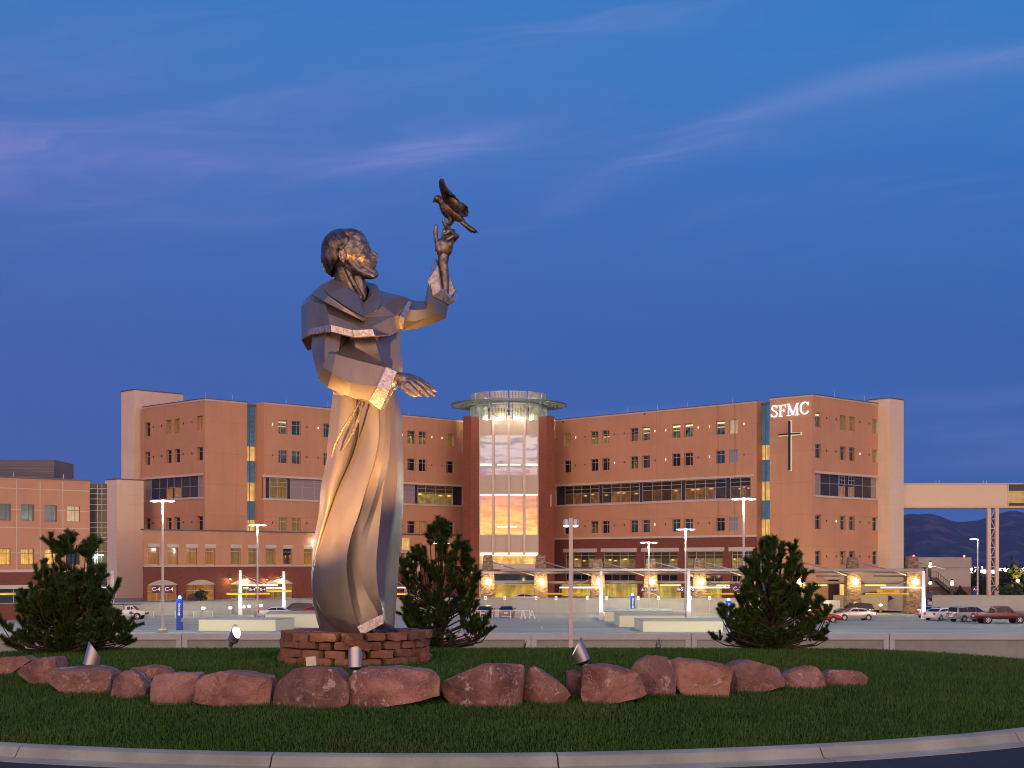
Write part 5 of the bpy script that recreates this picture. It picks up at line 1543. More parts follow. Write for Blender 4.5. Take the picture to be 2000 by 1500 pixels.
def car(kind, paint, loc, rz, label, name='parked_car', cat='car', trim_lo=None):
    c = CARS[kind]
    root = thing(name, (0, 0, 0), label, cat, 'vehicles parked on the deck')
    mb = MB()
    mb.loft([[(x, -w * .92, z0), (x, -w, z0 + .14), (x, -w, (z0 + z1) / 2 + .05), (x, -w * .93, z1), (x, w * .93, z1), (x, w, (z0 + z1) / 2 + .05), (x, w, z0 + .14), (x, w * .92, z0)] for x, z0, z1, w in c['low']])
    body = mb.build('body', paint, root, smooth=35, local=True)
    W_ = c['W']
    tp = c['top']
    def hw(z):  # half width of the cabin at height z
        zb_, zt_ = tp[0][1], max(p[1] for p in tp)
        return W_ * (.93 - .20 * max(0, min(1, (z - zb_) / (zt_ - zb_))))
    base_z = lambda x: np.interp(x, [p[0] for p in tp], np.linspace(tp[0][1], tp[-1][1], len(tp))) - .03
    mb = MB()
    rings = []
    for x, z in tp:
        zb_ = min(base_z(x), z - .005)
        rings.append([(x, -hw(zb_), zb_), (x, -hw(z), z), (x, hw(z), z), (x, hw(zb_), zb_)])
    mb.loft(rings); mb.build('cabin', paint, root, smooth=35, local=True)
    # side glass, one piece per door
    n = len(tp)
    zb0 = tp[0][1] + .06
    def roof(x): return np.interp(x, [p[0] for p in tp], [p[1] for p in tp])
    xa, xb = tp[0][0] + .22, tp[-1][0] - .32
    cuts = [xa, (xa + xb) / 2 + .05, xb] if kind not in ('minivan', 'suv') else [xa, xa + (xb - xa) * .36, xa + (xb - xa) * .68, xb]
    for sgn in (-1, 1):
        for u, v_ in zip(cuts[:-1], cuts[1:]):
            top_pts = [(x, max(roof(x) - .11, zb0 + .02)) for x in np.linspace(u + .03, v_ - .03, 5)]
            pts = [(x, sgn * (hw(z) + .012), z) for x, z in top_pts] + [(v_ - .03, sgn * (hw(zb0) + .012), zb0), (u + .03, sgn * (hw(zb0) + .012), zb0)]
            mb = MB(); mb.add(pts, [tuple(range(len(pts)))]); mb.build('side_window', glassc, root, local=True)
    for (x0, z0), (x1, z1), nm in ((tp[-1], tp[-2], 'windshield'), (tp[0], tp[1], 'rear_window')):
        f0, f1 = .12, .90
        p0 = (x0 + (x1 - x0) * f0, z0 + (z1 - z0) * f0); p1 = (x0 + (x1 - x0) * f1, z0 + (z1 - z0) * f1)
        o = .014 if nm == 'windshield' else -.014
        mb = MB(); mb.add([(p0[0] + o, -hw(p0[1]) * .9, p0[1] + .01), (p0[0] + o, hw(p0[1]) * .9, p0[1] + .01), (p1[0] + o, hw(p1[1]) * .88, p1[1] + .012), (p1[0] + o, -hw(p1[1]) * .88, p1[1] + .012)], [(0, 1, 2, 3)]); mb.build(nm, glassc, root, local=True)
    rx = Matrix.Rotation(R(90), 3, 'X')
    for wx in c['wheels']:
        for sgn in (-1, 1):
            wr = c['wr']
            wy = sgn * (W_ - .09)
            mb = MB(); mb.lathe([(wr + .07, -.095), (wr + .07, .095)], (wx, sgn * (W_ - .085), wr + .03), 20, rx); mb.build('wheel_arch', bump_d, root, local=True)
            mb = MB(); mb.lathe([(wr * .6, -.11), (wr * .93, -.11), (wr, -.07), (wr, .07), (wr * .93, .11), (wr * .6, .11)], (wx, wy, wr), 20, rx); ty = mb.build('wheel', tyrem, root, smooth=40, local=True)
            mb = MB()
            for k in range(5):
                a = 2 * math.pi * k / 5
                mb.obox((wx + wr * .34 * math.cos(a), wy + sgn * .112, wr + wr * .34 * math.sin(a)), wr * .30, .012, wr * .11, Matrix.Rotation(-a, 3, 'Y'))
            mb.lathe([(wr * .17, -.015), (wr * .17, .015)], (wx, wy + sgn * .113, wr), 10, rx)
            mb.lathe([(wr * .56, -.012), (wr * .66, -.012), (wr * .66, .012), (wr * .56, .012), (wr * .56, -.012)], (wx, wy + sgn * .11, wr), 20, rx)
            mb.build('rim', rimm, ty, local=True)
    lo = c['low']
    for sgn in (-1, 1):
        zt_ = lo[1][2]
        mb = MB(); mb.obox((lo[0][0] + .03, sgn * W_ * .70, (lo[0][2] + zt_) / 2 - .04), .09, W_ * .17, .13); mb.build('tail_light', tail, root, local=True)
        zf = lo[-1][2]
        mb = MB(); mb.obox((lo[-1][0] - .07, sgn * W_ * .62, zf + .01), .10, W_ * .17, .075); mb.build('headlight', headl, root, local=True)
        mb = MB(); mb.obox((tp[-1][0] - .38, sgn * (W_ + .07), tp[-1][1] + .12), .06, .09, .07); mb.build('mirror', paint, root, local=True)
    mb = MB(); mb.obox((lo[0][0] - .02, 0, lo[0][1] + .12), .09, W_ * .92, .10); mb.build('bumper', trim_lo or paint, root, local=True)
    mb = MB(); mb.obox((lo[-1][0] + .0, 0, lo[-1][1] + .10), .09, W_ * .80, .10); mb.build('bumper', trim_lo or paint, root, local=True)
    mb = MB(); mb.obox((lo[0][0] - .08, 0, lo[0][2] - .10), .05, .26, .075); mb.build('number_plate', white, root, local=True)
    root.location = loc
    root.rotation_euler = (0, 0, rz)
    return root
def paintm(name, col, metal=.3, rough=.3): return mat('paint_' + name, col, rough, metal, coat=.3)
p_white, p_red, p_silver = paintm('white', (.72, .72, .70), .0), paintm('red', (.28, .012, .016)), paintm('silver', (.52, .47, .46), .5)
p_navy, p_black, p_maroon, p_grey, p_bluew = paintm('navy', (.010, .016, .05)), paintm('black', (.010, .011, .013)), paintm('maroon', (.085, .006, .014)), paintm('grey', (.34, .34, .37), .5), paintm('pale_blue', (.50, .56, .70), .3)
def at(px, Y, z=DZ): return (XW(px, Y), Y, z)
wp = car('truck', p_white, at(247, 175), R(-2), 'white pickup truck with ladder rack beside the large left pine', 'pickup_truck', 'truck', bump_d)
mb = MB()
for yy in (-.62, .62):
    mb.tube([(-1.9, yy, 1.05), (-1.9, yy, 1.72)], .03, 6); mb.tube([(-.15, yy, 1.05), (-.15, yy, 1.74)], .03, 6)
    mb.tube([(-2.1, yy, 1.72), (1.9, yy, 1.78)], .03, 6)
for xx in (-1.9, -.9, -.15, .9):
    mb.tube([(xx, -.62, 1.74), (xx, .62, 1.74)], .025, 6)
mb.build('ladder_rack', dark, wp, local=True)
mb = MB(); mb.add([(1.15, -.862, .62), (.55, -.862, .62), (.62, -.862, .92), (.85, -.862, .98)], [(0, 1, 2, 3)]); mb.build('door_emblem', mat('emblem_blue', (.03, .08, .25), .5), wp, local=True)
car('sedan', p_bluew, at(545, 177), R(12), 'pale blue sedan behind the ramp wall beside the statue')
car('suv', p_navy, at(577, 182), R(185), 'dark navy wagon behind the pale blue sedan', 'parked_suv', 'suv')
car('sedan', p_red, at(612, 179), R(170), 'dark red car mostly hidden behind the robe of the statue')
car('sedan', p_black, at(949, 180), R(84), 'black car seen from behind beside the middle pine')
car('sedan', p_navy, at(990, 181), R(88), 'navy car seen from behind at the crowd barrier')
car('sedan', p_grey, at(1021, 200, PZ), R(176), 'dark sedan at the entrance drive, only its roof above the wall')
car('sedan', p_red, at(1600, 166), R(-4), 'red sedan half hidden by the right pine')
car('sedan', p_silver, at(1668, 172), R(186), 'silver sedan nose to nose with the red sedan')
car('suv', p_black, at(1668, 182), R(183), 'black wagon behind the silver sedan', 'parked_suv', 'suv')
car('sedan', p_white, at(1838, 172), R(42), 'white car with red tail lights next to the silver minivan')
car('sedan', p_silver, at(1822, 180), R(42), 'silver car with red tail lights behind the rightmost pylon')
car('minivan', p_grey, at(1893, 168), R(24), 'silver grey minivan between the white car and the red pickup', 'minivan', 'van')
car('pickup', p_maroon, at(1953, 163), R(5), 'dark red pickup truck at the right edge of the deck', 'pickup_truck', 'truck', bump_d)
car('sedan', p_navy, at(1708, 208, -3.2), R(10), 'dark car behind the tan planter wall near the lettered yellow sign')
car('suv', p_navy, at(1826, 228, -3.95), R(5), 'dark vehicle on the grass verge below the outside stair', 'parked_suv', 'suv')
car('sedan', p_white, at(1845, 222, -4.35), R(170), 'white car beyond the wall behind the minivan')
car('sedan', p_white, at(1999, 225, -4.2), R(10), 'pale car at the right edge beyond the red pickup')
# ================================================================== lawn
rng = np.random.default_rng(5)
def np_mesh(name, co, faces_n, loops, material, parent=None, colors=None, label=None):
    """triangles or quads from numpy arrays; loops flat, faces_n vertices per face"""
    me = bpy.data.meshes.new(name)
    nv, nf = len(co), len(loops) // faces_n
    me.vertices.add(nv); me.vertices.foreach_set('co', np.ascontiguousarray(co, dtype=np.float32).ravel())
    me.loops.add(len(loops)); me.loops.foreach_set('vertex_index', np.ascontiguousarray(loops, dtype=np.int32))
    me.polygons.add(nf)
    me.polygons.foreach_set('loop_start', np.arange(0, nf * faces_n, faces_n, dtype=np.int32))
    if colors is not None:
        at_ = me.attributes.new('tone', 'FLOAT', 'POINT')
        at_.data.foreach_set('value', np.ascontiguousarray(colors, dtype=np.float32))
    me.update(calc_edges=True)
    me.materials.append(material)
    o = bpy.data.objects.new(name, me)
    COL.objects.link(o)
    if parent is not None: o.parent = parent
    return o
grassm = mat('grass_blade', (.05, .09, .02), .6)
t, b = nodes(grassm)
an = t.new('ShaderNodeAttribute'); an.attribute_name = 'tone'
co = t.new('ShaderNodeTexCoord').outputs['Object']
patch = t.noise(co, .9, 4, .6)
f_ = t.m('ADD', t.m('MULTIPLY', an.outputs['Fac'], .55), t.m('MULTIPLY', patch, .6), clamp=True)
t.put(b.inputs['Base Color'], t.ramp(f_, [(.15, (.016, .060, .009)), (.45, (.034, .112, .016)), (.72, (.062, .155, .024)), (.95, (.15, .17, .04))]))
base_ = b.inputs['Base Color'].links[0].from_socket
dry = t.m('MULTIPLY', t.rng(t.noise(co, .42, 4, .6), .52, .68), t.rng(an.outputs['Fac'], .35, .75))
t.put(b.inputs['Base Color'], t.mix(t.m('MULTIPLY', dry, .55), base_, (.150, .135, .045)))
b.inputs['Specular IOR Level'].default_value = .25
def lawn(n):
    X = []; 
    # more blades where the lawn is nearest and shows largest
    out = []
    while sum(len(a) for a in out) < n:
        r = RK * np.sqrt(rng.random(n)) ; a = rng.random(n) * 2 * np.pi
        r = np.minimum(r, RK - .07)
        x, y = CX + r * np.cos(a), CY + r * np.sin(a)
        keep = y < 32
        keep &= rng.random(n) < np.clip((17.5 / y) ** 2.2, .18, 1) * np.where(np.abs(x) < y * .36 + .5, 1.0, .45)
        out.append(np.stack([x[keep], y[keep]], 1))
    p = np.concatenate(out)[:n]
    x, y = p[:, 0], p[:, 1]
    z = np.array([island_z(a, c) for a, c in zip(x.tolist(), y.tolist())]) - .012
    th = rng.random(n) * 2 * np.pi
    clump = np.array([noise.noise(Vector((a * .8, c * .8, 0))) for a, c in p[:: max(1, n // 4000)]])
    h = rng.normal(.048, .013, n).clip(.02, .09) * np.clip(y / 20, .9, 1.35)
    w = rng.normal(.0036, .0007, n).clip(.002, .006) * np.clip(y / 17, 1, 1.6)
    lean = rng.normal(0, .45, n) * h
    ph = rng.random(n) * 2 * np.pi
    lx, ly = np.cos(ph) * np.abs(lean), np.sin(ph) * np.abs(lean)
    wx, wy = np.cos(th) * w, np.sin(th) * w
    V = np.empty((n, 5, 3), np.float32)
    V[:, 0] = np.stack([x - wx, y - wy, z], 1); V[:, 1] = np.stack([x + wx, y + wy, z], 1)
    V[:, 2] = np.stack([x + wx * .8 + lx * .35, y + wy * .8 + ly * .35, z + h * .6], 1); V[:, 3] = np.stack([x - wx * .8 + lx * .35, y - wy * .8 + ly * .35, z + h * .6], 1)
    V[:, 4] = np.stack([x + lx, y + ly, z + h], 1)
    base = np.arange(n)[:, None] * 5
    tri = (base + np.array([[0, 1, 2, 0, 2, 3, 3, 2, 4]])).ravel()
    tone = np.repeat(rng.random(n), 5)
    return np_mesh('lawn_grass', V.reshape(-1, 3), 3, tri, grassm, colors=tone)
o = lawn(340000)
setp(o, 'mown green grass covering the roundabout mound', 'grass', kind='stuff')

# ================================================================== boulders
rockm = mat('granite_boulder', (.30, .13, .11), .85)
t, b = nodes(rockm)
co = t.new('ShaderNodeTexCoord').outputs['Object']
oi = t.new('ShaderNodeObjectInfo').outputs['Random']
cw = t.new('ShaderNodeVectorMath', operation='ADD'); t.put(cw.inputs[0], co); t.put(cw.inputs[1], t.vec(t.m('MULTIPLY', oi, 40.0), t.m('MULTIPLY', oi, 23.0), 0.0))
cw = cw.outputs[0]
n1 = t.noise(cw, 2.2, 6, .65, .6); n2 = t.noise(cw, 11, 6, .7)
c = t.mix(t.rng(n1, .34, .64), (.17, .072, .052), (.48, .25, .18))
c = t.mix(t.rng(n2, .42, .75, 0, .55), c, (.22, .085, .065))
c = t.mix(t.m('MULTIPLY', t.m('FRACT', t.m('MULTIPLY', oi, 7.3)), .55), c, (.27, .17, .16))
crk = t.noise(cw, 3.2, 5, .6, 1.2)
c = t.mix(t.m('MULTIPLY', t.rng(t.m('ABSOLUTE', t.m('SUBTRACT', crk, .48)), .0, .007, 1, 0), .6), c, (.085, .042, .034))
kv = t.m('MULTIPLY_ADD', t.m('FRACT', t.m('MULTIPLY', oi, 13.7)), .6, .70)
c = t.mix(1.0, c, t.vec(kv, kv, kv), 'MULTIPLY')
c = t.mix(t.m('MULTIPLY', t.rng(t.noise(cw, 1.2, 3, .5), .55, .70), .6), c, (.35, .15, .075))
lich = t.m('MULTIPLY', t.rng(t.noise(cw, 5.5, 8, .72, .4), .56, .64), t.rng(t.m('ADD', t.noise(cw, 1.3, 2, .5), t.m('MULTIPLY_ADD', oi, .30, -.12)), .46, .56))
c = t.mix(t.m('MULTIPLY', lich, .95), c, (.58, .48, .42))
wv = t.noise(cw, 1.6, 4, .6, 1.8)
vein = t.m('MULTIPLY', t.rng(t.m('ABSOLUTE', t.m('SUBTRACT', wv, .5)), .0, .012, 1, 0), .55)
c = t.mix(vein, c, (.50, .34, .30))
t.put(b.inputs['Base Color'], c)
bp = t.new('ShaderNodeBump'); bp.inputs['Strength'].default_value = .8; bp.inputs['Distance'].default_value = .04
t.put(bp.inputs['Height'], t.m('ADD', t.noise(cw, 14, 8, .72), t.m('MULTIPLY', t.noise(cw, 4, 5, .6), 1.2))); t.l.new(bp.outputs[0], b.inputs['Normal'])
def ring_y(px):
    """depth at which the ring of boulders crosses this photo column"""
    k = (px - 1000) / F
    best = None
    for i in range(2000):
        y = 18.5 + i * .006
        x = k * y
        if math.hypot(x - (-1.2), y - 28.0) <= 8.45:
            return y
    return 24.0
def boulder(pts, Y, depth, label, seed):
    """outline of the near face in photo pixels; given a real distance, a bulging broken front and a rough back"""
    r_ = random.Random(seed)
    cxp = sum(p[0] for p in pts) / len(pts); my_ = max(p[1] for p in pts)
    pts = [(cxp + (x - cxp) * 1.07, my_ + (y - my_) * 1.09) for x, y in pts]
    cxp = sum(p[0] for p in pts) / len(pts); cyp = sum(p[1] for p in pts) / len(pts)
    base = P(cxp, max(p[1] for p in pts), Y)
    root_loc = Vector((base.x, Y, base.z))
    maxy = max(p[1] for p in pts)
    fr = [P(x, y + (5 if y > maxy - 12 else 0), Y) for x, y in pts]
    q2 = sorted((p.x, p.z) for p in fr)
    def half(seq):
        h = []
        for p in seq:
            while len(h) > 1 and (h[-1][0] - h[-2][0]) * (p[1] - h[-2][1]) - (h[-1][1] - h[-2][1]) * (p[0] - h[-2][0]) <= 1e-9: h.pop()
            h.append(p)
        return h[:-1]
    hull2 = half(q2) + half(q2[::-1])
    cx_, cz_ = sum(p[0] for p in hull2) / len(hull2), sum(p[1] for p in hull2) / len(hull2)
    F0 = [Vector((x, Y - depth * .30, z)) for x, z in hull2]
    B0 = [Vector((cx_ + (x - cx_) * .80, Y + depth * .95, cz_ + (z - cz_) * .80)) for x, z in hull2]
    n_ = len(F0)
    polys = [F0, B0[::-1]] + [[F0[(i + 1) % n_], F0[i], B0[i], B0[(i + 1) % n_]] for i in range(n_)]
    def cut(n, c):
        """shave one flat break off the convex block"""
        nonlocal polys
        n = Vector(n).normalized()
        d = max(v.dot(n) for p in polys for v in p) - c
        out_, cap = [], []
        for p in polys:
            q = []
            for i in range(len(p)):
                u, w = p[i], p[(i + 1) % len(p)]
                du, dw = u.dot(n) - d, w.dot(n) - d
                if du <= 0: q.append(u)
                if (du < 0 < dw) or (dw < 0 < du):
                    lo, hi, dl, dh = (u, w, du, dw) if du < dw else (w, u, dw, du)
                    x = lo + (hi - lo) * (-dl / (dh - dl))
                    q.append(x); cap.append(x)
            if len(q) > 2: out_.append(q)
        if len(cap) > 2:
            m_ = sum(cap, Vector()) / len(cap)
            e1 = n.orthogonal().normalized(); e2 = n.cross(e1)
            cap.sort(key=lambda v: math.atan2((v - m_).dot(e2), (v - m_).dot(e1)))
            cc_ = [cap[0]]
            for v in cap[1:]:
                if (v - cc_[-1]).length > 1e-5: cc_.append(v)
            if (cc_[0] - cc_[-1]).length < 1e-5: cc_.pop()
            if len(cc_) > 2: out_.append(cc_)
        polys = out_
    w_ = max(p.x for p in fr) - min(p.x for p in fr)
    top_ = max(p.z for p in fr) - min(p.z for p in fr)
    cut((r_.uniform(-.35, .35), -.75, 1.0), top_ * r_.uniform(.10, .20))
    cut((r_.choice((-1, 1)) * r_.uniform(.5, .9), -.7, .5), w_ * r_.uniform(.04, .10))
    cut((r_.choice((-1, 1)) * r_.uniform(.9, 1.2), -.8, r_.uniform(-.1, .2)), w_ * r_.uniform(.06, .14))
    cut((-.8, -1, .15), depth * r_.uniform(.06, .22)); cut((.8, -1, .15), depth * r_.uniform(.05, .16))
    cut((r_.uniform(-.25, .25), -1, r_.uniform(.35, .6)), depth * r_.uniform(.06, .14))
    cut((r_.uniform(-.5, .5), -.8, .9), depth * r_.uniform(.02, .09))
    for _ in range(5):
        cut((r_.uniform(-.9, .9), -1, r_.uniform(-.1, .6)), depth * r_.uniform(.02, .10))
    for _ in range(4):
        cut((r_.uniform(-1, 1), r_.uniform(-.5, 1), r_.uniform(.6, 1.0)), r_.uniform(.01, .055))
    cut((-1, r_.uniform(-.4, .6), r_.uniform(-.1, .5)), .02); cut((1, r_.uniform(-.4, .6), r_.uniform(-.1, .5)), .02)
    me = bpy.data.meshes.new('boulder')
    me.materials.append(rockm)
    o = bpy.data.objects.new('boulder', me)
    COL.objects.link(o)
    bm = bmesh.new()
    for p in polys:
        bm.faces.new([bm.verts.new(v) for v in p])
    bmesh.ops.remove_doubles(bm, verts=bm.verts[:], dist=2e-4)
    bmesh.ops.recalc_face_normals(bm, faces=bm.faces[:])
    # plain four-way split of every triangle, done by hand so that no sliver folds over
    bm.verts.index_update()
    V_ = [Vector(v.co) for v in bm.verts]
    T_ = []
    for f in bm.faces:
        ids = [v.index for v in f.verts]
        m_ = len(V_); V_.append(f.calc_center_median())
        T_ += [(ids[i], ids[(i + 1) % len(ids)], m_) for i in range(len(ids))]
    bm.free()
    for _ in range(3):
        mid, N_ = {}, []
        def mp(i, j):
            k_ = (i, j) if i < j else (j, i)
            if k_ not in mid:
                mid[k_] = len(V_); V_.append((V_[i] + V_[j]) / 2)
            return mid[k_]
        for i, j, k in T_:
            x, y, z = mp(i, j), mp(j, k), mp(k, i)
            N_ += [(i, x, z), (x, j, y), (z, y, k), (x, y, z)]
        T_ = N_
    bm = bmesh.new()
    bv = [bm.verts.new(v) for v in V_]
    for t_ in T_: bm.faces.new([bv[i] for i in t_])
    bm.normal_update()
    for v in bm.verts:
        d = noise.noise_vector(v.co * 2.4 + Vector((seed, 0, 0))) * .018 + noise.noise_vector(v.co * 7 + Vector((0, seed, 0))) * .012 + noise.noise_vector(v.co * 19) * .006
        v.co += d
    for v in bm.verts:
        v.co -= root_loc
    bm.to_mesh(me); bm.free()
    me.polygons.foreach_set('use_smooth', [True] * len(me.polygons))
    me.set_sharp_from_angle(angle=R(22))
    o.location = root_loc
    return setp(o, label, 'boulder', 'ring of red granite boulders on the lawn')
BL = [
 ([(-14, 1296), (6, 1287), (52, 1284), (62, 1290), (40, 1303), (20, 1317), (-14, 1312)], 0, .7, 'pink boulder cut by the left edge of the photo'),
 ([(33, 1314), (62, 1290), (106, 1285), (113, 1300), (108, 1322), (98, 1336), (66, 1326), (40, 1320)], 0, .7, 'small pointed pink boulder second from the left end'),
 ([(97, 1314), (104, 1307), (175, 1305), (188, 1311), (222, 1313), (224, 1322), (216, 1352), (180, 1348), (140, 1352), (100, 1336)], 0, .8, 'wide pink boulder right below the leftmost uplight'),
 ([(215, 1358), (222, 1330), (247, 1309), (270, 1322), (286, 1345), (284, 1362), (250, 1360)], 0, .6, 'tall grey pink boulder with a sloped top left of the middle gap'),
 ([(252, 1308), (285, 1304), (316, 1306), (331, 1316), (326, 1330), (296, 1334), (270, 1322)], .45, .7, 'flat purple boulder lying behind two others at the left'),
 ([(295, 1340), (302, 1322), (335, 1318), (388, 1319), (386, 1340), (382, 1366), (348, 1373), (300, 1371)], 0, .75, 'squarish salmon boulder with a diagonal pale scratch'),
 ([(387, 1335), (400, 1322), (430, 1316), (490, 1322), (498, 1327), (531, 1328), (531, 1345), (526, 1374), (450, 1376), (430, 1370), (390, 1366)], 0, .85, 'long salmon boulder with a vertical pale crack left of the dark gap'),
 ([(532, 1372), (536, 1342), (560, 1327), (572, 1310), (612, 1307), (658, 1312), (676, 1326), (683, 1345), (680, 1368), (660, 1379), (600, 1379), (540, 1376)], 0, .9, 'large hump backed maroon boulder in front of the stone pedestal'),
 ([(684, 1330), (702, 1310), (735, 1311), (765, 1314), (775, 1309), (810, 1313), (846, 1317), (858, 1328), (857, 1360), (820, 1366), (760, 1370), (720, 1378), (688, 1379)], 0, .9, 'large speckled red boulder directly below the centre uplight'),
 ([(859, 1338), (862, 1333), (930, 1305), (960, 1301), (1023, 1303), (1023, 1330), (1018, 1372), (1000, 1376), (930, 1374), (885, 1372), (866, 1360)], 0, .9, 'large dark boulder with white lichen splashes'),
 ([(1021, 1345), (1028, 1316), (1042, 1306), (1055, 1310), (1072, 1327), (1100, 1343), (1113, 1358), (1096, 1372), (1060, 1362), (1022, 1362)], 0, .7, 'small orange wedge shaped boulder right of the lichen splashed one'),
 ([(1106, 1345), (1107, 1315), (1120, 1312), (1136, 1318), (1134, 1358), (1118, 1358)], .15, .5, 'narrow upright red boulder left of the right uplight'),
 ([(1135, 1320), (1138, 1308), (1180, 1304), (1212, 1308), (1238, 1316), (1252, 1332), (1264, 1356), (1250, 1362), (1200, 1362), (1165, 1366), (1140, 1374), (1136, 1350)], 0, .85, 'stacked looking brown boulder below the right uplight'),
 ([(1234, 1314), (1244, 1298), (1268, 1287), (1300, 1288), (1314, 1306), (1318, 1330), (1318, 1358), (1290, 1354), (1264, 1352), (1252, 1332)], .1, .75, 'tall rounded pink boulder right of the right uplight'),
 ([(1309, 1298), (1335, 1290), (1360, 1293), (1380, 1298), (1405, 1300), (1428, 1310), (1420, 1330), (1416, 1358), (1350, 1358), (1330, 1352), (1314, 1330)], 0, .85, 'large dark boulder with one pale lit facet'),
 ([(1404, 1318), (1440, 1297), (1460, 1292), (1482, 1304), (1492, 1310), (1520, 1309), (1531, 1326), (1530, 1340), (1490, 1344), (1455, 1352), (1408, 1352)], .1, .8, 'long brown boulder with an ochre patch at the right'),
 ([(1530, 1324), (1548, 1312), (1582, 1303), (1596, 1307), (1606, 1322), (1612, 1340), (1600, 1344), (1560, 1342), (1538, 1340)], 0, .6, 'pointed pink boulder second from the right end'),
 ([(1607, 1322), (1622, 1310), (1650, 1311), (1682, 1313), (1696, 1324), (1694, 1334), (1670, 1338), (1620, 1339), (1612, 1334)], 0, .55, 'purple boulder at the right end of the ring'),
]
for i, (pts, dy_, dep, lb) in enumerate(BL):
    mx = sum(p[0] for p in pts) / len(pts)
    Y = ring_y(mx)
    # keep the foot on the lawn: solve for the depth where the outline's lowest row meets the ground
    for _ in range(12):
        x = XW(mx, Y); zg = island_z(x, Y)
        Yn = (EYE - zg) * F / (max(p[1] for p in pts) - HY)
        Y = Y * .5 + Yn * .5
    Y = min(max(Y, 17.5), 24.5)
    boulder(pts, Y + dy_ + .12, dep, lb, i + 1)

# ================================================================== stone pedestal of the statue
YS = 25.0
pedm = mat('pedestal_sandstone', (.27, .105, .065), .9)
t, b = nodes(pedm)
co = t.new('ShaderNodeTexCoord').outputs['Object']
an = t.new('ShaderNodeAttribute'); an.attribute_name = 'tone'
n1 = t.noise(co, 7, 6, .65)
c = t.mix(t.m('ADD', t.m('MULTIPLY', an.outputs['Fac'], .6), t.m('MULTIPLY', t.rng(n1, .3, .7), .4)), (.15, .062, .040), (.38, .19, .115))
t.put(b.inputs['Base Color'], c)
bp = t.new('ShaderNodeBump'); bp.inputs['Strength'].default_value = .6; bp.inputs['Distance'].default_value = .03
t.put(bp.inputs['Height'], t.noise(co, 16, 7, .7)); t.l.new(bp.outputs[0], b.inputs['Normal'])
pc = Vector((XW(694, YS), YS))
zg = island_z(pc.x, pc.y - 1)
zt = ZW(1236, YS - 1.0)
def stone_mesh(bm_v, bm_f, tones, c, hx, hy, hz, rot, r_):
    """one rough flat stone"""
    p = []
    nx_, ny_, nz_ = 3, 2, 2
    b0 = len(bm_v)
    idx = {}
    for i in range(nx_ + 1):
        for j in range(ny_ + 1):
            for k in range(nz_ + 1):
                if 0 < i < nx_ and 0 < j < ny_ and 0 < k < nz_: continue
                u, v_, w = 2 * i / nx_ - 1, 2 * j / ny_ - 1, 2 * k / nz_ - 1
                edge = sum(abs(abs(q_) - 1) < 1e-6 for q_ in (u, v_, w))
                s_ = 1 - .025 * max(0, edge - 1)
                q_ = Vector((u * hx * s_, v_ * hy * s_, w * hz * s_)) + Vector((r_.uniform(-1, 1) * .012, r_.uniform(-1, 1) * .022, r_.uniform(-1, 1) * .011))
                idx[(i, j, k)] = len(bm_v)
                bm_v.append(tuple(Vector(c) + rot @ q_))
    tone = r_.random()
    tones.extend([tone] * (len(bm_v) - b0))
    for i in range(nx_):
        for j in range(ny_):
            for k in (0, nz_):
                f = [idx[(i, j, k)], idx[(i + 1, j, k)], idx[(i + 1, j + 1, k)], idx[(i, j + 1, k)]]
                bm_f.append(f if k else f[::-1])
    for i in range(nx_):
        for k in range(nz_):
            for j in (0, ny_):
                f = [idx[(i, j, k)], idx[(i + 1, j, k)], idx[(i + 1, j, k + 1)], idx[(i, j, k + 1)]]
                bm_f.append(f[::-1] if j else f)
    for j in range(ny_):
        for k in range(nz_):
            for i in (0, nx_):
                f = [idx[(i, j, k)], idx[(i, j + 1, k)], idx[(i, j + 1, k + 1)], idx[(i, j, k + 1)]]
                bm_f.append(f if i else f[::-1])
def stones(name, specs, parent=None, loc=(0, 0, 0)):
    v, f, tn = [], [], []
    r_ = random.Random(len(specs) * 7 + int(specs[0][1] * 1000))
    for c, hx, hy, hz, rot in specs:
        stone_mesh(v, f, tn, Vector(c) - Vector(loc), hx, hy, hz, rot, r_)
    me = bpy.data.meshes.new(name); me.from_pydata(v, [], f); me.update()
    a_ = me.attributes.new('tone', 'FLOAT', 'POINT'); a_.data.foreach_set('value', tn)
    bm = bmesh.new(); bm.from_mesh(me); bmesh.ops.recalc_face_normals(bm, faces=bm.faces); bm.to_mesh(me); bm.free()
    me.polygons.foreach_set('use_smooth', [True] * len(me.polygons)); me.set_sharp_from_angle(angle=R(32))
    me.materials.append(pedm)
    o = bpy.data.objects.new(name, me); COL.objects.link(o)
    if parent is not None: o.parent = parent
    else: o.location = loc
    return o
ped = thing('stone_pedestal', (pc.x, pc.y, zg), 'dry stacked red sandstone pedestal under the tall robed statue', 'pedestal')
nc = 4
ch = (zt - zg + .02) / nc
specs = []
r_ = random.Random(21)
for k in range(nc):
    rad = [1.12, 1.07, 1.06, 1.09][k]
    a = r_.uniform(0, .4)
    end = a + 2 * math.pi
    while a < end - .05:
        L = r_.uniform(.22, .50)
        da = L / rad
        if end - (a + da) < .22: da = end - a
        am = a + da / 2
        rot = Matrix.Rotation(am + math.pi / 2 + r_.uniform(-.06, .06), 3, 'Z') @ Matrix.Rotation(r_.uniform(-.03, .03), 3, 'Y')
        jr = rad * r_.uniform(.97, 1.03)
        specs.append(((pc.x + jr * math.cos(am), pc.y + jr * math.sin(am), zg - .02 + ch * (k + .5) + r_.uniform(-.008, .008)), da * rad / 2 - .008, .17, ch / 2 - .004, rot))
        a += da
stones('stone_courses', specs, ped, ped.location)
for o in [o for o in bpy.data.objects if o.name.startswith('stone_courses')]: o.location = (0, 0, 0)
specs = []
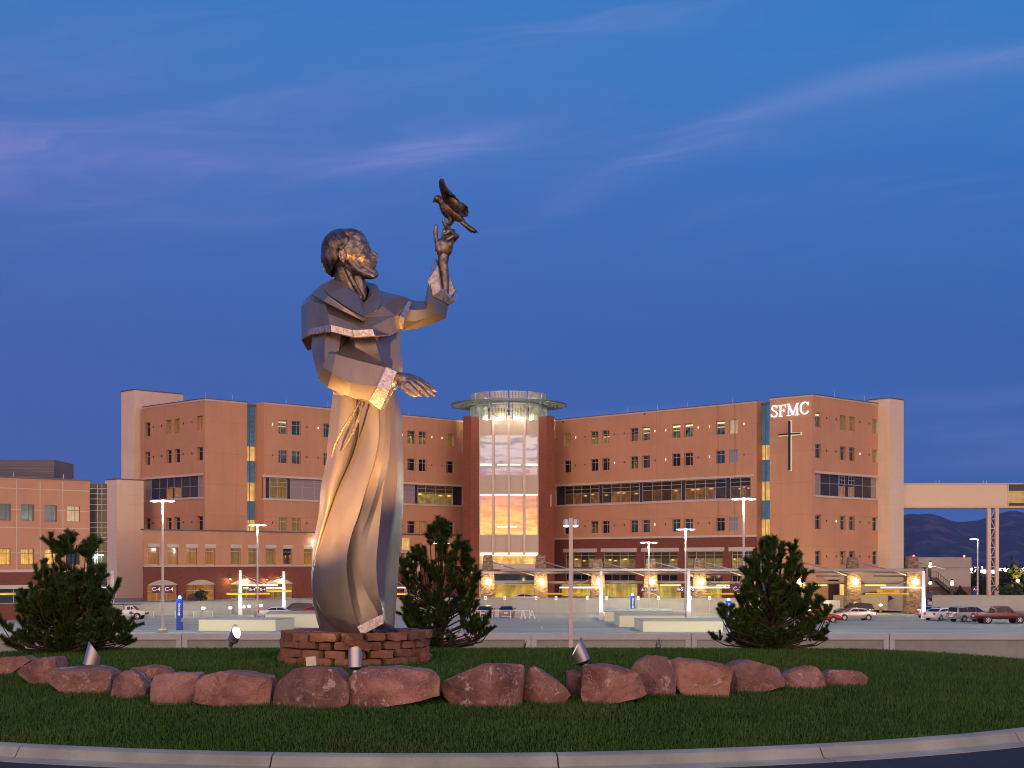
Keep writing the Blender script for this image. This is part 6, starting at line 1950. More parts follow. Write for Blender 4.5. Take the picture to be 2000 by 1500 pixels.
for i in range(-3, 4):
    for j in range(-3, 4):
        x, y = i * .32 + (j % 2) * .1, j * .30
        if math.hypot(x, y) < 1.0:
            specs.append(((pc.x + x, pc.y + y, zt - .055 + r_.uniform(-.01, .01)), .165, .155, .05, Matrix.Rotation(r_.uniform(-.3, .3), 3, 'Z')))
o = stones('stone_capping', specs, ped, ped.location); o.location = (0, 0, 0)
def loose(px, py, Yl, hx, hy, hz, ry, rz, label):
    c = P(px, py, Yl)
    rot = Matrix.Rotation(R(rz), 3, 'Z') @ Matrix.Rotation(R(ry), 3, 'Y')
    o = stones('loose_stone', [(tuple(c), hx, hy, hz, rot)], None, tuple(c))
    return setp(o, label, 'stone', 'loose stones round the pedestal')
loose(699, 1256, YS - 1.40, .225, .13, .062, 22, 4, 'slanted flat red stone leaning on the pedestal front')
loose(558, 1283, YS - .55, .10, .10, .075, 4, 20, 'loose red stone on the grass at the left foot of the pedestal')
loose(826, 1282, YS - .70, .085, .09, .075, -6, 30, 'loose red stone on the grass at the right foot of the pedestal')

# ================================================================== uplights on the lawn
fixm = mat('fixture_aluminium', (.46, .45, .50), .34, .75, var=.08, vscale=6)
fixd = mat('fixture_dark', (.10, .10, .11), .5, .5)
lensw = mat('uplight_lens', (1, .95, .85), .3, emit=(1.0, .86, .60), estr=9.0)
def bullet(px, py_base, Yl, tilt, turn, label, power, spot=46, scale=1.0, lit=False, target=None):
    """bullet floodlight: finned body, collar, slanted shroud, knuckle and stake; axis tilted from vertical towards turn"""
    x = XW(px, Yl); zb = island_z(x, Yl)
    root = thing('uplight', (x, Yl, zb), label, 'floodlight', 'bullet uplights round the statue')
    s_ = scale
    jx_ = Vector((x, Yl, zb + .13 * s_))
    rot = Matrix.Rotation(R(turn), 3, 'Z') @ Matrix.Rotation(R(tilt), 3, 'Y')
    mb = MB(); mb.tube([(x, Yl, zb - .1), (x, Yl, zb + .11 * s_)], .018 * s_, 8); mb.tube([(x, Yl, zb + .09 * s_), jx_ + rot @ Vector((0, 0, .02))], .030 * s_, 8); mb.build('knuckle', fixm, root, smooth=40)
    body = MB()
    o0 = jx_ + rot @ Vector((-.0, 0, .02 * s_))
    body.lathe([(.05 * s_, 0), (.055 * s_, .02 * s_), (.055 * s_, .10 * s_)], o0, 18, rot)
    b1 = body.build('neck', fixm, root, smooth=40)
    mb = MB(); mb.lathe([(.06 * s_, .10 * s_), (.110 * s_, .135 * s_), (.122 * s_, .150 * s_)], o0, 24, rot); mb.build('collar', fixd, root, smooth=40)
    mb = MB(); mb.lathe([(.122 * s_, .150 * s_), (.126 * s_, .155 * s_), (.126 * s_, .270 * s_), (.120 * s_, .276 * s_), (.120 * s_, .288 * s_)], o0, 28, rot)
    mb.build('housing', fixm, root, smooth=30)
    # shroud: slanted cut tube with thickness
    rings = []
    n = 28
    for rr_, top in ((.1275, 0), (.1275, 1), (.119, 1), (.119, 0)):
        ring = []
        for k in range(n):
            a = 2 * math.pi * k / n
            h = .270 * s_ if not top else (.300 + .165 * (1 - math.cos(a)) / 2 * 1.35) * s_
            ring.append(o0 + rot @ Vector((rr_ * s_ * math.cos(a), rr_ * s_ * math.sin(a), h)))
        rings.append(ring)
    mb = MB(); mb.loft(rings + [rings[0]], cap=False); mb.build('shroud', fixm, root, smooth=30)
    mb = MB(); mb.lathe([(.116 * s_, .291 * s_), (.10 * s_, .300 * s_), (.02 * s_, .306 * s_)], o0, 20, rot); mb.build('lens', lensw, root, smooth=40)
    ax = rot @ Vector((0, 0, 1))
    lp = o0 + ax * .36 * s_
    tg = target if target is not None else lp + ax * 10
    lamp('uplight_beam', lp + (Vector(tg) - lp).normalized() * .14, power, (1.0, .48, .15), .07, 'SPOT', None, tg, spot, .75)
    return root
ST = lambda py: (XW(690, YS), YS, ZW(py, YS))     # a point on the statue axis
bullet(172, 1304, 21.9, 14, 20, 'silver uplight on the grass left of the statue behind the boulders', 5200, 34, .92, target=ST(900))
bullet(449, 1262, 27.6, 32, -38, 'uplight with glowing lens behind the left side of the statue', 3200, 44, .80, target=ST(900))
bullet(694, 1312, 21.2, 8, 100, 'grey uplight in front of the stone pedestal behind a boulder', 80, 52, .80, target=ST(800))
bullet(1146, 1303, 21.9, 22, 180, 'silver uplight on the grass right of the statue', 3400, 34, .92, target=ST(725))
# low square flood in front of the pedestal
Yl = 22.6; x = XW(608, Yl); zb = island_z(x, Yl)
bf = thing('box_floodlight', (x, Yl, zb), 'small square cream floodlight box on a stake before the pedestal', 'floodlight')
mb = MB(); mb.tube([(x, Yl, zb - .05), (x, Yl, zb + .15)], .02, 8); mb.build('stake', fixd, bf)
mb = MB(); mb.obox((x, Yl, zb + .20), .075, .05, .068, Matrix.Rotation(R(-6), 3, 'Y')); mb.build('housing', mat('flood_cream', (.86, .74, .58), .6), bf)
mb = MB(); mb.obox((x, Yl + .055, zb + .205), .06, .004, .055, Matrix.Rotation(R(-6), 3, 'Y')); mb.build('lens', lensw, bf)
lamp('uplight_beam', (x, Yl + .12, zb + .22), 70, (1.0, .68, .34), .05, 'SPOT', None, ST(1000), 70, .8)

# ================================================================== pines
needlem = mat('pine_needle', (.03, .055, .015), .6)
t, b = nodes(needlem)
an = t.new('ShaderNodeAttribute'); an.attribute_name = 'tone'
t.put(b.inputs['Base Color'], t.ramp(an.outputs['Fac'], [(0, (.018, .050, .010)), (.5, (.052, .112, .022)), (.85, (.105, .170, .036)), (1.0, (.16, .10, .04))]))
b.inputs['Specular IOR Level'].default_value = .2
barkm = mat('pine_bark', (.055, .038, .026), .9, var=.3, vscale=12, bump=.5, bscale=30)
def pine(name, base_px, Yb, base_py, shoots, label, seed, nl=.075, trunk=None, dens=1.0, deep=.5, second=7):
    """shoots: (px, py, foliage length m, tuft radius m); every shoot is a real branch with its own depth"""
    r_ = random.Random(seed); g_ = np.random.default_rng(seed)
    x0 = XW(base_px, Yb); z0 = island_z(x0, Yb) - .03
    root = thing(name, (x0, Yb, z0), label, 'pine tree', 'young pines on the roundabout')
    tr = MB()
    segs = []
    hmax = max(P(s_[0], s_[1], Yb).z for s_ in shoots) - z0
    tp = trunk or (base_px, min(s_[1] for s_ in shoots))
    top = P(tp[0], tp[1], Yb)
    tr.tube([(x0, Yb, z0), (x0 + (top.x - x0) * .4, Yb, z0 + hmax * .4), (top.x, Yb, z0 + hmax * .9)], [.055, .04, .012], 8)
    for (px, py, fl, tr_) in shoots:
        dyy = r_.uniform(-deep, deep)
        tip = P(px, py, Yb); tip.y += dyy
        h = tip.z - z0
        # where the branch leaves the stem
        lat = math.hypot(tip.x - x0, dyy)
        zs_ = z0 + max(.05, min(h * .85, h * .55 - lat * .30))
        u = (zs_ - z0) / max(hmax, .1)
        st = Vector((x0 + (top.x - x0) * u, Yb, zs_))
        mid = Vector((st.x + (tip.x - st.x) * .80, Yb + dyy * .80, st.z + (tip.z - st.z) * .34))
        tr.tube([st, mid, tip - Vector((0, 0, .03))], [.020, .014, .005], 5)
        pts = [st * (1 - q_) ** 2 + mid * 2 * q_ * (1 - q_) + tip * q_ * q_ for q_ in np.linspace(0, 1, 14)]
        L = (tip - mid).length + (mid - st).length
        f0 = max(0.0, 1 - fl / max(L, .05))
        segs.append((pts, f0, tr_))
        for k in range(second):
            q_ = r_.uniform(max(.2, f0 * .95), .97)
            c = pts[min(13, int(q_ * 13))]
            d = Vector((r_.uniform(-1, 1), r_.uniform(-1, 1), r_.uniform(.3, 1.2))).normalized()
            ln = r_.uniform(.10, .26)
            e = c + d * ln
            tr.tube([c, e], [.007, .003], 4)
            segs.append(([c + (e - c) * q2 for q2 in np.linspace(0, 1, 8)], .05, tr_ * r_.uniform(.7, .95)))
    tr.build('trunk', barkm, root, smooth=60)
    A = []; D = []; Ln = []; T = []
    for pts, f0, tr_ in segs:
        L = sum((pts[i + 1] - pts[i]).length for i in range(len(pts) - 1)) * (1 - f0)
        n = int(max(40, L * 2300 * dens))
        q_ = f0 + (1 - f0) * g_.random(n) ** .8
        P_ = np.array([list(p) for p in pts])
        idx = q_ * (len(pts) - 1)
        i0 = np.minimum(idx.astype(int), len(pts) - 2)
        fr = (idx - i0)[:, None]
        pos = P_[i0] * (1 - fr) + P_[i0 + 1] * fr
        tan = P_[i0 + 1] - P_[i0]
        tan /= np.linalg.norm(tan, axis=1)[:, None] + 1e-9
        rv = g_.normal(size=(n, 3)); rv -= (rv * tan).sum(1)[:, None] * tan
        rv /= np.linalg.norm(rv, axis=1)[:, None] + 1e-9
        up = g_.uniform(.25, 1.0, n)[:, None]
        d = rv + tan * up + np.array([[0, 0, .35]])
        d /= np.linalg.norm(d, axis=1)[:, None]
        A.append(pos); D.append(d); Ln.append(g_.normal(tr_, tr_ * .18, n).clip(.02, .2)); T.append(g_.random(n) * .55 + g_.random() * .35 + (.15 if g_.random() < .04 else 0))
    A = np.concatenate(A); D = np.concatenate(D); Ln = np.concatenate(Ln); T = np.concatenate(T)
    n = len(A)
    side = np.cross(D, g_.normal(size=(n, 3))); side /= np.linalg.norm(side, axis=1)[:, None] + 1e-9
    w = .0036
    V = np.empty((n, 3, 3), np.float32)
    V[:, 0] = A - side * w; V[:, 1] = A + side * w; V[:, 2] = A + D * Ln[:, None]
    V -= np.array([[list(root.location)]])
    o = np_mesh('crown', V.reshape(-1, 3), 3, np.arange(n * 3), needlem, root, np.repeat(T, 3))
    return root
def fill(pxr, pyr, n, seed, fl=.40, tr_=.085, shape=None):
    r_ = random.Random(seed); out = []
    while len(out) < n:
        px, py = r_.uniform(*pxr), r_.uniform(*pyr)
        if shape is None or shape(px, py): out.append((px, py, fl * r_.uniform(.7, 1.3), tr_ * r_.uniform(.85, 1.15)))
    return out
# large bushy pine, left
sh = [(122, 1044, .30, .115), (132, 1040, .32, .12), (112, 1060, .25, .11), (143, 1052, .25, .11), (160, 1052, .30, .11), (168, 1046, .32, .12), (178, 1056, .28, .11), (184, 1062, .2, .10),
      (66, 1096, .50, .09), (76, 1104, .5, .09), (102, 1098, .50, .09), (112, 1108, .45, .09), (92, 1112, .4, .09), (196, 1094, .50, .09), (208, 1104, .5, .09), (188, 1104, .4, .09), (34, 1152, .50, .09), (52, 1140, .5, .09), (24, 1182, .45, .09), (20, 1205, .4, .085),
      (214, 1132, .45, .09), (216, 1164, .45, .09), (205, 1150, .5, .09), (150, 1110, .5, .09), (130, 1115, .5, .09), (170, 1112, .5, .09), (226, 1188, .3, .085), (248, 1192, .35, .09), (256, 1222, .35, .085), (240, 1205, .35, .085), (8, 1240, .2, .07), (12, 1252, .25, .07)]
sh += fill((22, 222), (1130, 1262), 80, 3, .42, .088, lambda x, y: abs(x - 126) < 62 + (y - 1130) * .45)
sh += fill((190, 252), (1205, 1262), 14, 4, .35, .085)
pine('pine_bush', 128, 29.0, 1266, sh, 'large dark bushy pine with two tall leaders at the left', 31, trunk=(150, 1060), deep=.75, second=6, dens=.85)
# middle pine
sh = [(858, 1012, .30, .11), (866, 1016, .3, .11), (848, 1022, .25, .10), (876, 1022, .25, .10), (840, 1032, .2, .10), (862, 1034, .4, .10), (856, 1050, .4, .1), (870, 1052, .4, .1),
      (818, 1066, .35, .10), (808, 1070, .3, .10), (830, 1068, .35, .10), (824, 1082, .3, .1), (896, 1046, .35, .09), (906, 1062, .4, .10), (912, 1056, .35, .09), (890, 1064, .3, .09),
      (784, 1090, .30, .085), (798, 1092, .3, .085), (806, 1102, .35, .085), (786, 1104, .3, .085), (920, 1092, .40, .095), (930, 1106, .4, .09), (932, 1122, .35, .09), (912, 1092, .4, .09), (834, 1104, .3, .09), (846, 1096, .4, .1), (880, 1090, .45, .1),
      (790, 1128, .3, .09), (802, 1132, .35, .09), (816, 1120, .3, .09), (786, 1170, .28, .085), (796, 1176, .35, .09), (784, 1188, .3, .085), (926, 1150, .35, .09), (934, 1172, .35, .08), (958, 1196, .40, .075), (960, 1226, .45, .075), (950, 1212, .4, .075), (940, 1240, .4, .075), (928, 1200, .4, .08), (790, 1206, .3, .08), (800, 1222, .3, .08)]
sh += fill((792, 945), (1100, 1250), 46, 8, .34, .085, lambda x, y: abs(x - 862) < 28 + (y - 1095) * .44)
pine('pine_tree', 862, 30.5, 1258, sh, 'middle pine with gaps between its branches right of the statue', 32, trunk=(862, 1018), deep=.6, second=5, dens=.85)
# right pine
sh = [(1498, 1050, .35, .10), (1508, 1049, .35, .10), (1490, 1056, .3, .10), (1516, 1056, .3, .1), (1502, 1066, .4, .1), (1538, 1058, .35, .09), (1544, 1066, .3, .09), (1532, 1072, .35, .09), (1554, 1078, .35, .09), (1548, 1088, .35, .09), (1482, 1074, .35, .09), (1474, 1092, .35, .09), (1464, 1092, .3, .09), (1460, 1108, .35, .09), (1556, 1106, .35, .09), (1562, 1112, .3, .09),
      (1594, 1140, .35, .085), (1588, 1150, .35, .085), (1562, 1152, .35, .09), (1578, 1146, .35, .09), (1446, 1134, .35, .09), (1442, 1150, .35, .09), (1436, 1164, .3, .085), (1452, 1146, .35, .09), (1402, 1178, .25, .075), (1406, 1190, .3, .08), (1420, 1186, .3, .085), (1412, 1204, .3, .085), (1426, 1212, .3, .085), (1432, 1192, .35, .09),
      (1616, 1182, .35, .08), (1606, 1192, .35, .085), (1600, 1204, .35, .085), (1596, 1166, .3, .085), (1610, 1232, .3, .08), (1604, 1240, .3, .08), (1626, 1250, .25, .06), (1400, 1248, .2, .06), (1424, 1252, .2, .07)]
sh += fill((1420, 1606), (1095, 1262), 72, 13, .36, .088, lambda x, y: abs(x - 1512) < 26 + (y - 1080) * .38)
pine('pine_tree', 1512, 29.5, 1272, sh, 'right pine in front of the red sedan and sign block', 33, trunk=(1502, 1056), deep=.6, second=6, dens=.85)

# small weeds on the lawn edge
leafm = mat('weed_leaf', (.035, .075, .018), .6, var=.3, vscale=10)
def weed(px, py, Yw, h, n, label, seed):
    r_ = random.Random(seed)
    x = XW(px, Yw); z = island_z(x, Yw)
    root = thing('weed', (x, Yw, z), label, 'plant', 'small weeds at the lawn edge')
    mb = MB(); st = MB()
    for k in range(n):
        a = r_.uniform(0, 6.28); hh = h * r_.uniform(.6, 1.0); sp = h * r_.uniform(.1, .35)
        tip = Vector((x + math.cos(a) * sp, Yw + math.sin(a) * sp, z + hh))
        st.tube([(x, Yw, z - .02), tip], [.005, .002], 4)
        for j in range(6):
            u = .3 + .7 * j / 6
            c = Vector((x, Yw, z)) + (tip - Vector((x, Yw, z))) * u
            b_ = r_.uniform(0, 6.28); d = Vector((math.cos(b_), math.sin(b_), .5)) * h * .16; s_ = Vector((-math.sin(b_), math.cos(b_), 0)) * h * .05
            mb.add([c, c + d * .5 + s_, c + d, c + d * .5 - s_], [(0, 1, 2, 3)])
    st.build('stem', leafm, root); mb.build('foliage', leafm, root)
weed(1024, 1258, 27.8, .20, 6, 'low leafy weed by the parapet joint left of the street lamp', 1)
weed(1285, 1275, 26.5, .32, 5, 'tall thin weed in front of the parapet right of the street lamp', 2)
weed(1236, 1300, 22.0, .26, 4, 'upright green weed behind the rounded pink boulder', 3)
weed(884, 1258, 28.5, .45, 6, 'leafy weed at the foot of the middle pine', 4)
weed(1640, 1268, 28.0, .16, 4, 'sparse weed right of the right pine', 5)
weed(408, 1262, 27.5, .07, 5, 'tiny weed on the mound crest left of the lit floodlight', 6)

# ================================================================== shrubs, far trees and town at the right
shrubm = mat('shrub_leaf', (.028, .048, .016), .7)
def leafy(name, x, y, z, rx, rz, n, label, seed, m=shrubm, size=.16, group=None, cone=False, trunk_h=.3):
    g_ = np.random.default_rng(seed)
    root = thing(name, (x, y, z), label, 'tree' if 'tree' in name else 'shrub', group)
    mb = MB(); mb.tube([(x, y, z - .1), (x, y, z + trunk_h + rz)], [.09, .03], 6); mb.build('trunk', barkm, root)
    d = g_.normal(size=(n, 3)); d /= np.linalg.norm(d, axis=1)[:, None]
    rad = g_.random(n) ** .5
    lump = 1 + .35 * np.sin(d[:, 0] * 5 + seed) * np.cos(d[:, 2] * 6 + seed * 2) + .2 * np.sin(d[:, 1] * 9)
    pos = d * (rad * lump)[:, None] * np.array([[rx, rx, rz]])
    if cone:
        k = np.clip((1 - (pos[:, 2] / rz * .5 + .5)), .05, 1); pos[:, 0] *= k * 1.4; pos[:, 1] *= k * 1.4
    pos += np.array([[0, 0, rz + trunk_h]])
    a = g_.normal(size=(n, 3)); a /= np.linalg.norm(a, axis=1)[:, None]
    b_ = np.cross(a, g_.normal(size=(n, 3))); b_ /= np.linalg.norm(b_, axis=1)[:, None]
    s_ = size * g_.uniform(.6, 1.3, n)[:, None]
    V = np.stack([pos - a * s_, pos + b_ * s_ * .6, pos + a * s_, pos - b_ * s_ * .6], 1)
    np_mesh('crown', V.reshape(-1, 3), 4, np.arange(n * 4), m, root)
    return root
leafy('spruce_tree', XW(1875, 232), 232, -3.9, 1.25, 1.1, 900, 'small dark conical tree on the grass verge below the outside stair', 2, cone=True, size=.2)
leafy('shrub', XW(1972, 214), 214, -4.0, 1.7, 1.4, 1100, 'dark rounded shrub behind the red pickup, right of the lattice tower', 3, size=.2)
leafy('shrub', XW(1918, 236), 236, -3.9, 1.2, 1.6, 700, 'dark shrub left of the lattice tower foot', 4, size=.2)
leafy('shrub', XW(1805, 232), 232, -3.9, .6, .6, 300, 'little shrub beside the rightmost pylon', 12, size=.12)
for i, (px, Y, rx, rz, lb) in enumerate(((1906, 420, 3.0, 3.2, 'dark far tree between service building and lattice tower'), (1960, 430, 3.2, 3.5, 'dark far tree behind the lattice tower'), (1985, 300, 2.2, 3.3, 'far tree lit amber by a street light at the right edge'), (1995, 520, 6, 3.5, 'broad dark far tree at the right edge'))):
    leafy('far_tree', XW(px, Y), Y, gz(XW(px, Y), Y), rx, rz, 900, lb, 20 + i, size=.45, group='trees beyond the garage', trunk_h=.6)
lamp('street_light_glow', P(1988, 1121, 297), 900, (1.0, .6, .2), .3)
mb = MB(); mb.ball(P(1988, 1134, 296.5), .35, 8, 6)
st_ = thing('far_street_light', (XW(1988, 296.5), 296.5, -7), 'far amber street light in front of the lit tree at the right edge', 'street light')
mb.build('globe', mat('amber_globe', (1, .7, .3), .4, emit=(1, .6, .25), estr=6), st_)
mb = MB(); mb.tube([(XW(1988, 296.5), 296.5, -7), P(1988, 1136, 296.5)], .08, 6); mb.build('pole', dark, st_)
# rocks and shrubs by the arches
leafy('shrub', XW(392, 200), 200, PZL, .9, .8, 500, 'dark shrub left of the brick arch planting', 7, size=.14, trunk_h=.05)
for i, (px, h, w, lb) in enumerate(((375, .8, 1.0, 'grey landscape rock before the second brick arch, left one'), (384, .95, 1.1, 'taller grey landscape rock before the second brick arch'), (397, .6, .9, 'low grey landscape rock right of the taller one'))):
    mb = MB(); mb.ball((XW(px, 204), 204 - i * .3, PZL + h * .4), (w * .7, w * .6, h * .7), 9, 6)
    o = mb.build('landscape_rock', mat('gray_rock', (.13, .11, .12), .9, var=.3, vscale=2), None, smooth=20)
    for v in o.data.vertices: v.co += noise.noise_vector(v.co * 1.3) * .18
    setp(o, lb, 'rock', 'rocks by the brick arches')
# distant town lights under the mountains
tl = mat('town_light', (1, .9, .8), .5, emit=(1, .88, .75), estr=5)
mb = MB()
r_ = random.Random(77)
for k in range(70):
    Y = r_.uniform(2500, 4200); px = r_.uniform(1890, 2080); py = r_.gauss(1113, 2.4)
    s_ = r_.uniform(.6, 1.7)
    p = P(px, py, Y)
    mb.box(p.x - s_, p.x + s_, p.y - .5, p.y + .5, p.z - s_ * .5, p.z + s_ * .5)
for k in range(26):
    Y = r_.uniform(2500, 4200); px = r_.uniform(1890, 2080); p = P(px, r_.uniform(1109, 1117), Y)
    mb.box(p.x - 6, p.x + 6, p.y, p.y + 8, p.z - 5, p.z)
setp(mb.build('town_lights', tl), 'scattered white lights of the town below the mountains', 'lights', kind='stuff')
# ================================================================== the statue: faceted sheet-metal robe, bronze head and hands
YS = 25.0
K = YS / F                                   # metres per photo pixel at the statue
def SP(px, py, d=0.0):
    return P(px, py, YS + d)
robem = mat('robe_metal', (.30, .27, .26), .42, .58)
t, b = nodes(robem)
co = t.new('ShaderNodeTexCoord').outputs['Object']
n1 = t.noise(t.vmul(co, (1.0, 1.0, .35)), 2.2, 6, .6)
k = t.rng(n1, .3, .72, .84, 1.14, False)
t.put(b.inputs['Base Color'], t.mix(1.0, (.275, .240, .222, 1), t.vec(k, k, k), 'MULTIPLY'))
t.put(b.inputs['Roughness'], t.rng(t.noise(co, 5, 6, .7), .3, .7, .28, .42, False))
bp = t.new('ShaderNodeBump'); bp.inputs['Strength'].default_value = .10; bp.inputs['Distance'].default_value = .02
t.put(bp.inputs['Height'], t.noise(co, 3.0, 4, .6)); t.l.new(bp.outputs[0], b.inputs['Normal'])
silver = mat('trim_silver', (.62, .60, .64), .38, .7)
t, b = nodes(silver)
co = t.new('ShaderNodeTexCoord').outputs['Object']
n1 = t.noise(co, 16, 6, .7, .8)
t.put(b.inputs['Base Color'], t.mix(t.rng(n1, .35, .65), (.36, .35, .40), (.74, .71, .74)))
bp = t.new('ShaderNodeBump'); bp.inputs['Strength'].default_value = .5; bp.inputs['Distance'].default_value = .02
t.put(bp.inputs['Height'], n1); t.l.new(bp.outputs[0], b.inputs['Normal'])
bronze = mat('bronze', (.20, .125, .085), .36, .85)
t, b = nodes(bronze)
co = t.new('ShaderNodeTexCoord').outputs['Object']
n1 = t.noise(co, 15, 7, .68, .4)
t.put(b.inputs['Base Color'], t.mix(t.rng(n1, .3, .72), (.17, .135, .12), (.46, .385, .345)))
t.put(b.inputs['Roughness'], t.rng(n1, .3, .7, .48, .28, False))
bp = t.new('ShaderNodeBump'); bp.inputs['Strength'].default_value = .55; bp.inputs['Distance'].default_value = .025
t.put(bp.inputs['Height'], t.noise(co, 14, 8, .7, .5)); t.l.new(bp.outputs[0], b.inputs['Normal'])
hairm = mat('bronze_hair', (.13, .085, .06), .38, .85)
t, b = nodes(hairm)
co = t.new('ShaderNodeTexCoord').outputs['Object']
hx_, hy_, hz_ = t.xyz(co)
hv = t.vec(t.m('MULTIPLY', t.m('ADD', hx_, t.m('MULTIPLY', hz_, .45)), 17.0), t.m('MULTIPLY', hy_, 9.0), t.m('MULTIPLY', hz_, 3.0))
wv = t.noise(hv, 1.0, 4, .55, .8)
t.put(b.inputs['Base Color'], t.mix(t.rng(wv, .35, .65), (.080, .064, .058), (.24, .185, .155)))
bp = t.new('ShaderNodeBump'); bp.inputs['Strength'].default_value = .7; bp.inputs['Distance'].default_value = .03
t.put(bp.inputs['Height'], wv); t.l.new(bp.outputs[0], b.inputs['Normal'])
darkin = mat('sleeve_inside', (.10, .09, .10), .6, .4)

sbase = SP(692, 1238, 0)
stat = thing('monk_statue', tuple(sbase), 'towering metal statue of a robed friar with one raised hand on the red stone pedestal', 'statue')

def catmull(xs, ys, x):
    xs = list(xs); ys = list(ys)
    i = max(0, min(len(xs) - 2, sum(1 for q_ in xs[1:-1] if x >= q_)))
    def tang(j):
        if j == 0: return (ys[1] - ys[0]) / (xs[1] - xs[0])
        if j == len(xs) - 1: return (ys[-1] - ys[-2]) / (xs[-1] - xs[-2])
        return (ys[j + 1] - ys[j - 1]) / (xs[j + 1] - xs[j - 1])
    h = xs[i + 1] - xs[i]; u = (x - xs[i]) / h
    return ((2 * u ** 3 - 3 * u ** 2 + 1) * ys[i] + (u ** 3 - 2 * u ** 2 + u) * h * tang(i) + (-2 * u ** 3 + 3 * u ** 2) * ys[i + 1] + (u ** 3 - u ** 2) * h * tang(i + 1))
# --- skirt of the robe: fold lines run down the figure; x per level, depth per level
LV = [755, 800, 850, 900, 950, 1000, 1050, 1100, 1150, 1200, 1240]
COLS = [  # (x at each level, depth at each level)
 ([652, 646, 641, 637, 627, 623, 614, 609, 608.5, 616, 628], [0] * 11),
 ([668, 664, 660, 654, 641, 634, 622, 611.5, 609.5, 620, 640], [-.30, -.28, -.28, -.28, -.28, -.24, -.18, -.10, -.06, -.10, -.18]),
 ([690, 690, 689, 676, 655, 639, 624, 612.5, 610.2, 625, 652], [-.46, -.44, -.42, -.42, -.40, -.34, -.26, -.16, -.10, -.18, -.28]),
 ([697, 700, 699, 684, 662, 644, 628, 613.5, 610.8, 630, 662], [-.40, -.37, -.33, -.32, -.32, -.28, -.22, -.16, -.13, -.24, -.36]),
 ([704, 707, 709, 694, 672, 651, 633, 615, 611.5, 634, 670], [-.48, -.47, -.48, -.50, -.50, -.46, -.38, -.26, -.20, -.34, -.46]),
 ([722, 724, 726, 714, 696, 680, 661, 646, 646, 664, 690], [-.60, -.60, -.63, -.68, -.72, -.74, -.74, -.72, -.70, -.70, -.70]),
 ([738, 739, 740, 731, 716, 702, 685, 676.5, 681, 692, 707], [-.64, -.63, -.64, -.68, -.74, -.80, -.84, -.86, -.86, -.84, -.80]),
 ([741, 742, 743, 734, 719, 705, 688, 680, 684.5, 696, 713], [-.60, -.58, -.58, -.60, -.61, -.62, -.62, -.62, -.62, -.64, -.66]),
 ([748, 752, 753, 747, 737, 722, 705, 701, 712, 738, 743], [-.56, -.54, -.52, -.54, -.56, -.60, -.64, -.66, -.66, -.64, -.62]),
 ([756, 761, 762, 759, 749, 744, 739, 735, 738, 747.5, 750], [-.50, -.47, -.46, -.50, -.60, -.68, -.70, -.72, -.74, -.74, -.72]),
 ([765, 772, 771, 775, 775, 768, 760, 754, 751, 752, 756], [-.36, -.32, -.30, -.28, -.28, -.34, -.44, -.52, -.56, -.56, -.52]),
 ([771, 783, 786, 788, 788, 787, 784, 779, 776, 772, 769], [0.02] * 11)]
BOT = [1240, 1240, 1240, 1240, 1240, 1240, 1239, 1236, 1225, 1217, 1224, 1232]     # hem row of every fold line
NL = 54
def skirt_pt(ci, v):
    """v 0 at the waist .. 1 at the hem"""
    y = LV[0] + (BOT[ci] - LV[0]) * v
    return catmull(LV, COLS[ci][0], y), y, catmull(LV, COLS[ci][1], y)
rings = []
for j in range(NL + 1):
    v = j / NL
    ring = []
    for ci in range(len(COLS)):
        ring.append(skirt_pt(ci, v))
    xl, yl, _ = ring[0]; xr, yr, _ = ring[-1]
    back = []
    for u, dd in ((.90, .34), (.70, .58), (.45, .64), (.22, .52), (.07, .28)):
        back.append((xl + (xr - xl) * u, yl + (yr - yl) * u, dd * (.85 + .25 * v)))
    rings.append([SP(*p) for p in ring + back])
mb = MB(); mb.loft(rings)
skirt = mb.build('robe', robem, stat, smooth=70)
NC_ = len(rings[0])
sh_ = skirt.data.attributes.get('sharp_edge') or skirt.data.attributes.new('sharp_edge', 'BOOLEAN', 'EDGE')
SHARP = {1, 3, 4, 6, 7, 8, 9, 10}
vals = [False] * len(skirt.data.edges)
for e in skirt.data.edges:
    a_, b_ = e.vertices
    if a_ % NC_ == b_ % NC_ and a_ % NC_ in SHARP: vals[e.index] = True
sh_.data.foreach_set('value', vals)
# hem trim strip lifted over the foot
rings = []
for ci, e in ((6, 0), (7, 0), (8, 0), (9, 0), (10, .0)):
    pass
def strip_band(name, pts, w_in, m, parent, off=.02, th=.02):
    """a band along a row of (px,py,depth) points, hanging w (px offset) from it, standing off the metal"""
    mb = MB()
    rings = []
    for (x, y, d), (wx, wy) in zip(pts, w_in):
        a0, a1 = SP(x, y, d - off), SP(x + wx, y + wy, d - off)
        c0, c1 = SP(x, y, d - off + th), SP(x + wx, y + wy, d - off + th)
        rings.append([a0, a1, c1, c0])
    mb.loft(rings); return mb.build(name, m, parent, smooth=15)
strip_band('hem_trim', [(706.5, 1240.5, -.84), (728, 1229, -.80), (749, 1217.5, -.78)], [(-9, -16.5), (-6, -17.5), (-.5, -18.5)], silver, stat, .05, .05)
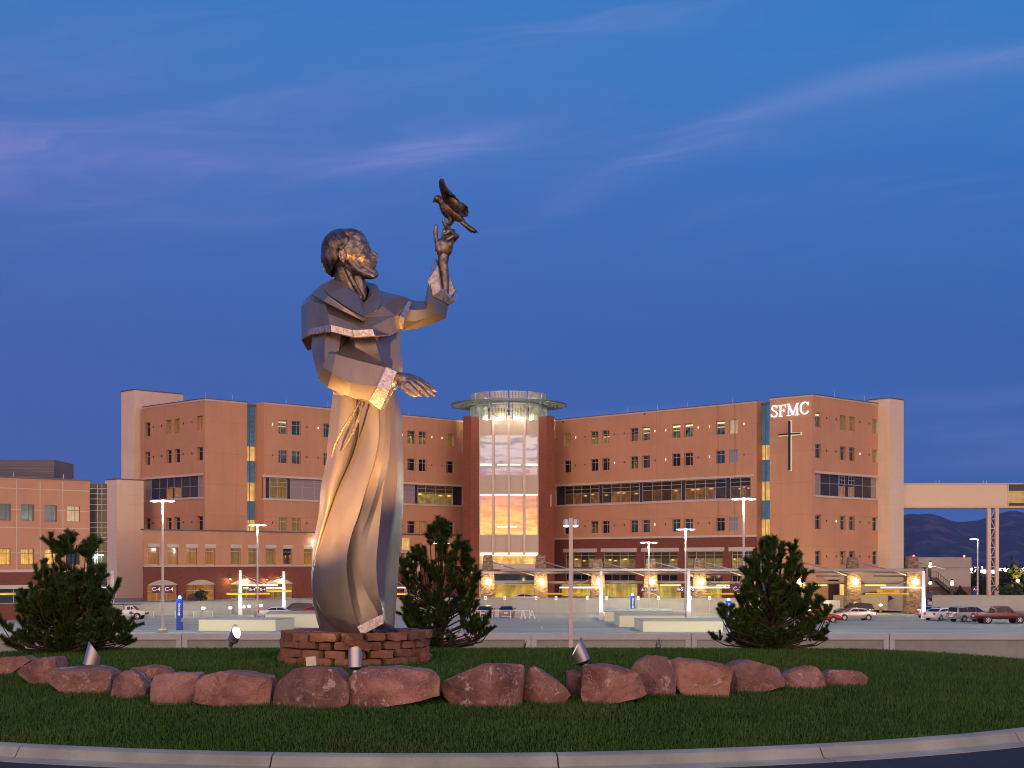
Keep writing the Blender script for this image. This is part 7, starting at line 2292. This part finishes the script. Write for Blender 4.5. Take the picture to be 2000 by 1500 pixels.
# --- torso between waist and cape
TL = [638, 680, 715, 738, 765]
TC_ = [([622, 624, 640, 648, 650], [0.05, 0, 0, 0, 0]), ([652, 656, 664, 668, 668], [-.36, -.40, -.38, -.34, -.32]), ([690, 694, 700, 702, 700], [-.56, -.60, -.58, -.54, -.50]),
       ([728, 737, 748, 750, 740], [-.62, -.68, -.66, -.58, -.54]), ([748, 756, 764, 764, 756], [-.44, -.46, -.46, -.42, -.40]), ([772, 776, 780, 776, 766], [-.22, -.22, -.24, -.22, -.22]), ([783, 783, 787, 783, 772], [.05, .05, .05, .03, 0.02])]
rings = []
for j in range(13):
    y = TL[0] + (TL[-1] - TL[0]) * j / 12
    ring = [(catmull(TL, c[0], y), y, catmull(TL, c[1], y)) for c in TC_]
    xl, xr = ring[0][0], ring[-1][0]
    ring += [(xl + (xr - xl) * u, y, dd) for u, dd in ((.88, .38), (.6, .60), (.3, .58), (.08, .30))]
    rings.append([SP(*p) for p in ring])
mb = MB(); mb.loft(rings); mb.build('torso', robem, stat, smooth=13)
# rope belt round the waist with its hanging ends
def torus_belt(y0, dxl, dxr, name):
    mb = MB(); pts = []
    for k in range(25):
        a = 2 * math.pi * k / 24
        pts.append(SP(711 + 57 * math.cos(a), y0 - 3 * math.cos(a), .56 * math.sin(a)))
    mb.tube(pts, .035, 6, cap=False); mb.build(name, robem, stat, smooth=60)
torus_belt(764, 0, 0, 'rope_belt')
def cord(pts, name):
    xs_ = [p[0] for p in pts]
    mb = MB(); mb.tube([SP(*p) for p in pts], [.024] * (len(pts) - 1) + [.016], 6); mb.build(name, bronze, stat, smooth=50)
cord([(706, 772, -.62), (703, 786, -.64), (693, 803, -.62), (680, 823, -.58), (668, 842, -.54), (660, 857, -.50), (653, 874, -.46), (648, 894, -.44)], 'belt_cord')
cord([(709, 772, -.64), (707, 790, -.66), (703, 808, -.66), (697, 826, -.62), (689, 845, -.60), (680, 861, -.58), (670, 878, -.56)], 'belt_cord')
# --- near arm: upper sleeve and wide forearm sleeve
def poly_loft(name, secs, m=robem, cap=True, smooth=12):
    mb = MB(); mb.loft([[SP(*p) for p in s_] for s_ in secs], cap); return mb.build(name, m, stat, smooth=smooth)
poly_loft('upper_sleeve', [
    [(612, 640, -.25), (640, 640, -.62), (668, 640, -.66), (676, 640, -.40), (640, 636, .05), (616, 636, .0)],
    [(608, 676, -.28), (634, 674, -.72), (664, 668, -.76), (677, 667, -.46), (640, 664, .02), (612, 668, .0)],
    [(612, 702, -.34), (634, 704, -.80), (660, 700, -.84), (676, 700, -.5), (645, 700, -.05), (618, 702, -.02)],
    [(622, 738, -.44), (636, 742, -.76), (656, 744, -.80), (668, 740, -.5), (648, 742, -.18), (630, 740, -.18)]])
poly_loft('forearm_sleeve', [
    [(660, 674, -.46), (640, 690, -.86), (630, 716, -.94), (622, 741, -.74), (632, 745, -.40), (662, 690, -.28)],
    [(678, 668, -.54), (656, 692, -.92), (648, 728, -1.02), (640, 757, -.82), (652, 760, -.42), (682, 676, -.36)],
    [(716, 690, -.66), (698, 704, -.98), (686, 748, -1.08), (680, 773, -.88), (692, 778, -.50), (722, 696, -.46)],
    [(772, 722, -.74), (755, 718, -.98), (738, 756, -1.06), (722, 783, -.94), (736, 794, -.60), (778, 728, -.56)]])
# folded back corner of the sleeve below the elbow
mb = MB()
a = [SP(632, 722, -.62), SP(668, 746, -.72), SP(700, 770, -.74), SP(664, 772, -.58), SP(649, 757, -.50), SP(622, 742.5, -.46)]
bk = [p + Vector((0, .22, .02)) for p in a]
mb.loft([a, bk]); mb.build('sleeve_fold', robem, stat, smooth=12)
# cuff band of silver metal with an open dark end
def cuff(name, s0, s1, inner=.80):
    mb = MB()
    A0, A1 = [SP(*p) for p in s0], [SP(*p) for p in s1]
    c = sum(A1, Vector()) / len(A1)
    I1 = [c + (p - c) * inner for p in A1]
    dirv = (sum(A0, Vector()) / len(A0) - c) * .9
    I0 = [p + dirv for p in I1]
    c0 = sum(A0, Vector()) / len(A0)
    A0 = [c0 + (p - c0) * 1.02 for p in A0]
    mb.loft([A0, A1, I1, I0], cap=False); o = mb.build(name, silver, stat, smooth=20)
    mb = MB(); mb.add([p + dirv * .02 for p in I0], [tuple(range(len(I0)))]); mb.build('sleeve_lining', darkin, o)
    return o
cuff('sleeve_cuff', [(772, 721, -.74), (754, 717.5, -.99), (737, 756, -1.07), (721, 783, -.95), (735, 795, -.59), (778, 727, -.55)],
     [(780, 727, -.74), (774, 726, -.99), (760, 762, -1.07), (743, 800.5, -.95), (751, 798, -.59), (785, 732, -.55)], .72)
# --- far arm raised
poly_loft('raised_sleeve', [
    [(786, 578, .36), (786, 600, .02), (784, 626, .00), (786, 646, .24), (788, 630, .62), (786, 592, .66)],
    [(812, 588, .34), (810, 606, .02), (809, 628, .02), (814, 642, .26), (813, 628, .60), (812, 600, .62)],
    [(829, 588, .34), (832, 604, .00), (836, 620, .02), (846, 632, .26), (842, 620, .58), (832, 600, .62)],
    [(832, 574, .34), (838, 584, -.06), (856, 612, .00), (871, 622, .26), (868, 608, .56), (846, 588, .62)],
    [(836, 556, .34), (838, 566, .00), (852, 590, .04), (875, 602, .28), (871, 588, .54), (852, 566, .60)],
    [(840, 540, .34), (841, 552, .06), (848, 582, .10), (877, 594, .28), (876, 578, .52), (856, 545, .58)]])
cuff('sleeve_cuff', [(839, 530, .34), (836, 548, .05), (845, 578, .08), (878, 595, .26), (884, 578, .52), (862, 534, .58)],
     [(849, 504, .34), (855, 520, .06), (861, 567, .10), (889, 590, .28), (893, 574, .52), (874, 524, .58)], .80)
# --- cape (short shoulder mantle) of flat folded facets
CAPE = {
 'a0': (640, 556, .45), 'a1': (630, 553, .05), 'a2': (664, 566, -.45), 'a3': (706, 600, -.55), 'a4': (738, 575, -.20), 'a5': (744, 568, .25), 'a6': (700, 556, .62),
 'b0': (600, 580, .40), 'b1': (609, 573, -.05), 'b2': (636, 594, -.62), 'b3': (660, 615, -.74), 'b4': (712, 620, -.76), 'b5': (748, 598, -.50), 'b6': (781, 577, -.02), 'b7': (790, 582, .36), 'b8': (760, 575, .70), 'b9': (670, 572, .82),
 'c0': (588.5, 598, .22), 'c1': (603, 589, -.34), 'c2': (640, 612, -.76), 'c3': (690, 632, -.84), 'c4': (722, 640, -.84), 'c5': (772, 616, -.46), 'c6': (803, 589, .04), 'c7': (804, 596, .42), 'c8': (770, 600, .74), 'c9': (660, 600, .86),
 'd0': (589, 664, .26), 'd1': (603, 652, -.42), 'd2': (646, 647, -.88), 'd3': (690, 658, -.94), 'd4': (732, 655.5, -.92), 'd5': (764, 655, -.62), 'd6': (786, 642, -.10), 'd7': (792, 640, .40), 'd8': (768, 652, .76), 'd9': (660, 664, .92), 'd10': (600, 684, .55)}
mb = MB()
ids = {k_: i for i, k_ in enumerate(CAPE)}
fs = [('a1', 'b1', 'b2', 'a2'), ('a2', 'b2', 'b3'), ('a2', 'b3', 'b4', 'a3'), ('a3', 'b4', 'b5', 'a4'), ('a4', 'b5', 'b6', 'a5'), ('a5', 'b6', 'b7'), ('a5', 'b7', 'b8', 'a6'), ('a6', 'b8', 'b9'), ('a6', 'b9', 'b0', 'a0'), ('a0', 'b0', 'b1', 'a1'),
      ('b0', 'c0', 'c1', 'b1'), ('b1', 'c1', 'b2'), ('b2', 'c1', 'c2'), ('b2', 'c2', 'b3'), ('b3', 'c2', 'c3', 'b4'), ('b4', 'c3', 'c4'), ('b4', 'c4', 'c5', 'b5'), ('b5', 'c5', 'c6', 'b6'), ('b6', 'c6', 'c7', 'b7'), ('b7', 'c7', 'c8', 'b8'), ('b8', 'c8', 'c9', 'b9'), ('b9', 'c9', 'c0', 'b0'),
      ('c0', 'd0', 'd1', 'c1'), ('c1', 'd1', 'd2', 'c2'), ('c2', 'd2', 'd3', 'c3'), ('c3', 'd3', 'd4', 'c4'), ('c4', 'd4', 'd5', 'c5'), ('c5', 'd5', 'd6'), ('c5', 'd6', 'c6'), ('c6', 'd6', 'd7', 'c7'), ('c7', 'd7', 'd8', 'c8'), ('c8', 'd8', 'd9', 'c9'), ('c9', 'd9', 'd10'), ('c9', 'd10', 'c0'), ('c0', 'd10', 'd0')]
mb.add([SP(*v) for v in CAPE.values()], [tuple(ids[q_] for q_ in f) for f in fs])
cape = mb.build('cape', robem, stat)
so = cape.modifiers.new('Solidify', 'SOLIDIFY'); so.thickness = .035; so.offset = -1
# underside closing sheet inside the cape so that the lit lower face reads
mb = MB()
rim = ['d10', 'd0', 'd1', 'd2', 'd3', 'd4', 'd5', 'd6', 'd7', 'd8', 'd9']
cpt = SP(695, 640, 0)
rp_ = [SP(*CAPE[k_]) + Vector((0, 0, .03)) for k_ in rim]
inn = [cpt + (p - cpt) * .45 + Vector((0, 0, .05)) for p in rp_]
mb.loft([[cpt + (p - cpt) * .97 for p in rp_], inn], cap=False); mb.build('cape_lining', robem, stat)
strip_band('cape_trim', [(601, 643, -.42), (645, 634, -.88)], [(2, 10.5), (1, 13)], silver, stat, .03, .03)
strip_band('cape_trim', [(646, 634.5, -.885), (688, 644.5, -.925)], [(1, 13), (2, 13.5)], silver, stat, .03, .03)
strip_band('cape_trim', [(689, 645, -.93), (728, 643, -.91)], [(2, 13.5), (4, 13)], silver, stat, .03, .03)
strip_band('cape_trim', [(797, 588.5, .0), (781, 616, -.28), (777, 640, -.16)], [(8, 1), (9, 6), (9.5, 4)], silver, stat, .05, .05)
# cowl: thick folded collar
CW = [((662, 549, .30), (646, 545.5, .40), (632, 553, .52)), ((668, 552, -.20), (652, 546, -.34), (630, 556, -.44)), ((690, 566, -.32), (676, 560, -.52), (640, 574, -.72)), ((702, 578, -.30), (700, 578, -.54), (672, 596, -.84)), ((711, 592, -.26), (710, 592, -.52), (711, 619, -.90)),
      ((716, 588, -.10), (722, 580, -.32), (738, 604, -.66)), ((722, 566, .05), (735, 555.5, -.06), (748, 586, -.34)), ((716, 556, .30), (732, 554, .30), (746, 571, .24)), ((690, 550, .52), (694, 546, .62), (704, 560, .82)), ((668, 548, .48), (660, 545, .60), (650, 556, .78))]
mb = MB(); mb.loft([[SP(*a), SP(*b_), SP(*c), SP(*(c[0] + (a[0] - c[0]) * .3, c[1] + 8, c[2] + (a[2] - c[2]) * .3))] for a, b_, c in CW] + [[SP(*a), SP(*b_), SP(*c), SP(*(c[0] + (a[0] - c[0]) * .3, c[1] + 8, c[2] + (a[2] - c[2]) * .3))] for a, b_, c in CW[:1]], cap=False)
mb.build('cowl', robem, stat)
mb = MB()
CW2 = [((628, 562, -.46), (609, 575, -.36)), ((640, 577, -.76), (632, 588, -.78)), ((672, 599, -.90), (668, 606, -.90)), ((712, 621, -.98), (709, 626, -.94))]
mb.loft([[SP(*a), SP(*c), SP(c[0], c[1] + 2, c[2] + .12), SP(a[0], a[1] + 2, a[2] + .16)] for a, c in CW2]); mb.build('cowl_fold', robem, stat)

# --- organic bronze parts: overlapping volumes fused into one skin
def fuse(name, parts, m, parent, voxel=.018, smooth_it=3, dents=()):
    """parts: ('ball', centre(px,py,d), (rx px, depth m, rz px), roll) or ('rod', [(px,py,d,r px)...])"""
    mb = MB()
    me_all = bpy.data.meshes.new(name)
    bm = bmesh.new()
    for p in parts:
        if p[0] == 'ball':
            c = SP(*p[1]); rx, ry, rz = p[2][0] * K, p[2][1], p[2][2] * K
            roll = R(p[3]) if len(p) > 3 else 0
            M_ = Matrix.Translation(c) @ Matrix.Rotation(roll, 4, 'Y') @ Matrix.Diagonal((rx, ry, rz, 1))
            bmesh.ops.create_icosphere(bm, subdivisions=3, radius=1.0, matrix=M_)
        else:
            pts = p[1]
            for (a, c) in zip(pts[:-1], pts[1:]):
                n = 7
                for k in range(n + 1):
                    u = k / n
                    q_ = [a[i] + (c[i] - a[i]) * u for i in range(4)]
                    M_ = Matrix.Translation(SP(q_[0], q_[1], q_[2])) @ Matrix.Scale(q_[3] * K, 4)
                    bmesh.ops.create_icosphere(bm, subdivisions=2, radius=1.0, matrix=M_)
    bm.to_mesh(me_all); bm.free()
    tmp = bpy.data.objects.new('tmp', me_all); COL.objects.link(tmp)
    rm = tmp.modifiers.new('r', 'REMESH'); rm.mode = 'VOXEL'; rm.voxel_size = voxel
    sm = tmp.modifiers.new('s', 'SMOOTH'); sm.factor = .5; sm.iterations = smooth_it
    dg = bpy.context.evaluated_depsgraph_get()
    me = bpy.data.meshes.new_from_object(tmp.evaluated_get(dg))
    bpy.data.objects.remove(tmp); bpy.data.meshes.remove(me_all)
    me.name = name
    off = wloc(parent) if parent is not None else Vector(sbase)
    if dents:
        ds = [(SP(a, b_, c), r_ * K, h_ * K) for a, b_, c, r_, h_ in dents]
        nr = [Vector(v.normal) for v in me.vertices]
        for v, n_ in zip(me.vertices, nr):
            s_ = 0.0
            for c, r_, h_ in ds:
                q_ = (v.co - c).length_squared / (r_ * r_)
                if q_ < 7: s_ += h_ * math.exp(-q_)
            v.co += n_ * s_
    for v in me.vertices:
        v.co += noise.noise_vector(v.co * 11) * .003
        v.co -= off
    me.materials.clear(); me.materials.append(m)
    me.polygons.foreach_set('use_smooth', [True] * len(me.polygons))
    o = bpy.data.objects.new(name, me); COL.objects.link(o)
    if parent is not None: o.parent = parent
    else: o.location = off
    return o
E = .30
head = fuse('head', [
    ('ball', (676, 491, 0), (46, .345, 42)), ('ball', (698, 500, 0), (27, .265, 42), 6), ('ball', (696, 472, 0), (20, .26, 22)),
    ('rod', [(700, 456, 0, 5), (710, 470, 0, 7), (714, 480, 0, 6)]),
    ('rod', [(708, 481, -.215, 4.5), (714.5, 480, -.13, 5), (717.5, 481, -.05, 4.6), (717.5, 481, .05, 4.6), (714.5, 480, .13, 5), (708, 481, .215, 4.5)]),
    ('rod', [(719, 484, 0, 3.6), (727, 493, 0, 4.2), (735, 500.5, 0, 4.8)]), ('ball', (729, 502.5, -.055), (6, .045, 4)), ('ball', (729, 502.5, .055), (6, .045, 4)), ('ball', (725, 500, 0), (7, .07, 7)),
    ('ball', (711.5, 489, -.135), (4, .05, 3.8)), ('ball', (711.5, 489, .135), (4, .05, 3.8)), ('rod', [(706, 493.5, -.19, 2.2), (713, 494, -.13, 2.6), (717, 493, -.08, 2.0)]),
    ('ball', (706, 499, -.19), (10, .075, 6.5), -12), ('ball', (706, 499, .19), (10, .075, 6.5), -12), ('ball', (712, 511, -.08), (12, .12, 9)), ('ball', (712, 511, .08), (12, .12, 9)),
    ('rod', [(731, 507.5, 0, 3.6), (733, 511.5, 0, 4.0)]), ('rod', [(724, 513.5, -.12, 2.6), (733.5, 513.5, 0, 4.0), (724, 513.5, .12, 2.6)]),
    ('rod', [(723, 519.5, -.10, 2.6), (731.5, 520.8, 0, 4.4), (723, 519.5, .10, 2.6)]),
    ('ball', (716, 522, 0), (15, .19, 14)), ('ball', (727, 533, 0), (11, .13, 9)),
    ('rod', [(733, 536, 0, 6.5), (727, 538, -.10, 6), (712, 535, -.165, 6), (698, 526, -.205, 6), (684, 512, -.245, 5.5)]), ('rod', [(733, 536, 0, 6.5), (727, 538, .10, 6), (712, 535, .165, 6), (698, 526, .205, 6), (684, 512, .245, 5.5)]), ('ball', (726, 508, 0), (7.5, .11, 8)), ('ball', (720, 514, 0), (9, .17, 14)), ('ball', (690, 517, -.13), (22, .13, 20), 20), ('ball', (690, 517, .13), (22, .13, 20), 20),
    ('ball', (704, 530, 0), (24, .235, 12), 12), ('ball', (722, 539, 0), (15, .14, 6)),
    ('rod', [(670, 525, .02, 25), (683, 556, .05, 24.5), (692, 585, .05, 25)]), ('rod', [(676, 524, -.17, 5), (692, 556, -.155, 5), (705, 580, -.08, 5)]), ('rod', [(700, 545, 0, 14), (704, 562, 0, 12), (708, 582, 0, 10)]), ('ball', (712, 561, 0), (4, .05, 6)),
    ('rod', [(671, 488, -.36, 3.2), (665, 490, -.375, 3.2), (662.5, 497, -.375, 3.0), (665, 506, -.37, 2.8), (671, 511, -.35, 2.8)]), ('rod', [(672, 495, -.36, 2.2), (669, 500, -.37, 2.2), (671, 505, -.36, 2.0)]), ('ball', (669, 499, -.335), (8, .035, 13)), ('ball', (669, 499, .335), (8, .05, 13)),
], bronze, stat, .0095, 5, [(710, 487.5, s_ * .16, 5.5, -3.4) for s_ in (-1, 1)] + [(716, 487, s_ * .10, 3.5, -2.2) for s_ in (-1, 1)] + [(711.5, 489.5, s_ * .165, 2.6, 2.6) for s_ in (-1, 1)]
    + [(705, 513, s_ * .20, 8, -3.0) for s_ in (-1, 1)] + [(695, 479, s_ * .27, 7, -2.2) for s_ in (-1, 1)] + [(721, 506, s_ * .10, 2.6, -2.2) for s_ in (-1, 1)] + [(716, 511, s_ * .13, 3.0, -1.8) for s_ in (-1, 1)]
    + [(x_, 517, s_ * d_, 1.9, -1.1) for s_ in (-1, 1) for x_, d_ in ((733.5, .0), (733, .02), (732.3, .04), (731.4, .06), (730, .08), (728.4, .10), (726.4, .115), (724, .13))] + [(731, 527, 0, 3.5, -2.0)] + [(713, 480, s_ * .13, 4, 1.6) for s_ in (-1, 1)] + [(706, 482, s_ * .20, 3.5, 1.4) for s_ in (-1, 1)]
    + [(670, 498, -.38, 4, -2.6), (669, 504, -.38, 3, -2.0), (666, 491, -.40, 2.5, 1.2), (672, 487, -.39, 2.5, 1.2)] + [(x_, y_, s_ * d_, 4, 1.6) for s_ in (-1, 1) for x_, y_, d_ in ((690, 524, .24), (700, 531, .21), (712, 537, .17), (724, 541, .10))])
hair = fuse('hair', [('ball', (667, 489, 0), (40.5, .375, 42)), ('ball', (658, 506, 0), (31.5, .36, 36)), ('ball', (684, 463, 0), (24, .29, 15.5), -6), ('rod', [(690, 453, -.10, 7), (700, 460, -.05, 6), (703, 466, 0, 4), (700, 460, .05, 6), (690, 453, .10, 7)]),
    ('rod', [(676, 468, -.30, 7), (672, 482, -.335, 6.5), (665, 484, -.36, 5)]), ('ball', (655, 521, 0), (26, .31, 21), 20)], hairm, stat, .018, 2)
# shave the hair volume back from the face and ear: tilt plane cut
bm = bmesh.new(); bm.from_mesh(hair.data)
off = wloc(stat)
p1 = SP(690, 470, 0) - off
bmesh.ops.bisect_plane(bm, geom=bm.verts[:] + bm.edges[:] + bm.faces[:], plane_co=SP(665, 515, 0) - off, plane_no=(SP(694, 466, 0) - SP(665, 515, 0)).cross(Vector((0, 1, 0))).normalized() * 1.0, clear_outer=False, clear_inner=False)
cut_n = (SP(694, 466, 0) - SP(664, 515, 0)).cross(Vector((0, 1, 0))).normalized()
co_ = SP(664, 515, 0) - off
if (SP(730, 510, 0) - off - co_).dot(cut_n) < 0: cut_n = -cut_n
dead = [v for v in bm.verts if (v.co - co_).dot(cut_n) > 1e-4 and v.co.z < (SP(0, 462, 0).z - off.z)]
bmesh.ops.delete(bm, geom=dead, context='VERTS')
bm.to_mesh(hair.data); bm.free()
# far arm: bronze forearm and raised hand (palm to the viewer, fingers folded under the bird)
fuse('raised_hand', [
    ('rod', [(868, 572, .34, 10), (867, 545, .34, 11.5), (865, 516, .34, 11), (866, 502, .33, 12)]), ('ball', (867, 484, .32), (18, .105, 21), 4), ('ball', (858, 486, .27), (8.5, .08, 15), -8), ('ball', (876, 478, .30), (10, .085, 13), 20),
    ('rod', [(856, 482, .27, 6.2), (851.5, 466, .24, 5.0), (850.5, 452, .23, 4.6), (852, 441, .24, 3.6)]),
    ('rod', [(884, 470, .32, 6), (892, 461, .28, 5.4), (884, 462, .20, 4.8), (874, 468, .18, 4)]), ('rod', [(880, 464, .34, 6), (885, 452, .30, 5.4), (876, 452, .22, 4.8), (868, 458, .19, 4)]),
    ('rod', [(873, 462, .36, 6), (876, 447, .34, 5.2), (870, 440, .28, 4.6), (866, 432, .26, 3.6), (866, 428, .26, 3)]), ('rod', [(866, 466, .36, 5.5), (868, 452, .36, 4.8), (874, 440, .34, 4.4), (882, 436, .32, 3.6)])], bronze, stat, .014, 2)
fuse('lowered_hand', [
    ('rod', [(758, 748, -.78, 15), (774, 740, -.80, 13), (784, 740, -.82, 13)]), ('ball', (792, 743, -.82), (20, .12, 13), 24), ('ball', (790, 752, -.88), (13, .08, 9), 24),
    ('rod', [(796, 734, -.78, 6.6), (816, 741, -.74, 5.8), (834, 752, -.72, 4.9), (850, 763, -.72, 3.5)]), ('rod', [(800, 739, -.84, 6.4), (820, 749, -.82, 5.6), (836, 760, -.80, 4.8), (848, 772, -.80, 3.5)]),
    ('rod', [(800, 745, -.90, 6.2), (816, 756, -.90, 5.4), (828, 766, -.89, 4.6), (836, 774, -.88, 3.4)]), ('rod', [(796, 751, -.95, 5.8), (808, 762, -.96, 5.0), (816, 769, -.95, 4.2), (822, 773, -.94, 3.2)]),
    ('rod', [(786, 754, -.92, 6), (796, 764, -.97, 5), (806, 771, -.98, 4.4), (812, 774, -.97, 3.2)]),
    ('rod', [(786, 733, -.80, 2.5), (800, 734, -.80, 2.5)]), ('rod', [(786, 740, -.92, 2.0), (800, 744, -.94, 2.2)])], bronze, stat, .014, 2)
# foot in a sandal
footm = mat('foot_dark', (.060, .058, .066), .4, .7)
toes = [('ball', (748, 1232, -.66), (22, .18, 7))]
for px, dd, rr_ in ((733, -.90, 4.6), (744, -.93, 4.4), (755, -.92, 4.2), (765, -.88, 4.0), (774, -.80, 4.6)):
    toes.append(('rod', [(px - 4, 1231, dd + .12, rr_), (px, 1233.5, dd, rr_), (px + 2, 1235.5, dd - .05, rr_ * .8)]))
fuse('foot', toes, footm, stat, .016, 2)
mb = MB()
mb.prism([(SP(x, 0, d).x, YS + d) for x, d in ((722, -.70), (735, -1.0), (760, -1.02), (778, -.90), (778, -.55), (760, -.30), (735, -.35))], ZW(1240.5, YS - .9), ZW(1237.5, YS - .9)); mb.build('sandal_sole', footm, stat)

# ================================================================== bronze dove on the raised hand
dove = thing('bronze_dove', tuple(SP(875, 434, .28)), 'dark bronze dove with lifted wings perched on the raised hand of the statue', 'bird')
D0 = .28
dm = mat('bronze_dove', (.12, .075, .055), .38, .85)
t, b = nodes(dm)
co = t.new('ShaderNodeTexCoord').outputs['Object']
n1 = t.noise(co, 16, 7, .7, .4)
t.put(b.inputs['Base Color'], t.mix(t.rng(n1, .36, .66), (.085, .058, .046), (.29, .20, .15)))
bp = t.new('ShaderNodeBump'); bp.inputs['Strength'].default_value = .5; bp.inputs['Distance'].default_value = .015
t.put(bp.inputs['Height'], t.noise(co, 22, 6, .7)); t.l.new(bp.outputs[0], b.inputs['Normal'])
fuse('body', [('ball', (877, 409, D0), (17, .115, 22), -38), ('ball', (870, 402, D0), (12.5, .10, 13)), ('rod', [(864, 396, D0, 8.5), (858, 389, D0, 8.2), (855.5, 388.5, D0, 8.4)]), ('rod', [(849.5, 390.5, D0, 3.2), (846.5, 393.5, D0, 1.9), (846, 396, D0, 1.0)]),
    ('rod', [(886, 418, D0, 11), (896, 426, D0, 8), (903, 431, D0, 5)]), ('rod', [(878, 424, D0 - .02, 5.5), (880, 433, D0 - .02, 3.6), (877, 437, D0 - .02, 3.2)]), ('rod', [(884, 425, D0 + .05, 5), (884, 433, D0 + .05, 3.2), (880, 437, D0 + .05, 3)])], dm, dove, .010, 2)
def feathered(name, outline, d, bow, th=.03):
    """a wing or tail: outline in the photo plane, bowed in depth, with real thickness"""
    mb = MB()
    cxx = sum(p[0] for p in outline) / len(outline); cyy = sum(p[1] for p in outline) / len(outline)
    def rg(s_, dd):
        return [SP(cxx + (x - cxx) * s_, cyy + (y - cyy) * s_, D0 + d(x, y) + dd) for x, y in outline]
    mb.loft([rg(.05, -th - bow), rg(.5, -th - bow * .7), rg(.9, -th * .6), rg(1.0, 0), rg(.9, th * .6), rg(.5, th - bow * .4), rg(.05, th - bow * .6)])
    return mb.build(name, dm, dove, smooth=35)
feathered('wing', [(866, 392), (861, 378), (858, 366), (857, 355), (860, 348.5), (866.5, 349.5), (867, 354), (869, 359), (868.5, 362), (874, 366), (877, 371), (881, 373), (884, 378), (889, 381), (892, 387), (896, 390), (899, 396), (903, 399), (903, 405), (905, 410), (901, 414), (894, 415), (884, 411), (874, 402)], lambda x, y: -.10 - max(0, (395 - y)) * .006, .05)
feathered('wing', [(888, 396), (896, 393), (904, 396), (910, 400), (915.5, 406), (914, 410), (916, 414), (914, 418), (914.5, 422), (908, 424), (902, 424), (894, 418)], lambda x, y: .12 + (x - 888) * .006, -.03)
feathered('tail', [(892, 420), (900, 424), (909, 433), (920, 441), (928, 447), (934.5, 453.5), (931, 455), (929, 454), (927, 456.5), (922, 454), (920, 455), (912, 448), (903, 440), (893, 432)], lambda x, y: 0.0, .02, .025)
# ================================================================== evening air
hz = MB(); hz.box(-14000, 14000, -60, 12500, -60, 900)
hm = bpy.data.materials.new('haze'); hm.use_nodes = True
hn = hm.node_tree
for nd in list(hn.nodes): hn.nodes.remove(nd)
ho = hn.nodes.new('ShaderNodeOutputMaterial'); hv_ = hn.nodes.new('ShaderNodeVolumePrincipled')
hv_.inputs['Color'].default_value = (.28, .46, 1.0, 1)
hv_.inputs['Density'].default_value = 0.000035
hn.links.new(hv_.outputs[0], ho.inputs['Volume'])
setp(hz.build('haze', hm), kind='stuff')
